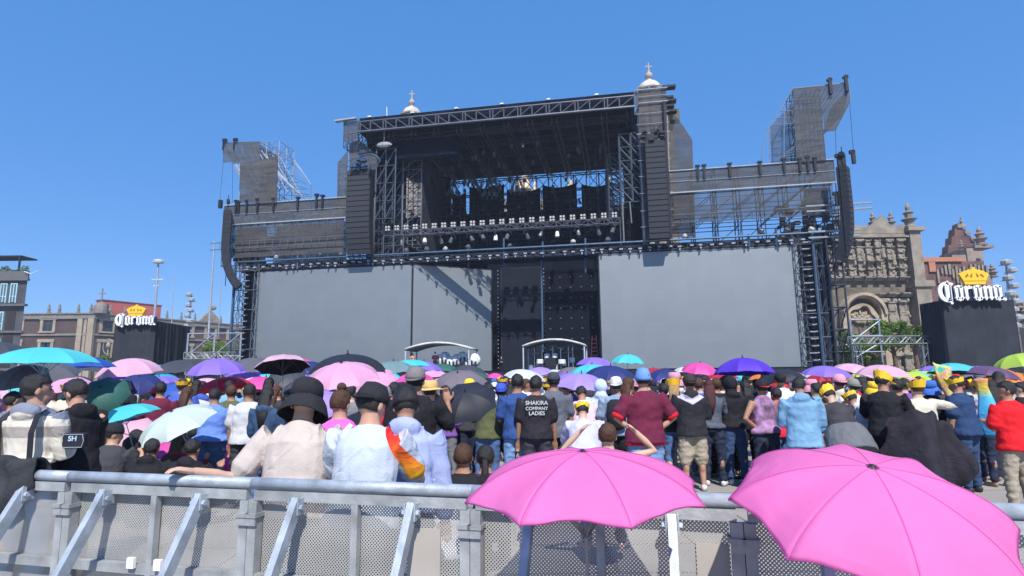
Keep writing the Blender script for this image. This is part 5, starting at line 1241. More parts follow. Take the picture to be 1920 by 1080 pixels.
# the two close magenta umbrellas
mag = M('magenta umbrella fabric', (.80,.21,.52), .7, 0, .06, 3, .0, 120, tr=.32, spec=.2)
N_, L_ = nd(mag); tcn = [n for n in N_ if n.type == 'TEX_COORD'][0]
wn_ = N_.new('ShaderNodeTexNoise'); wn_.inputs['Scale'].default_value = 3.5; wn_.inputs['Detail'].default_value = 3; wn_.inputs['Distortion'].default_value = 3.5; L_.new(tcn.outputs['Object'], wn_.inputs['Vector'])
wb_ = N_.new('ShaderNodeBump'); wb_.inputs['Strength'].default_value = .12; wb_.inputs['Distance'].default_value = .03; L_.new(wn_.outputs['Fac'], wb_.inputs['Height']); L_.new(wb_.outputs['Normal'], N_['Principled BSDF'].inputs['Normal'])
def big(px, py, Y, dia, sag, tilt, rot, label, seed, slen):
    p = at(px, py, Y); rt = empty('umbrella', p, 0, label, 'umbrella', 'open umbrellas in the crowd')
    rt.rotation_euler = (Matrix.Rotation(R(tilt[1]), 3, 'Y') @ Matrix.Rotation(R(tilt[0]), 3, 'X') @ Matrix.Rotation(rot, 3, 'Z')).to_euler()
    me = canopy_mesh(dia/2, sag, 14, 22, .085, wob=.020, seed=seed); me.materials.append(mag); o = bpy.data.objects.new('canopy', me); col.objects.link(o); o.parent = rt
    md = o.modifiers.new('s', 'SOLIDIFY'); md.thickness = .0012
    b = MB()      # hem
    for k in range(8):
        pr_ = None
        a0 = 2*math.pi*k/8+.2; a1 = a0+math.pi/4
        for i in range(15):
            s_ = i/14; t = 1*(1-.085*math.sin(math.pi*s_)); r_ = dia/2*math.sin(t*1.18)/math.sin(1.18); z = -sag*(1-math.cos(t*1.18))/(1-math.cos(1.18))
            q = Vector((r_*math.cos(a0), r_*math.sin(a0), z)).lerp(Vector((r_*math.cos(a1), r_*math.sin(a1), z)), s_); q.z -= .006+.022*.6*math.sin(math.pi*s_)
            if pr_: b.tube(pr_, q, .0024, 4)
            pr_ = q
    b.v = []; b.f = []; b.mi = []
    for k in range(8):      # dark stitched hem along the edge of every panel
        base = k*23*15+22*15; pr_ = None
        for i in range(15):
            q = me.vertices[base+i].co.copy()
            if pr_ is not None: b.tube(pr_, q, .0022, 5)
            pr_ = q
    b.build('hem', M('dark pink hem', (.30,.04,.2), .7), rt)
    b = MB()
    for k in range(8):      # seams over the ribs, their darker tone paints the crease shading
        pr_ = None
        for j in range(23):
            q = me.vertices[k*23*15+j*15].co.copy()+Vector((0,0,.0008))
            if pr_ is not None: b.tube(pr_, q, .0011, 4)
            pr_ = q
    b.build('seam', M('magenta seam crease shade', (.6,.09,.38), .6), rt)
    for k in range(8):
        a = 2*math.pi*k/8+.2; rb = MB(); pr_ = None
        for j in range(9):
            t = j/8; r_ = dia/2*math.sin(t*1.18)/math.sin(1.18)*.995; z = -sag*(1-math.cos(t*1.18))/(1-math.cos(1.18))-.006; q = (r_*math.cos(a), r_*math.sin(a), z)
            if pr_: rb.tube(pr_, q, .003, 5)
            pr_ = q
        rb.tube((0,0,-.32),(dia*.25*math.cos(a),dia*.25*math.sin(a),-sag*.24),.003,4); rb.build('rib', shaft_m, rt)
    b = MB(); b.tube((0,0,0),(0,0,-slen),.0065,8); b.build('shaft', shaft_m, rt, True)
    b = MB(); b.lathe((0,0,-.004), [(.001,.012),(.007,.011),(.010,.006),(.020,.004),(.022,0),(.001,-.002)][::-1], 12); b.build('tip', tipm, rt, True)
    b = MB(); b.lathe((0,0,-slen-.1), [(.012,0),(.017,.02),(.015,.1),(.009,.12)], 10); b.build('handle', tipm, rt, True)
    return rt
big(1092, 846, 2.30, .90, .15, (4,-1.5), .0, 'magenta umbrella in front of the barrier, the smaller and left of the two close ones', 5, .85)
big(1636, 875, 2.06, .90, .175, (20,0), .36, 'large magenta umbrella in front of the barrier, tilted towards us, on the right', 9, .85)
# ================================================================ people
TMPN = [0]
TSC = bpy.data.scenes.new('workshop')
def remesh(mb, vox, name, amp=0, fr=(9,9,16), smooth=2, seed=0, grav=False):
    me = mb.mesh('tmp'); o = bpy.data.objects.new('tmp', me); TSC.collection.objects.link(o)
    m = o.modifiers.new('r', 'REMESH'); m.mode = 'VOXEL'; m.voxel_size = vox; m.use_smooth_shade = True
    s_ = o.modifiers.new('s', 'SMOOTH'); s_.factor = .5; s_.iterations = smooth
    TSC.view_layers[0].update(); dg = TSC.view_layers[0].depsgraph; r = bpy.data.meshes.new_from_object(o.evaluated_get(dg)); r.name = name
    bpy.data.objects.remove(o); bpy.data.meshes.remove(me)
    if amp:
        nm = [v.normal.copy() for v in r.vertices]; cs_ = [v.co.copy() for v in r.vertices]; out_ = []
        for c, w_ in zip(cs_, nm):
            n = noise.noise(Vector((c.x*fr[0]+seed*3.1, c.y*fr[1], c.z*fr[2])))+.5*noise.noise(Vector((c.x*fr[0]*2.3+c.z*12, c.y*fr[1]*2.3+seed, c.z*fr[2]*.8-c.x*9)))
            out_ += (c+w_*amp*n)[:]
        r.vertices.foreach_set('co', out_); r.update()
    r.polygons.foreach_set('use_smooth', [True]*len(r.polygons))
    return r
skin = [M('skin tone %d' % i, c, .55, 0, .07, 9, spec=.35) for i, c in enumerate(((.46,.26,.18),(.36,.19,.125),(.54,.34,.25),(.27,.14,.09)))]
hairm = M('black hair', (.012,.010,.010), .5, 0, .4, 40, .5, 200, spec=.5); hairb = M('brown hair', (.075,.035,.02), .5, 0, .4, 40, .5, 200); hairbl = M('blond hair', (.36,.22,.10), .5, 0, .3, 40, .5, 200); hairr = M('dark red hair', (.07,.02,.022), .5, 0, .3, 40, .5, 200)
def cloth(n, c, **k): return M(n, c, .88, 0, k.pop('var', .10), 7, .25, 130, fold=.32, **k)
jeans = cloth('blue jeans', (.07,.13,.28), var=.25); jeansl = cloth('light blue jeans', (.16,.28,.50), var=.2); jeansd = cloth('dark jeans', (.02,.028,.055), var=.25)
blackf = cloth('black fabric', (.014,.014,.018), var=.2); greyf = cloth('grey fabric', (.16,.165,.18)); khaki = cloth('khaki fabric', (.36,.31,.24)); charf = cloth('charcoal fabric', (.045,.043,.05), var=.2)
whitef = cloth('white fabric', (.74,.76,.80), var=.03); shoem = M('white trainer', (.6,.6,.62), .6); shoed = M('dark shoe', (.03,.03,.035), .5)
ARM = dict(down=((.16,.02,-1),(.06,.22,-1)), phone=((.22,.12,-1),(-.45,.85,.35)), hips=((.55,-.15,-.85),(-.75,.1,-.55)), hold=((.3,.35,-.85),(-.1,.55,.9)),
           head=((1.0,.02,.28),(-.62,-.05,.60)), cross=((.2,.1,-1),(-.85,.55,.1)), fwd=((.25,.45,-.8),(-.1,1,-.1)), wave=((.45,.2,-.72),(-.16,.12,1)), knee=((.2,.6,-.7),(-.1,.85,-.4)), relax=((.22,-.06,-1),(.1,.1,-1)))
def person(label, px, Y, H=1.7, rz=0, bulk=1., lean=0, arms=('down','down'), pose='stand', head=(0,0), top=(None,'short'), bot=(None,'long'), hair='short', hairmat=None, sk=0,
           hat=None, cat='person', group=None, vox=.016, z0=0, fem=False, seed=None, hem=-.03, shoes=None, loc=None, proto=False, sway=0, at_y=None, wr=.007, name='person'):
    seed = seed if seed is not None else int(abs(px)*7) % 97
    rr = random.Random(seed)
    if loc is None:
        p = at(px, at_y or 800, Y); loc = (p.x, Y, z0)
    rt = empty(name, loc, R(rz), label, cat, group)
    h = H; B = bulk
    ph = {'stand':.52, 'sit':.085, 'crouch':.24, 'chair':.27, 'kneel':.27}[pose]*h
    la = R(lean); T = Vector((math.sin(R(sway)), math.sin(la), math.cos(la))).normalized(); P0 = Vector((0, 0 if pose != 'stand' else -.02*math.sin(la)*h, ph)); X = Vector((1,0,0))
    P = lambda t, x=0, y=0: P0+T*t*h+X*x*h+Vector((0, math.cos(la)*y*h, -math.sin(la)*y*h))
    hip = [Vector((s_*.052*h, 0, ph)) for s_ in (-1,1)]
    legd = {'stand':[((-.05,.0,-1),(-.02,-.05,-1)),((.05,.02,-1),(.02,-.03,-1))], 'sit':[((-.75,.75,.22),(.85,.3,-.28)),((.75,.75,.22),(-.85,.3,-.28))],
            'crouch':[((-.45,.9,.25),(.1,-.35,-1)),((.45,.9,.25),(-.1,-.35,-1))], 'chair':[((-.2,1,-.02),(0,.05,-1)),((.2,1,-.02),(0,.05,-1))], 'kneel':[((-.15,.5,-1),(0,-1,-.2)),((.15,.5,-1),(0,-1,-.2))]}[pose]
    if pose == 'stand': 
        k_ = rr.uniform(-.05,.05); legd = [((-.06+k_,.02,-1),(-.03,-.05,-1)),((.06+k_,.03,-1),(.03,-.04,-1))]
    b = MB(); C_sh = MB(); C_tr = MB()
    hw = .098 if not fem else .104; sw_ = .104 if not fem else .094; ww = .082 if not fem else .070
    rings = [(P(-.045),.05*B,.045*B),(P(-.02),hw*.88*B,.06*B),(P(.02),hw*B,.068*B),(P(.07),ww*1.05*B,.06*B),(P(.11),ww*B,.058*B),(P(.17),.088*B,.064*B),(P(.23),.096*B**.7,.066*B**.7),(P(.27),.088*B**.5,.056),(P(.295),.06,.042),(P(.315),.038,.036),(P(.335),.034,.034),(P(.35),.033,.034)]
    rings = [(c, a_*h, b_*h) for c, a_, b_ in rings]
    b.loft(rings, n=16)
    tz, tn = R(-head[0]), R(head[1])       # head yaw, nod (+ forward)
    Th = (T*.5+Vector((0,0,.5))).normalized(); HR = Matrix.Rotation(tz, 3, 'Z') @ Matrix.Rotation(-tn-la*.5, 3, 'X')
    hc = P(.344)+Th*.040*h+Vector((0, math.sin(tn)*.035*h, -abs(math.sin(tn))*.015*h)); hs = h/1.75*1.06
    hm = Matrix.Translation(hc) @ HR.to_4x4()
    hb = MB(hm); hb.ball((0,-.008*hs,.022*hs),.076*hs,.094*hs,.098*hs,16,12); hb.ball((0,.03*hs,-.052*hs),.052*hs,.058*hs,.058*hs,12,8)
    hb.ball((0,.055*hs,-.085*hs),.026*hs,.022*hs,.02*hs,8,6)
    hb.loft([((0,.078*hs,.022*hs),.007*hs,.01*hs),((0,.098*hs,-.008*hs),.012*hs,.014*hs),((0,.096*hs,-.025*hs),.018*hs,.014*hs),((0,.08*hs,-.03*hs),.012*hs,.01*hs)], n=8)
    for s_ in (-1,1): hb.ball((s_*.078*hs,-.008*hs,-.005*hs),.011*hs,.02*hs,.034*hs,8,6)
    hb.loft([((-.02*hs,.086*hs,-.052*hs),.004,.006),((0,.092*hs,-.05*hs),.007,.008),((.02*hs,.086*hs,-.052*hs),.004,.006)], side=(0,0,1), n=6)
    bb_ = len(b.v); b.v += hb.v; b.f += [[i+bb_ for i in f] for f in hb.f]; b.mi += hb.mi
    b.loft([(P(.31),.034*h,.034*h),(P(.345),.031*h,.033*h),(hc-HR @ Vector((0,0,.03*hs)),.032*h,.034*h)], n=12)
    # arms
    joints = []
    for k, s_ in ((0,-1),(1,1)):
        A = arms[k]; S0 = P(.262, s_*(sw_+.006*B))
        if isinstance(A, Vector):      # reach for a world point
            tg = Matrix.Rotation(-R(rz), 3, 'Z') @ (A-Vector(loc))-S0; l1, l2 = .172*h, .175*h; D_ = min(tg.length, (l1+l2)*.995); tn_ = tg.normalized()
            ca = (l1*l1+D_*D_-l2*l2)/(2*l1*D_); pole = Vector((s_*.5,-.3,-1)); pole = (pole-tn_*pole.dot(tn_)).normalized()
            E0 = S0+tn_*l1*ca+pole*l1*math.sqrt(max(0,1-ca*ca)); ua = (E0-S0).normalized(); fa = (S0+tn_*D_-E0).normalized()
        else:
            ua, fa = ARM[A] if isinstance(A, str) else A
            ua = Vector((ua[0]*s_, ua[1], ua[2])).normalized(); fa = Vector((fa[0]*s_, fa[1], fa[2])).normalized()
        if 1:
            pass
        E_ = S0+ua*.172*h; W_ = E_+fa*.145*h; joints.append((S0,E_,W_))
        b.limb([P(.25, s_*.06), S0, E_, W_], [.036*h*B**.3,.031*h*B**.6,.0225*h*B**.5,.0155*h], 10)
        hd = fa; hx = hd.cross(Vector((0,0,1)) if abs(hd.z) < .9 else Vector((0,1,0))).normalized(); hy = hd.cross(hx).normalized()
        b.loft([(W_, .016*h,.012*h),(W_+hd*.025*h,.024*h,.011*h),(W_+hd*.05*h,.025*h,.010*h),(W_+hd*.058*h,.02*h,.008*h)], side=hx, n=8)
        curl = hy*.6
        for q, (o_, ln) in enumerate(((-.018,.036),(-.006,.043),(.006,.041),(.018,.033))):
            f0 = W_+hd*.052*h+hx*o_*h; f1 = f0+(hd+curl*.35).normalized()*ln*.5*h; f2 = f1+(hd*.6+curl).normalized()*ln*.5*h
            b.limb([f0,f1,f2],[.0055*h,.005*h,.0042*h],6)
        t0 = W_+hd*.018*h-hx*s_*.018*h; b.limb([t0, t0+(hd*.7-hx*s_*.7).normalized()*.028*h, t0+(hd*.95-hx*s_*.45+curl*.3).normalized()*.05*h],[.008*h,.0065*h,.005*h],6)
    legs = []
    for k in (0,1):
        td, sd_ = [Vector(v).normalized() for v in legd[k]]
        Kn = hip[k]+td*.245*h; An = Kn+sd_*.24*h
        if pose == 'stand': An.z = .04*h
        if pose == 'sit': An.z = max(An.z, .04*h)
        legs.append((hip[k],Kn,An)); 
        b.limb([hip[k],Kn,An],[.052*h*B,.033*h*B**.7,.0195*h*B**.4],12)
        if sd_.z < -.3: b.ball(Kn.lerp(An,.3)+Vector((0,-.012*h,0)),.03*h,.034*h,.06*h,8,6)
        s_ = -1 if k == 0 else 1
        ft = Vector((s_*.25,1,0)).normalized() if pose in ('stand','crouch','chair') else Vector((sd_.x,.4,0)).normalized()
        b.loft([(An+Vector((0,0,.0))-ft*.028*h-Vector((0,0,.018*h)),.016*h,.018*h),(An-Vector((0,0,.016*h)),.022*h,.024*h),(An+ft*.05*h-Vector((0,0,.022*h)),.025*h,.017*h),(An+ft*.1*h-Vector((0,0,.028*h)),.022*h,.01*h),(An+ft*.115*h-Vector((0,0,.03*h)),.012*h,.007*h)], n=8)
    me = remesh(b, vox, 'body'); me.materials.append(skin[sk]); bo = bpy.data.objects.new('body', me); col.objects.link(bo); bo.parent = rt
    # trousers
    if bot[0]:
        kind = bot[1]; c = C_tr
        c.loft([(P(-.06),.05*h*B,.045*h*B),(P(-.02),(hw+.010)*h*B,.076*h*B),(P(.02),(hw+.008)*h*B,.076*h*B),(P(.06),(ww+.012)*h*B,.066*h*B),(P(.08),(ww+.004)*h*B,.058*h*B)], n=14)
        if kind == 'skirt':
            z_ = ph*.42 if pose == 'stand' else .05*h; c.loft([(P(.03),(hw+.01)*h*B,.075*h*B),(Vector((0,0,ph-.1*h)),.13*h*B,.11*h*B),(Vector((0,0,z_)),.16*h*B,.14*h*B)], n=16)
        else:
            for k in (0,1):
                a_, k_, f_ = legs[k]; t_end = .93 if kind == 'long' else (.25 if kind == 'shorts' else .5)
                e = k_.lerp(f_, t_end)
                if kind == 'shorts': c.limb([a_, a_.lerp(k_,.6), k_.lerp(f_,.12)],[.062*h*B,.056*h*B,.052*h*B],12)
                else: c.limb([a_, a_.lerp(k_,.5), k_, k_.lerp(f_,.5), e],[.06*h*B,.052*h*B,.042*h*B,.038*h*B**.7,.034*h],12)
        me = remesh(c, vox, 'trousers', .008*h, (8,8,22), 2, seed); me.materials.append(bot[0]); o = bpy.data.objects.new('skirt' if kind == 'skirt' else ('shorts' if kind == 'shorts' else 'trousers'), me); col.objects.link(o); o.parent = rt
    if top[0]:
        c = C_sh; m_, sl_k = top[0], top[1]; loose = .012 if sl_k != 'hoodie' else .020
        r_ = [(P(hem),(hw+.023)*h*B,.095*h*B),(P(hem+.03),(hw+.022)*h*B,.093*h*B),(P(.05),(ww+.026)*h*B,.082*h*B),(P(.11),(ww+.020)*h*B,.072*h*B),(P(.17),(.090+loose)*h*B,.076*h*B),(P(.23),(.096+loose)*h*B**.7,.078*h*B**.7),(P(.27),(.09+loose*.6)*h*B**.5,.066*h),(P(.296),.066*h,.052*h),(P(.312),.046*h,.043*h)]
        if sl_k == 'none': r_ = [(c_, a_*(.92 if i > 4 else 1), b_) for i, (c_, a_, b_) in enumerate(r_)]
        c.loft(r_, n=18)
        for S0, E_, W_ in joints:
            sx = 1 if S0.x > 0 else -1
            if sl_k == 'short': c.limb([P(.25, sx*.06), S0, S0.lerp(E_,.45), S0.lerp(E_,.8)],[.050*h*B**.3,.049*h*B**.5,.045*h*B**.5,.046*h*B**.5],12)
            elif sl_k in ('long','hoodie'): 
                e_ = .010 if sl_k == 'hoodie' else .004
                c.limb([P(.25, sx*.06), S0, S0.lerp(E_,.5), E_, E_.lerp(W_,.5), E_.lerp(W_,.95)],[.049*h,(.041+e_)*h*B**.5,(.034+e_)*h*B**.5,(.030+e_)*h*B**.4,(.027+e_)*h,(.021+e_)*h],12)
        if sl_k == 'hoodie': c.ball(P(.29,0,-.05),.07*h,.04*h,.045*h,10,8)
        me = remesh(c, vox, 'shirt', wr*h, (7,7,13), 2, seed+5); me.materials.append(m_); o = bpy.data.objects.new('shirt', me); col.objects.link(o); o.parent = rt
    # hair
    hmat = hairmat or hairm
    if hair and hair != 'bald':
        b = MB(); k_ = 1.13; vs = []; nu, nv = (32, 22) if vox < .02 else (18, 12)
        b.ball((0,-.012*hs,.03*hs), .080*hs*1.06, .098*hs*1.04, .098*hs*1.03, nu, nv)
        vv = []
        for v in b.v:
            v = v.copy(); lim = -.035 if v.y < .02*hs else .055
            if v.z < lim*hs and v.y >= 0.0: v = Vector((v.x*.8, min(v.y, .02*hs)*.5, max(v.z, -.0*hs)))
            elif v.z < -.045*hs: v = Vector((v.x*.55, v.y*.75, max(v.z, -.085*hs)))
            elif v.y > .03*hs and v.z < .05*hs: v = v*.88
            n_ = noise.noise(v*26+Vector((seed,0,0)))*.007+noise.noise(v*70+Vector((0,seed,0)))*.005; v = v*(1+n_/.09)
            vv.append(hm @ v)
        b.v = vv; 
        if hair in ('long','ponytail'):
            n0 = hc+HR @ Vector((0,-.07*hs,0)); ln = .42 if hair == 'long' else .3; wd_ = .075 if hair == 'long' else .03
            b.loft([(n0+Vector((0,0,.03*hs)),wd_*hs,.04*hs),(n0+Vector((0,-.03,-.12*hs)),wd_*1.15*hs,.04*hs),(n0-T*.24*hs+Vector((0,-.045,0)),wd_*1.15*hs,.035*hs),(n0-T*ln*hs+Vector((0,-.05,0)),wd_*.5*hs,.015*hs)], n=12)
        if hair == 'bun': b.ball(hc+HR @ Vector((0,-.02*hs,.15*hs)),.042*hs,.042*hs,.04*hs,10,8); b.ball(hc+HR @ Vector((0,-.015*hs,.118*hs)),.024*hs,.024*hs,.03*hs,8,6)
        o = b.build('hair', hmat, rt, True)
    if vox < .012:
        for s_ in (-1,1):
            b = MB(hm); b.ball((s_*.031*hs,.079*hs,.012*hs),.011*hs,.006*hs,.007*hs,8,6); b.build('eye', M('dark eye', (.03,.02,.02), .2), rt, True)
            b = MB(hm); b.box(s_*.031*hs-.017,.082*hs,.03*hs,s_*.031*hs+.017,.088*hs,.036*hs); b.build('eyebrow', hairm, rt)
    if hat:
        kind, hmt = hat[0], hat[1]
        b = MB(hm)
        if kind in ('cap','capback','bucket','straw','visor','beanie','hood'):
            pass
        dome = lambda sx, z0_, top_: [(.093*hs*sx,z0_*hs),(.094*hs*sx,(z0_+.03)*hs),(.086*hs*sx,(z0_+.06)*hs),(.064*hs*sx,top_*.9*hs),(.03*hs*sx,top_*.99*hs),(.004,top_*hs)]
        def ell(prof, n=16, yo=-.01):
            b2 = MB(); b2.lathe((0,0,0), prof, n); b.add([(v.x*.95, v.y*1.12+yo*hs, v.z) for v in b2.v], b2.f)
        if kind in ('cap','capback'):
            ell(dome(1.04,.02,.14)); o = b.build('cap', hmt, rt, True); b = MB(hm); sg = 1 if kind == 'cap' else -1; pts = []
            for i in range(11): t = math.pi*i/10; pts.append((.078*hs*math.cos(t), sg*(.075*hs+.085*hs*math.sin(t))))
            n_ = len(pts); b.add([(x,y,.035*hs-.02*hs*(abs(y)/.16/hs)**2) for x,y in pts]+[(x,y,.028*hs-.02*hs*(abs(y)/.16/hs)**2) for x,y in pts], [tuple(range(n_)), tuple(range(2*n_-1,n_-1,-1))]+[(i,n_+i,n_+(i+1) % n_,(i+1) % n_) for i in range(n_)])
            b.build('cap_brim', hat[2] if len(hat) > 2 else hmt, o)
        elif kind in ('bucket','straw'):
            br_ = .150 if kind == 'bucket' else .20; dr = -.075 if kind == 'bucket' else .03
            ell([(.104*hs,.02*hs),(.102*hs,.08*hs),(.094*hs,.125*hs),(.076*hs,.142*hs),(.004,.144*hs)]); o = b.build('hat_crown', hmt, rt, True)
            b = MB(hm); b2 = MB(); b2.lathe((0,0,0), [(.100*hs,.04*hs),(.128*hs,(.05+dr)*.5*hs+.008*hs),(br_*hs,dr*hs),(br_*hs*.995,(dr-.008)*hs),(.125*hs,(.045+dr)*.5*hs),(.09*hs,.04*hs)], 24)
            b.add([(v.x*1.0, v.y*1.08, v.z+.006*math.sin(3*math.atan2(v.y,v.x)+seed)) for v in b2.v], b2.f); b.build('hat_brim', hmt, o, True)
        elif kind in ('paper',):      # golden paper crown visor
            k = 20; vs = []
            for i in range(k):
                t = 2*math.pi*i/k; x, y = .092*hs*math.cos(t), .105*hs*math.sin(t)-.008*hs; hh = .04+.05*max(0, -math.cos(t*1+1.57+math.pi*hat[2]))+.018*(i % 2)
                vs += [(x*.99,y*.99,.02*hs),(x*1.16,y*1.16,(.03+hh)*hs)]
            b.add(vs, [(2*i, 2*((i+1) % k), 2*((i+1) % k)+1, 2*i+1) for i in range(k)]); o = b.build('paper_visor', hmt, rt); md = o.modifiers.new('s','SOLIDIFY'); md.thickness = .004
            b = MB(hm); b.box(-.07*hs,.07*hs,.02*hs,.07*hs,.16*hs,.026*hs); b.build('visor_peak', hmt, o)
        elif kind == 'beanie': ell(dome(1.08,-.0,.15)); b.build('cap', hmt, rt, True)
        elif kind == 'hood':
            b = MB(); b.ball(hc+HR @ Vector((0,-.02*hs,.015*hs)),.105*hs,.122*hs,.128*hs,16,12); b.limb([hc+HR @ Vector((0,-.04*hs,-.07*hs)), P(.30,0,-.01), P(.27,0,-.01)],[.085*hs,.085*hs,.06*hs],12)
            o = b.build('hood', hmt, rt, True)
    if shoes and pose == 'stand':
        for k in (0,1):
            An = legs[k][2]; s_ = -1 if k == 0 else 1; ft = Vector((s_*.25,1,0)).normalized(); b = MB()
            b.loft([(An-ft*.036*h-Vector((0,0,.014*h)),.012*h,.02*h),(An-ft*.02*h-Vector((0,0,.012*h)),.024*h,.027*h),(An+ft*.01*h-Vector((0,0,.012*h)),.028*h,.028*h),(An+ft*.06*h-Vector((0,0,.02*h)),.031*h,.02*h),(An+ft*.11*h-Vector((0,0,.026*h)),.027*h,.014*h),(An+ft*.13*h-Vector((0,0,.029*h)),.014*h,.009*h)], n=12)
            b.build('shoe', shoes, rt, True)
    rt['hx'] = hc.x
    del rt['hx']
    return rt, P, joints, hm, hs, h
def strap(rt, pts, w_, mat, name='strap'):
    b = MB()
    for a_, c_ in zip(pts[:-1], pts[1:]): b.bar(a_, c_, w_, .006, (0,1,.001))
    return b.build(name, mat, rt)
def backpack(pp, mat, size=1.0, label=None):
    rt, P, J, hm, hs, h = pp; b = MB(); c0 = P(.1,0,-.075); c1 = P(.24,0,-.075)
    b.loft([(P(.03,0,-.10),.05*h*size,.03*h),(P(.05,0,-.105),.078*h*size,.045*h),(P(.15,0,-.115),.084*h*size,.05*h),(P(.24,0,-.105),.075*h*size,.042*h),(P(.27,0,-.095),.05*h*size,.025*h)], n=14)
    o = b.build('backpack', mat, None, True); o.matrix_world = rt.matrix_world if False else Matrix.Translation(rt.location) @ Matrix.Rotation(rt.rotation_euler[2], 4, 'Z')
    tag(o, label, 'backpack', None); return o
paper = M('golden paper visor', (.85,.52,.03), .55, 0, .08, 6); blackhat = cloth('black hat cloth', (.020,.020,.024), var=.15)
# ---- the people right behind the rail -------------------------------------
beige = cloth('beige grey tee fabric', (.50,.435,.395), var=.05)
ARM['rail'] = ((.80,-.05,-.62),(.95,-.15,-.48))
a_hand = atz(347, 882, 1.145)
A = person('person in a beige tee and black bucket hat leaning on the rail with one hand', 552, 3.62, 1.68, -2, 1.14, 14, (a_hand,'fwd'), head=(0,18), top=(beige,'short'), bot=(jeansd,'long'), sk=2, hat=('bucket', blackhat), vox=.0085, hem=-.02, at_y=800, wr=.0035)
for q_ in A[0].children: pass
wt = cloth('white tee fabric', (.47,.52,.60), var=.04)
B_ = person('person in a white tee with a red and orange sleeve panel leaning on the rail', 682, 3.50, 1.66, -6, 1.12, 12, ('fwd','fwd'), head=(24,14), top=(wt,'short'), bot=(jeansd,'long'), hair='short', sk=0, hat=('capback', blackhat), vox=.0085, at_y=800, wr=.0028)
N_, L_ = nd(wt)     # coloured panel woven over the right shoulder
tcn = [n for n in N_ if n.type == 'TEX_COORD'][0]; sx_ = N_.new('ShaderNodeSeparateXYZ'); L_.new(tcn.outputs['Object'], sx_.inputs[0])
def ramp(stops, src, interp='CONSTANT'):
    c = N_.new('ShaderNodeValToRGB'); c.color_ramp.interpolation = interp
    while len(c.color_ramp.elements) < len(stops): c.color_ramp.elements.new(.5)
    for e, (p, cc) in zip(c.color_ramp.elements, stops): e.position = p; e.color = (*cc, 1)
    L_.new(src, c.inputs[0]); return c
def mth(op, a_, b__):
    m_ = N_.new('ShaderNodeMath'); m_.operation = op
    for i_, v_ in enumerate((a_, b__)):
        if isinstance(v_, (int, float)): m_.inputs[i_].default_value = v_
        else: L_.new(v_, m_.inputs[i_])
    return m_.outputs[0]
def mixc(fac, a_, b__):
    m_ = N_.new('ShaderNodeMix'); m_.data_type = 'RGBA'; L_.new(fac, m_.inputs[0])
    for i_, v_ in ((6,a_),(7,b__)):
        if isinstance(v_, tuple): m_.inputs[i_].default_value = (*v_, 1)
        else: L_.new(v_, m_.inputs[i_])
    return m_.outputs[2]
xx = mth('ADD', sx_.outputs[0], mth('MULTIPLY', mth('SUBTRACT', sx_.outputs[2], 1.2), .42)); hi_ = mth('ADD', .190, mth('MULTIPLY', mth('SUBTRACT', 1.42, sx_.outputs[2]), .34))
inp = mth('MULTIPLY', mth('MULTIPLY', mth('GREATER_THAN', xx, .180), mth('LESS_THAN', xx, hi_)), mth('GREATER_THAN', sx_.outputs[2], 1.06))
inw = mth('MULTIPLY', mth('GREATER_THAN', xx, .142), mth('GREATER_THAN', sx_.outputs[2], 1.06))
zr = mth('MULTIPLY', mth('SUBTRACT', sx_.outputs[2], 1.08), 4.5); pan = ramp(((0,(.85,.40,.02)),(.5,(.85,.16,.02)),(1,(.75,.03,.02))), zr, 'LINEAR')
base_ = [n for n in N_ if n.type == 'VALTORGB'][0].outputs[0]
L_.new(mixc(inp, base_, pan.outputs[0]), N_['Principled BSDF'].inputs['Base Color'])
lb_ = cloth('pale blue sweatshirt fabric', (.34,.39,.62), var=.05)
C3 = person('dark haired person in a pale blue sweatshirt behind the white tee', 758, 3.85, 1.64, 8, 1.08, 16, ('hips','relax'), head=(-10,20), top=(lb_,'hoodie'), bot=(jeansd,'long'), sk=1, vox=.01, at_y=800, hat=('beanie', hairm), wr=.004)
D3 = person('big man in a black tee and grey cap raising one arm', 778, 6.0, 1.80, 4, 1.12, 0, ('down','wave'), head=(12,0), top=(blackf,'short'), bot=(charf,'long'), sk=1, hat=('capback', cloth('grey cap cloth', (.19,.17,.175))), vox=.013, at_y=800, hem=-.06)
hot = cloth('hot pink fabric', (.84,.13,.50), var=.04)
E3 = person('woman with a brown hair bun in a hot pink top', 634, 4.9, 1.60, 2, 1.04, 4, ('fwd','phone'), head=(14,10), top=(hot,'short'), bot=(jeansd,'long'), hair='bun', hairmat=hairb, sk=0, vox=.012, at_y=800, fem=True)
rt, P, J, hm, hs, h = E3; strap(rt, [P(.285,.07,-.035), P(.24,.04,-.082), P(.17,-.03,-.090), P(.10,-.09,-.075)], .035, M('cream bag strap', (.62,.60,.58), .7, 0, .3, 60))
crm = cloth('cream fleece', (.66,.61,.52), var=.04)
F3 = person('dark haired man in a cream jacket with a grey band at the left', 62, 4.9, 1.75, -4, .97, 0, ('phone','phone'), head=(38,2), top=(crm,'hoodie'), bot=(jeansl,'long'), sk=0, vox=.0095, at_y=800, hem=.06, wr=.004)
N_, L_ = nd(crm); tcn = [n for n in N_ if n.type == 'TEX_COORD'][0]; sx_ = N_.new('ShaderNodeSeparateXYZ'); L_.new(tcn.outputs['Object'], sx_.inputs[0]); base_ = [n for n in N_ if n.type == 'VALTORGB'][0].outputs[0]
band = mth('MULTIPLY', mth('GREATER_THAN', sx_.outputs[2], 1.215), mth('LESS_THAN', sx_.outputs[2], 1.30)); yoke = mth('GREATER_THAN', mth('ADD', sx_.outputs[2], mth('MULTIPLY', mth('ABSOLUTE', sx_.outputs[0], 0), .25)), 1.42)  # yoke: shadow over the jacket's top, painted into its colour
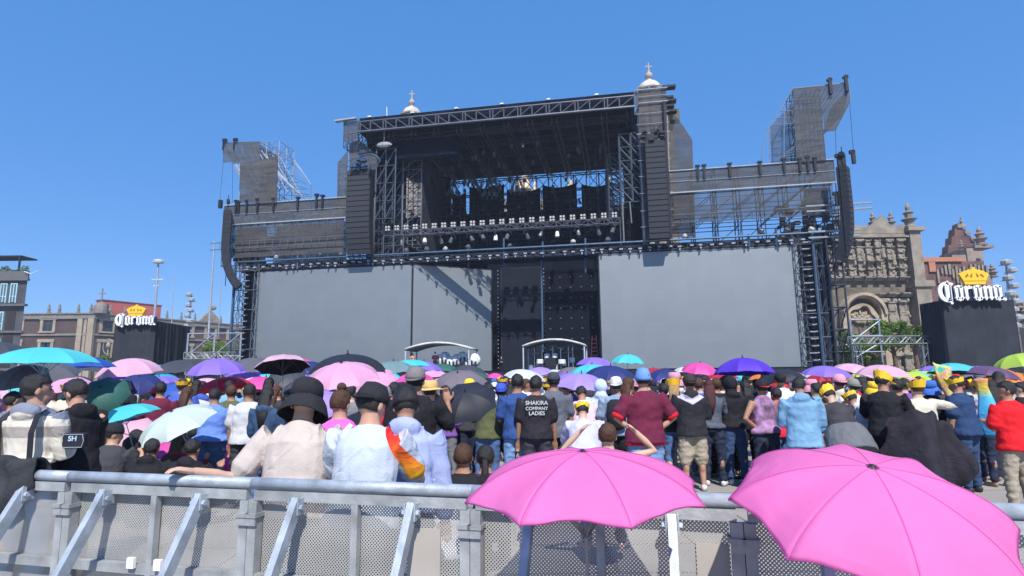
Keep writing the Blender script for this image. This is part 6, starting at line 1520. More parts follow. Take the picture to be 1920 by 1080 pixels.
L_.new(mixc(yoke, mixc(band, base_, (.36,.32,.29)), (.20,.22,.28)), N_['Principled BSDF'].inputs['Base Color'])
rt, P, J, hm, hs, h = F3; strap(rt, [P(.30,.075,-.02), P(.28,.085,-.075), P(.2,.09,-.105), P(.1,.09,-.10), P(.0,.09,-.105)], .045, black2); strap(rt, [P(.30,-.075,-.02), P(.25,-.12,-.05), P(.15,-.125,-.04), P(.05,-.12,-.03)], .04, black2)
G3 = person('man in black with sunglasses turned left, carrying a black bag', 148, 5.3, 1.72, 68, 1.0, 6, ('fwd','fwd'), head=(-10,24), top=(blackf,'hoodie'), bot=(blackf,'long'), sk=0, vox=.0095, at_y=800, hem=-.06)
rt, P, J, hm, hs, h = G3
b = MB(hm); 
for s_ in (-1,1): b.ball((s_*.034*hs,.090*hs,.010*hs),.028*hs,.010*hs,.020*hs,10,6); b.bar((s_*.06*hs,.085*hs,.016*hs),(s_*.082*hs,0,.016*hs),.004,.006)
b.build('sunglasses', M('blue mirror lens', (.02,.10,.16), .08, .3), rt)
bg_ = empty('shoulder_bag', at(141, 826, 4.85), R(4), 'small black bag with pale piping hanging at the hip of the man in black', 'bag'); bg_.scale = (.8,.8,.8)
b = MB(); b.box(-.105,-.04,-.075,.105,.05,.075); o = b.build('bag_body', black2, bg_); md = o.modifiers.new('b','BEVEL'); md.width = .02; md.segments = 3
b = MB(); 
for a_, c_ in (((-.09,-.062),(.09,-.062)),((.09,-.062),(.105,0)),((.105,0),(.09,.062)),((.09,.062),(-.09,.062)),((-.09,.062),(-.105,0)),((-.105,0),(-.09,-.062))): b.tube((a_[0],-.043,a_[1]),(c_[0],-.043,c_[1]),.003,5)
b.build('piping', M('pale piping', (.4,.42,.46), .5), bg_)
def text(s, size, mat, parent, loc, rot, name='lettering', ext=.002):
    cu = bpy.data.curves.new('t', 'FONT'); cu.body = s; cu.size = size; cu.align_x = 'CENTER'; cu.extrude = ext; cu.offset = size*.018; cu.space_line = .85
    o = bpy.data.objects.new('t', cu); TSC.collection.objects.link(o); TSC.view_layers[0].update(); dg = TSC.view_layers[0].depsgraph; me = bpy.data.meshes.new_from_object(o.evaluated_get(dg)); bpy.data.objects.remove(o)
    me.materials.clear(); me.materials.append(mat); o = bpy.data.objects.new(name, me); col.objects.link(o); o.parent = parent; o.location = loc; o.rotation_euler = rot; return o
text('SH', .07, M('pale blue letters', (.45,.62,.78), .6), bg_, (0,-.045,.0), (R(90),0,0))
# ---- standing row, seen from behind ----------------------------------------
P_ = person
lines = []
def row(*a, **k): r = P_(*a, **k); lines.append(r); return r
row('woman in a bright blue tee and jeans standing among the seated crowd', 397, 8.6, 1.60, 6, 1.32, 4, ('fwd','phone'), top=(cloth('bright blue tee', (.13,.24,.66)),'short'), bot=(jeans,'long'), hair='short', sk=1, at_y=800, fem=True, hem=-.01, head=(0,14))
gt = row('person in a grey white tee with a blue sleeve beside the denim jacket', 462, 8.2, 1.66, 2, 1.12, 3, ('down','phone'), top=(cloth('grey white tee', (.52,.52,.56)),'short'), bot=(charf,'long'), sk=1, at_y=800, head=(-20,8))
row('dark haired person in a dark denim jacket left of the bucket hat', 497, 8.0, 1.60, -8, 1.0, 2, ('phone','phone'), top=(cloth('dark denim', (.035,.075,.15), var=.3),'hoodie'), bot=(jeans,'long'), hair='long', sk=1, at_y=800, fem=True, head=(0,8))
row('person in a pink patterned shirt behind the man in the grey cap', 738, 8.2, 1.66, 0, 1.0, 0, ('phone','down'), top=(cloth('pink patterned fabric', (.75,.42,.45), var=.3),'short'), bot=(jeansd,'long'), sk=1, at_y=800)
sh_ = row('person with a round straw hat between the grey cap and the black umbrella', 806, 7.6, 1.66, -10, 1.0, 0, ('phone','phone'), top=(charf,'short'), bot=(jeans,'long'), sk=2, hat=('straw', M('straw weave', (.62,.42,.16), .8, 0, .25, 60)), at_y=800, fem=True)
row('person in a purple tee and blue cap left of the navy tee man', 940, 9.0, 1.62, 0, 1.1, 0, ('wave','down'), top=(cloth('purple tee', (.20,.16,.38)),'short'), bot=(charf,'long'), sk=1, hat=('capback', cloth('royal blue cap', (.05,.09,.45))), at_y=800)
row('man in a navy tee and light jeans left of the lettered black shirt', 971, 8.5, 1.76, -4, 1.06, 0, ('phone','down'), top=(cloth('navy tee', (.03,.075,.24)),'short'), bot=(jeansl,'long'), sk=1, at_y=800, head=(0,8), hem=-.05)
tx = row('balding man in a black tee with white lettering on the back', 1006, 8.3, 1.73, 0, 1.1, 0, ('down','down'), top=(cloth('washed black tee', (.022,.02,.028)),'short'), bot=(cloth('purple grey trousers', (.045,.04,.06)),'long'), sk=1, at_y=800, hair='short', hem=-.03)
rt, P, J, hm, hs, h = tx; wl_m = M('white print', (.5,.52,.53), .8)
text('SHAKIRA', .075, wl_m, rt, P(.235,0,-.0895), (R(90),0,0)); text('COMPANY', .062, wl_m, rt, P(.195,0,-.0905), (R(90),0,0)); text('LADIES', .070, wl_m, rt, P(.156,0,-.0905), (R(90),0,0))
row('man in a grey tee and dark cap right of the lettered black shirt', 1040, 8.9, 1.78, 8, 1.02, 2, ('down','down'), top=(cloth('slate grey tee', (.115,.125,.16)),'short'), bot=(charf,'long'), sk=1, hat=('cap', cloth('slate cap', (.05,.055,.075))), at_y=800, hem=-.07)
row('person in a pale yellow shirt half hidden right of the grey tee man', 1062, 10.0, 1.68, 10, 1.0, 0, ('down','down'), top=(cloth('pale yellow shirt', (.62,.58,.42)),'short'), bot=(jeansd,'long'), sk=0, at_y=780)
row('crouching person in a pale lilac long sleeved shirt with a yellow paper visor', 1097, 7.8, 1.62, 0, 1.28, 24, ('knee','knee'), pose='chair', top=(cloth('pale lilac shirt', (.50,.50,.72)),'long'), bot=(cloth('pale grey trousers', (.42,.43,.52)),'long'), sk=2, hat=('paper', paper, 0), z0=.22, at_y=800, hem=-.04, head=(0,20))
row('person in a pink and white tee bending behind the lilac shirt', 1100, 8.9, 1.66, 6, 1.15, 30, ('fwd','fwd'), top=(cloth('pink white tee', (.66,.48,.56), var=.2),'short'), bot=(charf,'long'), sk=1, at_y=790, head=(0,25))
row('person in a blue and white hoodie under the turquoise umbrella', 1128, 9.6, 1.68, -8, 1.1, 12, ('fwd','down'), top=(cloth('white blue hoodie', (.48,.58,.74), var=.25),'hoodie'), bot=(jeansd,'long'), sk=1, at_y=780, hat=('hood', cloth('white blue hoodie', (.48,.58,.74), var=.25)))
row('dark haired person in a navy top behind the lilac shirt', 1086, 9.9, 1.64, -8, 1.1, 8, ('fwd','down'), top=(cloth('navy tee', (.03,.075,.24)),'short'), bot=(jeansd,'long'), sk=1, at_y=780)
hh = row('person raising both hands to the head behind the left magenta umbrella', 1141, 5.3, 1.55, 0, .9, 0, ('head','head'), pose='chair', top=(cloth('grey tank top', (.30,.29,.30)),'none'), bot=(charf,'long'), hair='short', hairmat=hairb, sk=2, at_y=880, vox=.011, fem=True, z0=.12)
bp_ = row('person in a light denim shirt and white cap wearing a black backpack', 1158, 8.8, 1.70, -14, 1.05, 0, ('phone','down'), top=(cloth('light denim', (.24,.32,.44)),'short'), bot=(blackf,'shorts'), sk=1, hat=('capback', cloth('white cap', (.62,.62,.64), var=.3)), at_y=800)
backpack(bp_, blackhat, 1.0, 'black backpack on the back of the person in a light denim shirt')
row('person in a wide pink brimmed hat left of the blue cap', 1192, 9.8, 1.66, 0, 1.0, 0, ('phone','down'), top=(cloth('cream shirt', (.60,.50,.38)),'short'), bot=(khaki,'long'), sk=1, hat=('straw', cloth('dusty pink hat', (.45,.22,.32))), at_y=790)
mr_ = row('big man in a maroon shirt with red cuffs, blue cap and light jeans', 1209, 7.7, 1.79, 2, 1.24, 0, ('hips','hips'), top=(cloth('maroon shirt', (.135,.015,.045)),'short'), bot=(jeansl,'long'), sk=0, hat=('beanie', cloth('sky blue cap', (.13,.27,.60))), shoes=shoed, at_y=800, hem=-.05)
rt, P, J, hm, hs, h = mr_
b = MB()
for S0, E_, W_ in J: b.tube(S0.lerp(E_,.84), S0.lerp(E_,1.0), .047*h, 14, .045*h)
each(b, 'cuff', cloth('bright red cuff', (.55,.012,.025)), rt, True)
b = MB(); b.loft([(P(-.065),.142*h,.10*h),(P(-.045),.144*h,.102*h)], n=20); b.build('hem_band', cloth('bright red cuff', (.55,.012,.025)), rt, True)
row('blond woman in a black top with yellow paper visor left of the khaki shorts', 1266, 9.4, 1.68, -6, .98, 0, ('phone','phone'), top=(blackf,'long'), bot=(jeans,'long'), hair='long', hairmat=hairbl, sk=2, hat=('paper', paper, 1), shoes=shoem, at_y=800, fem=True)
ks = row('man in a black and white windbreaker, dark cap and khaki shorts', 1297, 9.1, 1.73, -4, 1.12, 0, ('phone','phone'), top=(cloth('black windbreaker', (.022,.022,.028)),'hoodie'), bot=(khaki,'shorts'), sk=0, hat=('capback', cloth('dark brown cap', (.04,.032,.032))), shoes=shoem, at_y=800, hem=-.06)
N_, L_ = nd(M('black windbreaker', (.022,.022,.028), .88)) if False else nd(bpy.data.materials['black windbreaker']); tcn = [n for n in N_ if n.type == 'TEX_COORD'][0]; sx_ = N_.new('ShaderNodeSeparateXYZ'); L_.new(tcn.outputs['Object'], sx_.inputs[0]); base_ = [n for n in N_ if n.type == 'VALTORGB'][0].outputs[0]
vz = mth('SUBTRACT', sx_.outputs[2], mth('MULTIPLY', mth('ABSOLUTE', sx_.outputs[0], 0), .55)); band = mth('MULTIPLY', mth('MULTIPLY', mth('GREATER_THAN', vz, 1.255), mth('LESS_THAN', vz, 1.345)), mth('LESS_THAN', mth('ABSOLUTE', sx_.outputs[0], 0), .19))
L_.new(mixc(band, base_, (.58,.54,.66)), N_['Principled BSDF'].inputs['Base Color'])
row('woman with dark red hair in a grey sweater and dark jeans', 1334, 9.5, 1.66, -16, 1.04, 4, ('phone','fwd'), top=(cloth('grey knit', (.085,.10,.135), var=.2),'long'), bot=(jeansd,'long'), hair='long', hairmat=hairr, sk=1, shoes=shoem, at_y=800, fem=True, hem=0)
row('person in a black hoodie with the hood up and blue jeans', 1375, 9.6, 1.70, 6, 1.08, 3, ('phone','phone'), top=(blackf,'hoodie'), bot=(cloth('mid blue jeans', (.035,.065,.15), var=.25),'long'), sk=1, hat=('hood', blackf), shoes=shoem, at_y=800, hem=-.01)
row('person in black with a blue towel right of the black hoodie', 1404, 10.0, 1.62, 12, .95, 4, ('phone','down'), top=(blackf,'hoodie'), bot=(blackf,'long'), hair='long', sk=1, shoes=shoed, at_y=800, fem=True)
row('woman in a purple patterned sleeveless top with one hand on her hip', 1436, 8.8, 1.65, 8, 1.08, 4, ('hips','phone'), top=(cloth('purple patterned top', (.30,.17,.30), var=.75),'none'), bot=(jeansd,'long'), sk=1, hat=('capback', blackhat, cloth('red brim', (.6,.03,.05))), shoes=shoed, at_y=800, fem=True, hem=-.01)
row('person in a white tee and dark cap behind the denim jacket man', 1469, 10.6, 1.76, -8, 1.05, 0, ('down','down'), top=(whitef,'short'), bot=(jeansl,'long'), sk=0, hat=('capback', blackhat), at_y=790)
row('person in bright red beside the light blue denim jacket', 1462, 9.2, 1.52, 20, .9, 4, ('fwd','down'), top=(cloth('bright red hoodie', (.62,.02,.045)),'hoodie'), bot=(jeans,'long'), sk=1, at_y=800)
dj = row('dark haired person in a light blue denim jacket and dark trousers', 1506, 8.0, 1.68, -18, 1.14, 6, ('phone','phone'), top=(cloth('light blue denim jacket', (.17,.33,.50), var=.18),'hoodie'), bot=(charf,'long'), sk=1, at_y=800, hem=-.09, head=(22,22))
row('person in a teal blue tee bending forward right of the denim jacket', 1548, 8.9, 1.55, 0, 1.1, 48, ('fwd','fwd'), top=(cloth('teal blue tee', (.06,.17,.32)),'short'), bot=(cloth('dusty pink trousers', (.35,.20,.24)),'long'), sk=1, at_y=800)
bs_ = row('person in a black tee with a grey jacket tied at the waist, bending forward', 1586, 7.9, 1.62, 4, 1.22, 30, ('fwd','fwd'), top=(charf,'short'), bot=(cloth('dark plum skirt', (.03,.018,.035)),'skirt'), sk=2, hat=('paper', paper, 1), at_y=800, head=(0,30))
rt, P, J, hm, hs, h = bs_; b = MB(); b.loft([(P(.10),.142*h,.118*h),(P(.03),.175*h,.142*h),(P(-.06),.185*h,.152*h),(P(-.13),.19*h,.155*h)], n=20); me = remesh(b, .018, 'waist_jacket', .01, (12,12,4), 1); me.materials.append(cloth('mid grey knit', (.13,.135,.15), var=.15)); o = bpy.data.objects.new('waist_jacket', me); col.objects.link(o); o.parent = rt
row('person in a white hoodie and grey trousers with a golden visor, bending', 1624, 8.4, 1.52, 14, .95, 22, ('fwd','hips'), top=(cloth('white hoodie', (.60,.61,.70)),'hoodie'), bot=(greyf,'long'), sk=1, hat=('paper', paper, 0), at_y=800, head=(0,25), shoes=cloth('red shoe', (.5,.02,.04)))
row('person with a grey cap behind the golden visor', 1612, 9.3, 1.64, 0, 1.0, 8, ('fwd','fwd'), top=(whitef,'short'), bot=(charf,'long'), sk=2, hat=('capback', cloth('sage grey cap', (.22,.23,.20))), at_y=790)
row('man in a black tee and golden visor turned right beside the black blanket', 1662, 7.9, 1.74, -42, 1.1, 6, ('fwd','fwd'), top=(blackf,'short'), bot=(blackf,'long'), sk=1, hat=('paper', paper, 1), at_y=800, head=(20,14))
row('person in a dark grey tee just behind the black tee and golden visor', 1692, 8.8, 1.64, -10, 1.12, 4, ('down','down'), top=(charf,'short'), bot=(charf,'long'), sk=1, at_y=800)
cw = row('woman in a cream long sleeved top holding a big black blanket', 1729, 8.0, 1.63, 0, 1.22, 4, (((.8,.3,-.35),(.2,.8,-.2)),((.95,.35,-.1),(.8,.6,-.1))), top=(cloth('cream knit', (.60,.56,.46)),'long'), bot=(blackf,'skirt'), hairmat=hairb, hair='short', sk=2, hat=('paper', paper, 1), at_y=790, fem=True, hem=.03)
# the big black blanket spread in front of her
pl_ = at(1650,800,7.6); b = MB(); xa_ = at(1652,800,7.7).x; xb_ = at(1786,800,7.7).x; k = 34; vs = []
prof = []
for i in range(k+1):
    t = i/k; x = xa_+(xb_-xa_)*t; ztp_ = 1.05+.16*math.sin(math.pi*min(1,t*1.15))+.03*math.sin(t*23); zbt = .42+.10*math.sin(t*7+1)-.2*math.sin(math.pi*t)
    for j in range(13):
        s_ = j/12; z = ztp_+(zbt-ztp_)*s_; y = 7.62+.16*math.sin(t*9+s_*2.2)*(.4+s_)-.35*math.sin(math.pi*t)*math.sin(s_*1.7); vs.append((x+.05*math.sin(s_*5+t*4), y+.03*noise.noise(Vector((t*14,s_*5,2))), z))
b.add(vs, [(i*13+j,(i+1)*13+j,(i+1)*13+j+1,i*13+j+1) for i in range(k) for j in range(12)])
o = b.build('blanket', cloth('black blanket fabric', (.020,.018,.026), var=.3), None, True); md = o.modifiers.new('s','SOLIDIFY'); md.thickness = .01
tag(o, 'big black blanket held spread out by the woman in the cream top', 'blanket')
ny_ = row('man in a navy tee, golden visor and jeans with a blue towel on his shoulder', 1810, 8.75, 1.68, 26, 1.22, 4, ('down','phone'), top=(cloth('dark navy tee', (.022,.05,.13)),'short'), bot=(cloth('mid blue jeans', (.035,.065,.15), var=.25),'long'), sk=1, hat=('paper', paper, 0), shoes=shoed, at_y=800, head=(-20,16), hem=-.05)
x_ = at(1834,760,8.9).x; b = MB(); vs = []
for i in range(11):
    for j in range(25):
        t = i/10; s_ = j/24; vs.append((x_-.14+.24*t+.07*s_, 8.78-.12*math.sin(t*3)-.05*math.sin(s_*6+t*5), 1.60-.82*s_-.12*(t-.3)**2))
b.add(vs, [(i*25+j,(i+1)*25+j,(i+1)*25+j+1,i*25+j+1) for i in range(10) for j in range(24)])
tw_m = cloth('sky blue towel', (.06,.36,.70)); o = b.build('towel', tw_m, None, True); md = o.modifiers.new('s','SOLIDIFY'); md.thickness = .015
N_, L_ = nd(tw_m); tcn = [n for n in N_ if n.type == 'TEX_COORD'][0]; sx_ = N_.new('ShaderNodeSeparateXYZ'); L_.new(tcn.outputs['Object'], sx_.inputs[0])
rp = ramp(((0,(.06,.36,.70)),(.72,(.08,.42,.72)),(.8,(.45,.55,.2)),(.88,(.8,.55,.08)),(1,(.75,.25,.15))), mth('MULTIPLY', mth('SUBTRACT', sx_.outputs[2], .6), 1.0), 'LINEAR'); L_.new(rp.outputs[0], N_['Principled BSDF'].inputs['Base Color'])
tag(o, 'sky blue and yellow towel over the shoulder of the navy tee man', 'towel')
# colourful printed towel held up
x_ = at(1762,725,9.6).x; pt = M('multicolour printed towel', (.5,.5,.3), .8, 0, .1, 9); N_, L_ = nd(pt); nz_ = [n for n in N_ if n.type == 'TEX_NOISE'][0]
rp = ramp(((0,(.10,.5,.5)),(.38,(.55,.60,.12)),(.48,(.75,.35,.18)),(.56,(.75,.5,.35)),(.64,(.15,.45,.25))), nz_.outputs['Fac']); L_.new(rp.outputs[0], N_['Principled BSDF'].inputs['Base Color'])
b = MB(); vs = []
for i in range(9):
    for j in range(13): t = i/8; s_ = j/12; vs.append((x_-.14+.30*t+.16*s_*(1-t), 9.5+.04*math.sin(t*7+s_*3), 1.86-.10*t-.55*s_))
b.add(vs, [(i*13+j,(i+1)*13+j,(i+1)*13+j+1,i*13+j+1) for i in range(8) for j in range(12)]); o = b.build('towel', pt, None, True); md = o.modifiers.new('s','SOLIDIFY'); md.thickness = .012
tag(o, 'many coloured printed towel held up left of the navy tee man', 'towel')
row('person holding up the many coloured printed towel', 1768, 9.9, 1.62, 0, 1.0, 0, ('wave','wave'), top=(charf,'short'), bot=(charf,'long'), sk=2, at_y=790)
rd = row('man in a bright red tee and crumpled khaki trousers at the right edge', 1899, 7.4, 1.60, 8, 1.12, 2, ('phone','cross'), top=(cloth('bright red tee', (.70,.012,.02)),'short'), bot=(khaki,'long'), sk=1, shoes=shoem, at_y=800, head=(-52,4), hem=-.06)
row('person in a white purple patterned top left of the red tee man', 1864, 9.2, 1.60, 0, .95, 0, ('phone','phone'), top=(cloth('white purple patterned top', (.55,.45,.62), var=.4),'short'), bot=(jeansd,'long'), hair='long', sk=1, at_y=790, fem=True)
row('person in a pale grey tee beside the sky blue towel', 1843, 9.7, 1.62, 0, 1.1, 3, ('phone','down'), top=(cloth('pale grey tee', (.42,.43,.42)),'short'), bot=(jeansd,'long'), sk=1, hat=('paper', paper, 0), at_y=790)
# seated people near the front on the left and centre
row('seated man in a black cap and dark tee holding up the turquoise umbrella', 200, 7.3, 1.74, 10, 1.1, 12, ('knee','hold'), pose='sit', top=(cloth('dark grey tee', (.05,.05,.058)),'short'), bot=(jeans,'long'), sk=0, hat=('cap', blackhat), at_y=850, head=(60,4), z0=.22)
row('seated person in black bent forward left of the low magenta umbrella', 268, 7.0, 1.62, 6, 1.05, 20, ('knee','knee'), pose='sit', top=(blackf,'hoodie'), bot=(charf,'long'), sk=1, at_y=860, z0=.14)
row('seated person in black below the mint white umbrella shaft', 346, 7.0, 1.62, -6, 1.05, 14, ('knee','hold'), pose='sit', top=(blackf,'hoodie'), bot=(charf,'long'), sk=1, at_y=860, z0=.12)
row('seated person in a pale shirt and grey red cap left of the black haired woman', 826, 4.9, 1.56, 0, .98, 10, ('knee','knee'), pose='chair', top=(cloth('off white shirt', (.60,.60,.62)),'short'), bot=(charf,'long'), sk=1, hat=('capback', cloth('grey trucker cap', (.10,.10,.11)), cloth('red brim', (.6,.03,.05))), at_y=850, z0=-.12, vox=.012)
row('seated woman with dark brown hair in a black top under the creased umbrella', 868, 5.1, 1.60, 0, 1.15, 4, ('hold','knee'), pose='chair', top=(blackf,'short'), bot=(blackf,'long'), hair='short', hairmat=hairb, sk=1, at_y=850, z0=-.06, vox=.012, fem=True)
bk2 = row('seated woman with black hair wearing a dark backpack beside the left magenta umbrella', 910, 5.3, 1.55, 0, 1.0, 4, ('knee','knee'), pose='chair', top=(cloth('dark blue top', (.03,.035,.10)),'short'), bot=(blackf,'long'), hair='ponytail', sk=1, at_y=850, z0=-.06, vox=.012, fem=True)
backpack(bk2, charf, 1.1, 'dark backpack worn by the seated woman beside the left magenta umbrella')
# people on the stage
def on_stage(label, px, n, **k):
    u = S(px, 680, n)[0]; p = W(u, n, DECK); return P_(label, 0, 0, loc=tuple(p), at_y=700, vox=.03, **k)
on_stage('stage hand in a black and purple tee standing under the left arched canopy', 816, -7, H=1.76, rz=0, arms=('down','down'), top=(cloth('black purple tee', (.035,.02,.055)),'short'), bot=(charf,'long'), sk=2)
on_stage('stage hand in an orange shirt under the left end of the left arched canopy', 773, -7.5, H=1.62, rz=10, arms=('fwd','fwd'), top=(cloth('orange shirt', (.62,.26,.13)),'short'), bot=(charf,'long'), sk=2, hat=('cap', blackhat))
on_stage('stage hand in black standing with folded arms before the dark centre screen', 940, 2.0, H=1.66, rz=150, arms=('cross','cross'), top=(blackf,'short'), bot=(blackf,'long'), sk=2)
# holders of the two close umbrellas, seated on the paving below the frame
for (px, Y, u_p, lab, cl) in ((1075, 2.02, at(1092,846,2.30)-Vector((0,-.03,.86)), 'person seated on the paving holding up the smaller magenta umbrella', charf), (1600, 1.80, at(1624,874,2.04)+Vector((.02,.33,-.80)), 'person seated on the paving holding up the large tilted magenta umbrella', cloth('grey white tee', (.52,.52,.56)))):
    P_(lab, px, Y, 1.5, 0, 1.0, 22, ('knee', u_p), pose='sit', top=(cl,'short'), bot=(jeansd,'long'), sk=1, at_y=1080, head=(0,38), hair='short')
# ================================================================ the crowd behind
protos = []
pm = cloth('proto', (.5,.5,.5))
spec = [dict(pose='stand', arms=('down','phone'), hair='short'), dict(pose='stand', arms=('phone','phone'), hair='long', fem=True), dict(pose='stand', arms=('down','down'), hair='short', hat=('capback', blackhat)),
        dict(pose='stand', arms=('hold','down'), hair='short', lean=4), dict(pose='stand', arms=('cross','cross'), hair='ponytail', fem=True), dict(pose='stand', arms=('hips','phone'), hair='short', hat=('paper', paper, 0), bulk=1.15),
        dict(pose='stand', arms=('fwd','hold'), hair='short', hat=('bucket', blackhat)), dict(pose='sit', arms=('knee','knee'), hair='short', lean=10), dict(pose='sit', arms=('knee','hold'), hair='long', fem=True, lean=6)]
pkids = []
for i, s_ in enumerate(spec):
    s_ = dict(s_); r = P_(None, 0, 10, 1.68, top=(pm, 'short' if i % 2 else 'hoodie'), bot=(jeansd,'long'), loc=(0,0,0), vox=.024, seed=i*5+3, **s_)
    ks_ = list(r[0].children); gk = {o: list(o.children) for o in ks_}; protos.append((r[0], ks_, gk))
shirtc = {'black':(.015,.015,.02),'charcoal':(.04,.04,.05),'white':(.68,.70,.74),'navy':(.02,.04,.13),'royal blue':(.06,.12,.48),'red':(.55,.02,.04),'grey':(.18,.19,.21),'pink':(.72,.28,.42),'teal':(.03,.24,.28),
          'cream':(.58,.52,.42),'purple':(.18,.08,.34),'olive':(.10,.11,.05),'orange':(.75,.22,.04),'sky blue':(.18,.38,.62),'maroon':(.13,.015,.04),'pale green':(.32,.5,.3)}
hatc = {'black':(.02,.02,.024),'white':(.65,.65,.67),'blue':(.05,.15,.5),'yellow':(.85,.55,.04),'grey':(.2,.2,.21),'red':(.5,.03,.05),'pink':(.7,.3,.4)}
def land(px):
    for lim, n in ((180,'near the palace'),(360,'near left tower'),(470,'by left column'),(775,'below left screen'),(925,'below angled screen'),(1120,'before stage centre'),(1510,'below right screen'),(1730,'before the church'),(2100,'near right tower')):
        if px < lim: return n
def bgp(px, Y, pi, seated=False, z0=0, H=1.0):
    root, ks_, gk = protos[pi]; x = at(px, 740, Y).x
    rt = root.copy(); col.objects.link(rt); rt.location = (x, Y, z0); rt.rotation_euler = (0,0,R(random.gauss(0,22) if random.random() < .72 else random.uniform(-170,170))); rt.scale = (H*random.uniform(.97,1.08), H, H)
    sc_n = random.choices(list(shirtc), weights=(18,12,6,8,4,3,8,3,3,4,3,3,1,3,4,1))[0]; hn = random.choice(list(hatc)); hatted = None
    for o in ks_:
        c = o.copy(); col.objects.link(c); c.parent = rt
        if o.name.startswith('shirt'): om(c, cloth(sc_n+' shirt cloth', shirtc[sc_n]))
        elif o.name.startswith('body'): om(c, random.choice(skin))
        elif o.name.startswith('hair'): om(c, random.choice((hairm,hairm,hairm,hairb)))
        elif o.name.startswith('trousers'): om(c, random.choice((jeans,jeansd,charf,blackf,khaki,greyf)))
        elif o.name.startswith(('cap','hat_crown')): hatted = hn+(' cap' if o.name.startswith('cap') else ' bucket hat'); hmc = cloth(hn+' hat cloth', hatc[hn]); om(c, hmc)
        elif o.name.startswith('paper'): hatted = 'golden visor'
        for g_ in gk[o]:
            q = g_.copy(); col.objects.link(q); q.parent = c
            if hatted and 'visor' not in hatted: om(q, hmc)
    hd = (' with '+('brown' if False else 'dark')+' hair') if not hatted else ' in a '+hatted
    if not hatted and pi in (1,8): hd = ' with long hair'
    tag(rt, ('seated ' if seated else '')+'person in '+sc_n+hd+(', seated' if False else '')+(', near crowd ' if Y < 11.5 else (', mid crowd ' if Y < 19 else ', far crowd '))+land(px), 'person', 'people in the crowd before the stage')
    return rt
rr = random.Random(77); random.seed(77)
d = 10.9; nb_p = 0
while d < 44:
    step = 62*10.9/d*(1.0 if d < 16 else 1.25); px = -40+rr.uniform(0,40)
    while px < 1965:
        if nb_p < 225: bgp(px+rr.uniform(-12,12), d+rr.uniform(-.4,.4), rr.choice((0,1,2,3,4,5,6,2,5)), H=rr.uniform(.93,1.06)); nb_p += 1
        px += step*rr.uniform(.8,1.5)
    d *= 1.16
# seated / crouched people between the low umbrellas on the left and centre
for k in range(26):
    px = rr.uniform(150,620); Y = rr.uniform(7.6,10.4); bgp(px, Y, rr.choice((7,8,7)), True, rr.uniform(0,.1), rr.uniform(.95,1.05))
for px, Y in ((130,9.2),(215,9.9),(300,9.5),(352,10.1),(432,9.6),(520,10.2),(560,9.0),(585,10.0),(655,8.6),(700,9.3),(720,7.4),(835,9.4),(880,9.8),(915,8.8),(1245,10.0),(1310,10.4),(1345,10.3),(1420,10.8),(1530,10.2),(1575,9.6),(1640,9.9),(1700,10.2),(1745,9.2),(1790,10.4),(1880,10.3),(1915,9.6),(20,7.2),(1180,8.9)):
    bgp(px, Y, rr.choice((0,1,2,3,4,5,6)), H=rr.uniform(.93,1.02))
for root, ks_, gk in protos:
    for o in ks_:
        for q in gk[o]: bpy.data.objects.remove(q)
        bpy.data.objects.remove(o)
    bpy.data.objects.remove(root)
# more umbrellas further back
cs = ['turquoise','purple','palepink','darkgrey','magenta','navy','lilac','cyan','black','grey','red','pink','lime','violet','orange','white','green','yellow','blue']
for i in range(76):
    px = 10+1910*(i+.5)/76+rr.uniform(-12,12); dist = rr.choice((12,14,17,21,26,32,38))*rr.uniform(.9,1.1); c = rr.choice(cs); z = rr.uniform(1.78,2.12) if dist > 16 else rr.uniform(1.72,1.92)
    y_ = proj((at(px,700,dist).x, dist, z))[1]; size = ' close behind front rows ' if dist < 16 else (' midway to the stage ' if dist < 24 else ' far off ')
    U_(px, y_, FPX/dist, c, c.replace('palepink','pale pink').replace('darkgrey','dark grey')+' umbrella'+size+land(px), 1.0, (rr.uniform(-6,14), rr.uniform(-12,12)), rr.choice((0,1,1,2)), shaft=dist < 20)
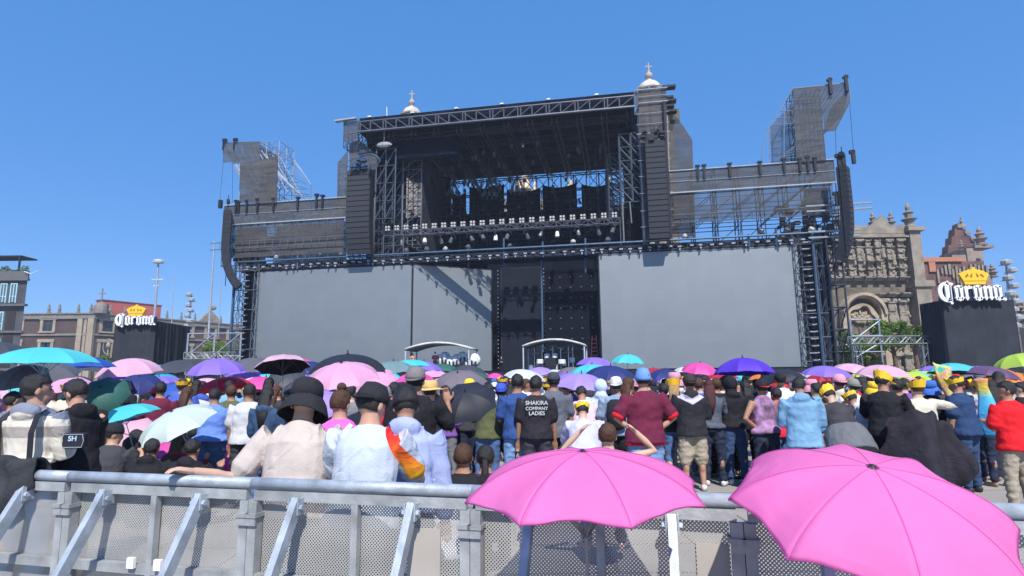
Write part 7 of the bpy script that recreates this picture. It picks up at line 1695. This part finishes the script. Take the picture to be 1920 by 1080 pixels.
# orange blanket-like things and low crowd equipment near the stage are worn or carried; the far mass of heads up to the stage
hb_ = MB(); rr = random.Random(5); k = 0
fm = [M('far crowd cloth %d' % i, c, .9) for i, c in enumerate(((.02,.02,.03),(.5,.5,.52),(.05,.09,.3),(.4,.05,.08),(.3,.2,.15),(.02,.02,.02)))]
for i in range(1500):
    Y = rr.uniform(24, 46); x = rr.uniform(-1,1)*Y*.95; z = rr.uniform(1.5,1.75)
    hb_.k = rr.randrange(5); hb_.lathe((x,Y,0), [(.2,.5),(.24,1.1),(.22,z-.36),(.06,z-.26)], 6); hb_.k = 5 if rr.random() < .7 else 4; hb_.ball((x,Y,z-.11),.09,.1,.12,6,4)
tag(hb_.build('distant_crowd', fm), 'dense mass of far off people filling the square up to the stage', 'crowd', kind='stuff')
hz = MB(); hz.box(-260,-12,-1,260,330,48)
hm_ = bpy.data.materials.new('thin city haze'); hm_.use_nodes = True; N_, L_ = nd(hm_); N_.remove(N_['Principled BSDF']); pv = N_.new('ShaderNodeVolumePrincipled')
pv.inputs['Color'].default_value = (.80,.88,1,1); pv.inputs['Density'].default_value = .0006; pv.inputs['Anisotropy'].default_value = .2; L_.new(pv.outputs[0], N_['Material Output'].inputs['Volume'])
tag(hz.build('haze', hm_), kind='stuff')
# ================================================================ unique labels
ORD = ['leftmost','second from left','third from left','fourth from left','fifth from left','sixth from left','seventh from left','eighth from left','ninth from left','tenth from left','eleventh from left','twelfth from left','thirteenth from left','fourteenth from left','fifteenth from left','sixteenth from left']
from collections import defaultdict
bpy.context.view_layer.update()
dd = defaultdict(list)
for o in col.objects:
    if o.parent is None and 'label' in o.keys(): dd[o['label']].append(o)
nw = {20:'twentieth',30:'thirtieth'}
def ordn(i, n):
    return 'leftmost' if i == 0 else '%d%s from left' % (i+1, {1:'st',2:'nd',3:'rd'}.get((i+1) % 10 if (i+1) not in (11,12,13) else 0, 'th'))
for lab, os_ in dd.items():
    if len(os_) > 1:
        os_.sort(key=lambda o: proj(o.matrix_world.translation)[0])
        for i, o in enumerate(os_):
            s_ = (lab+', '+ordn(i, len(os_))) ; o['label'] = s_
for o in col.objects:
    if o.parent is None and 'label' in o.keys():
        n_ = len(o['label'].split())
        if n_ > 16: print('LONG', n_, o['label'])
bpy.data.scenes.remove(TSC)
print('objects', len(col.objects), 'bg people', nb_p)
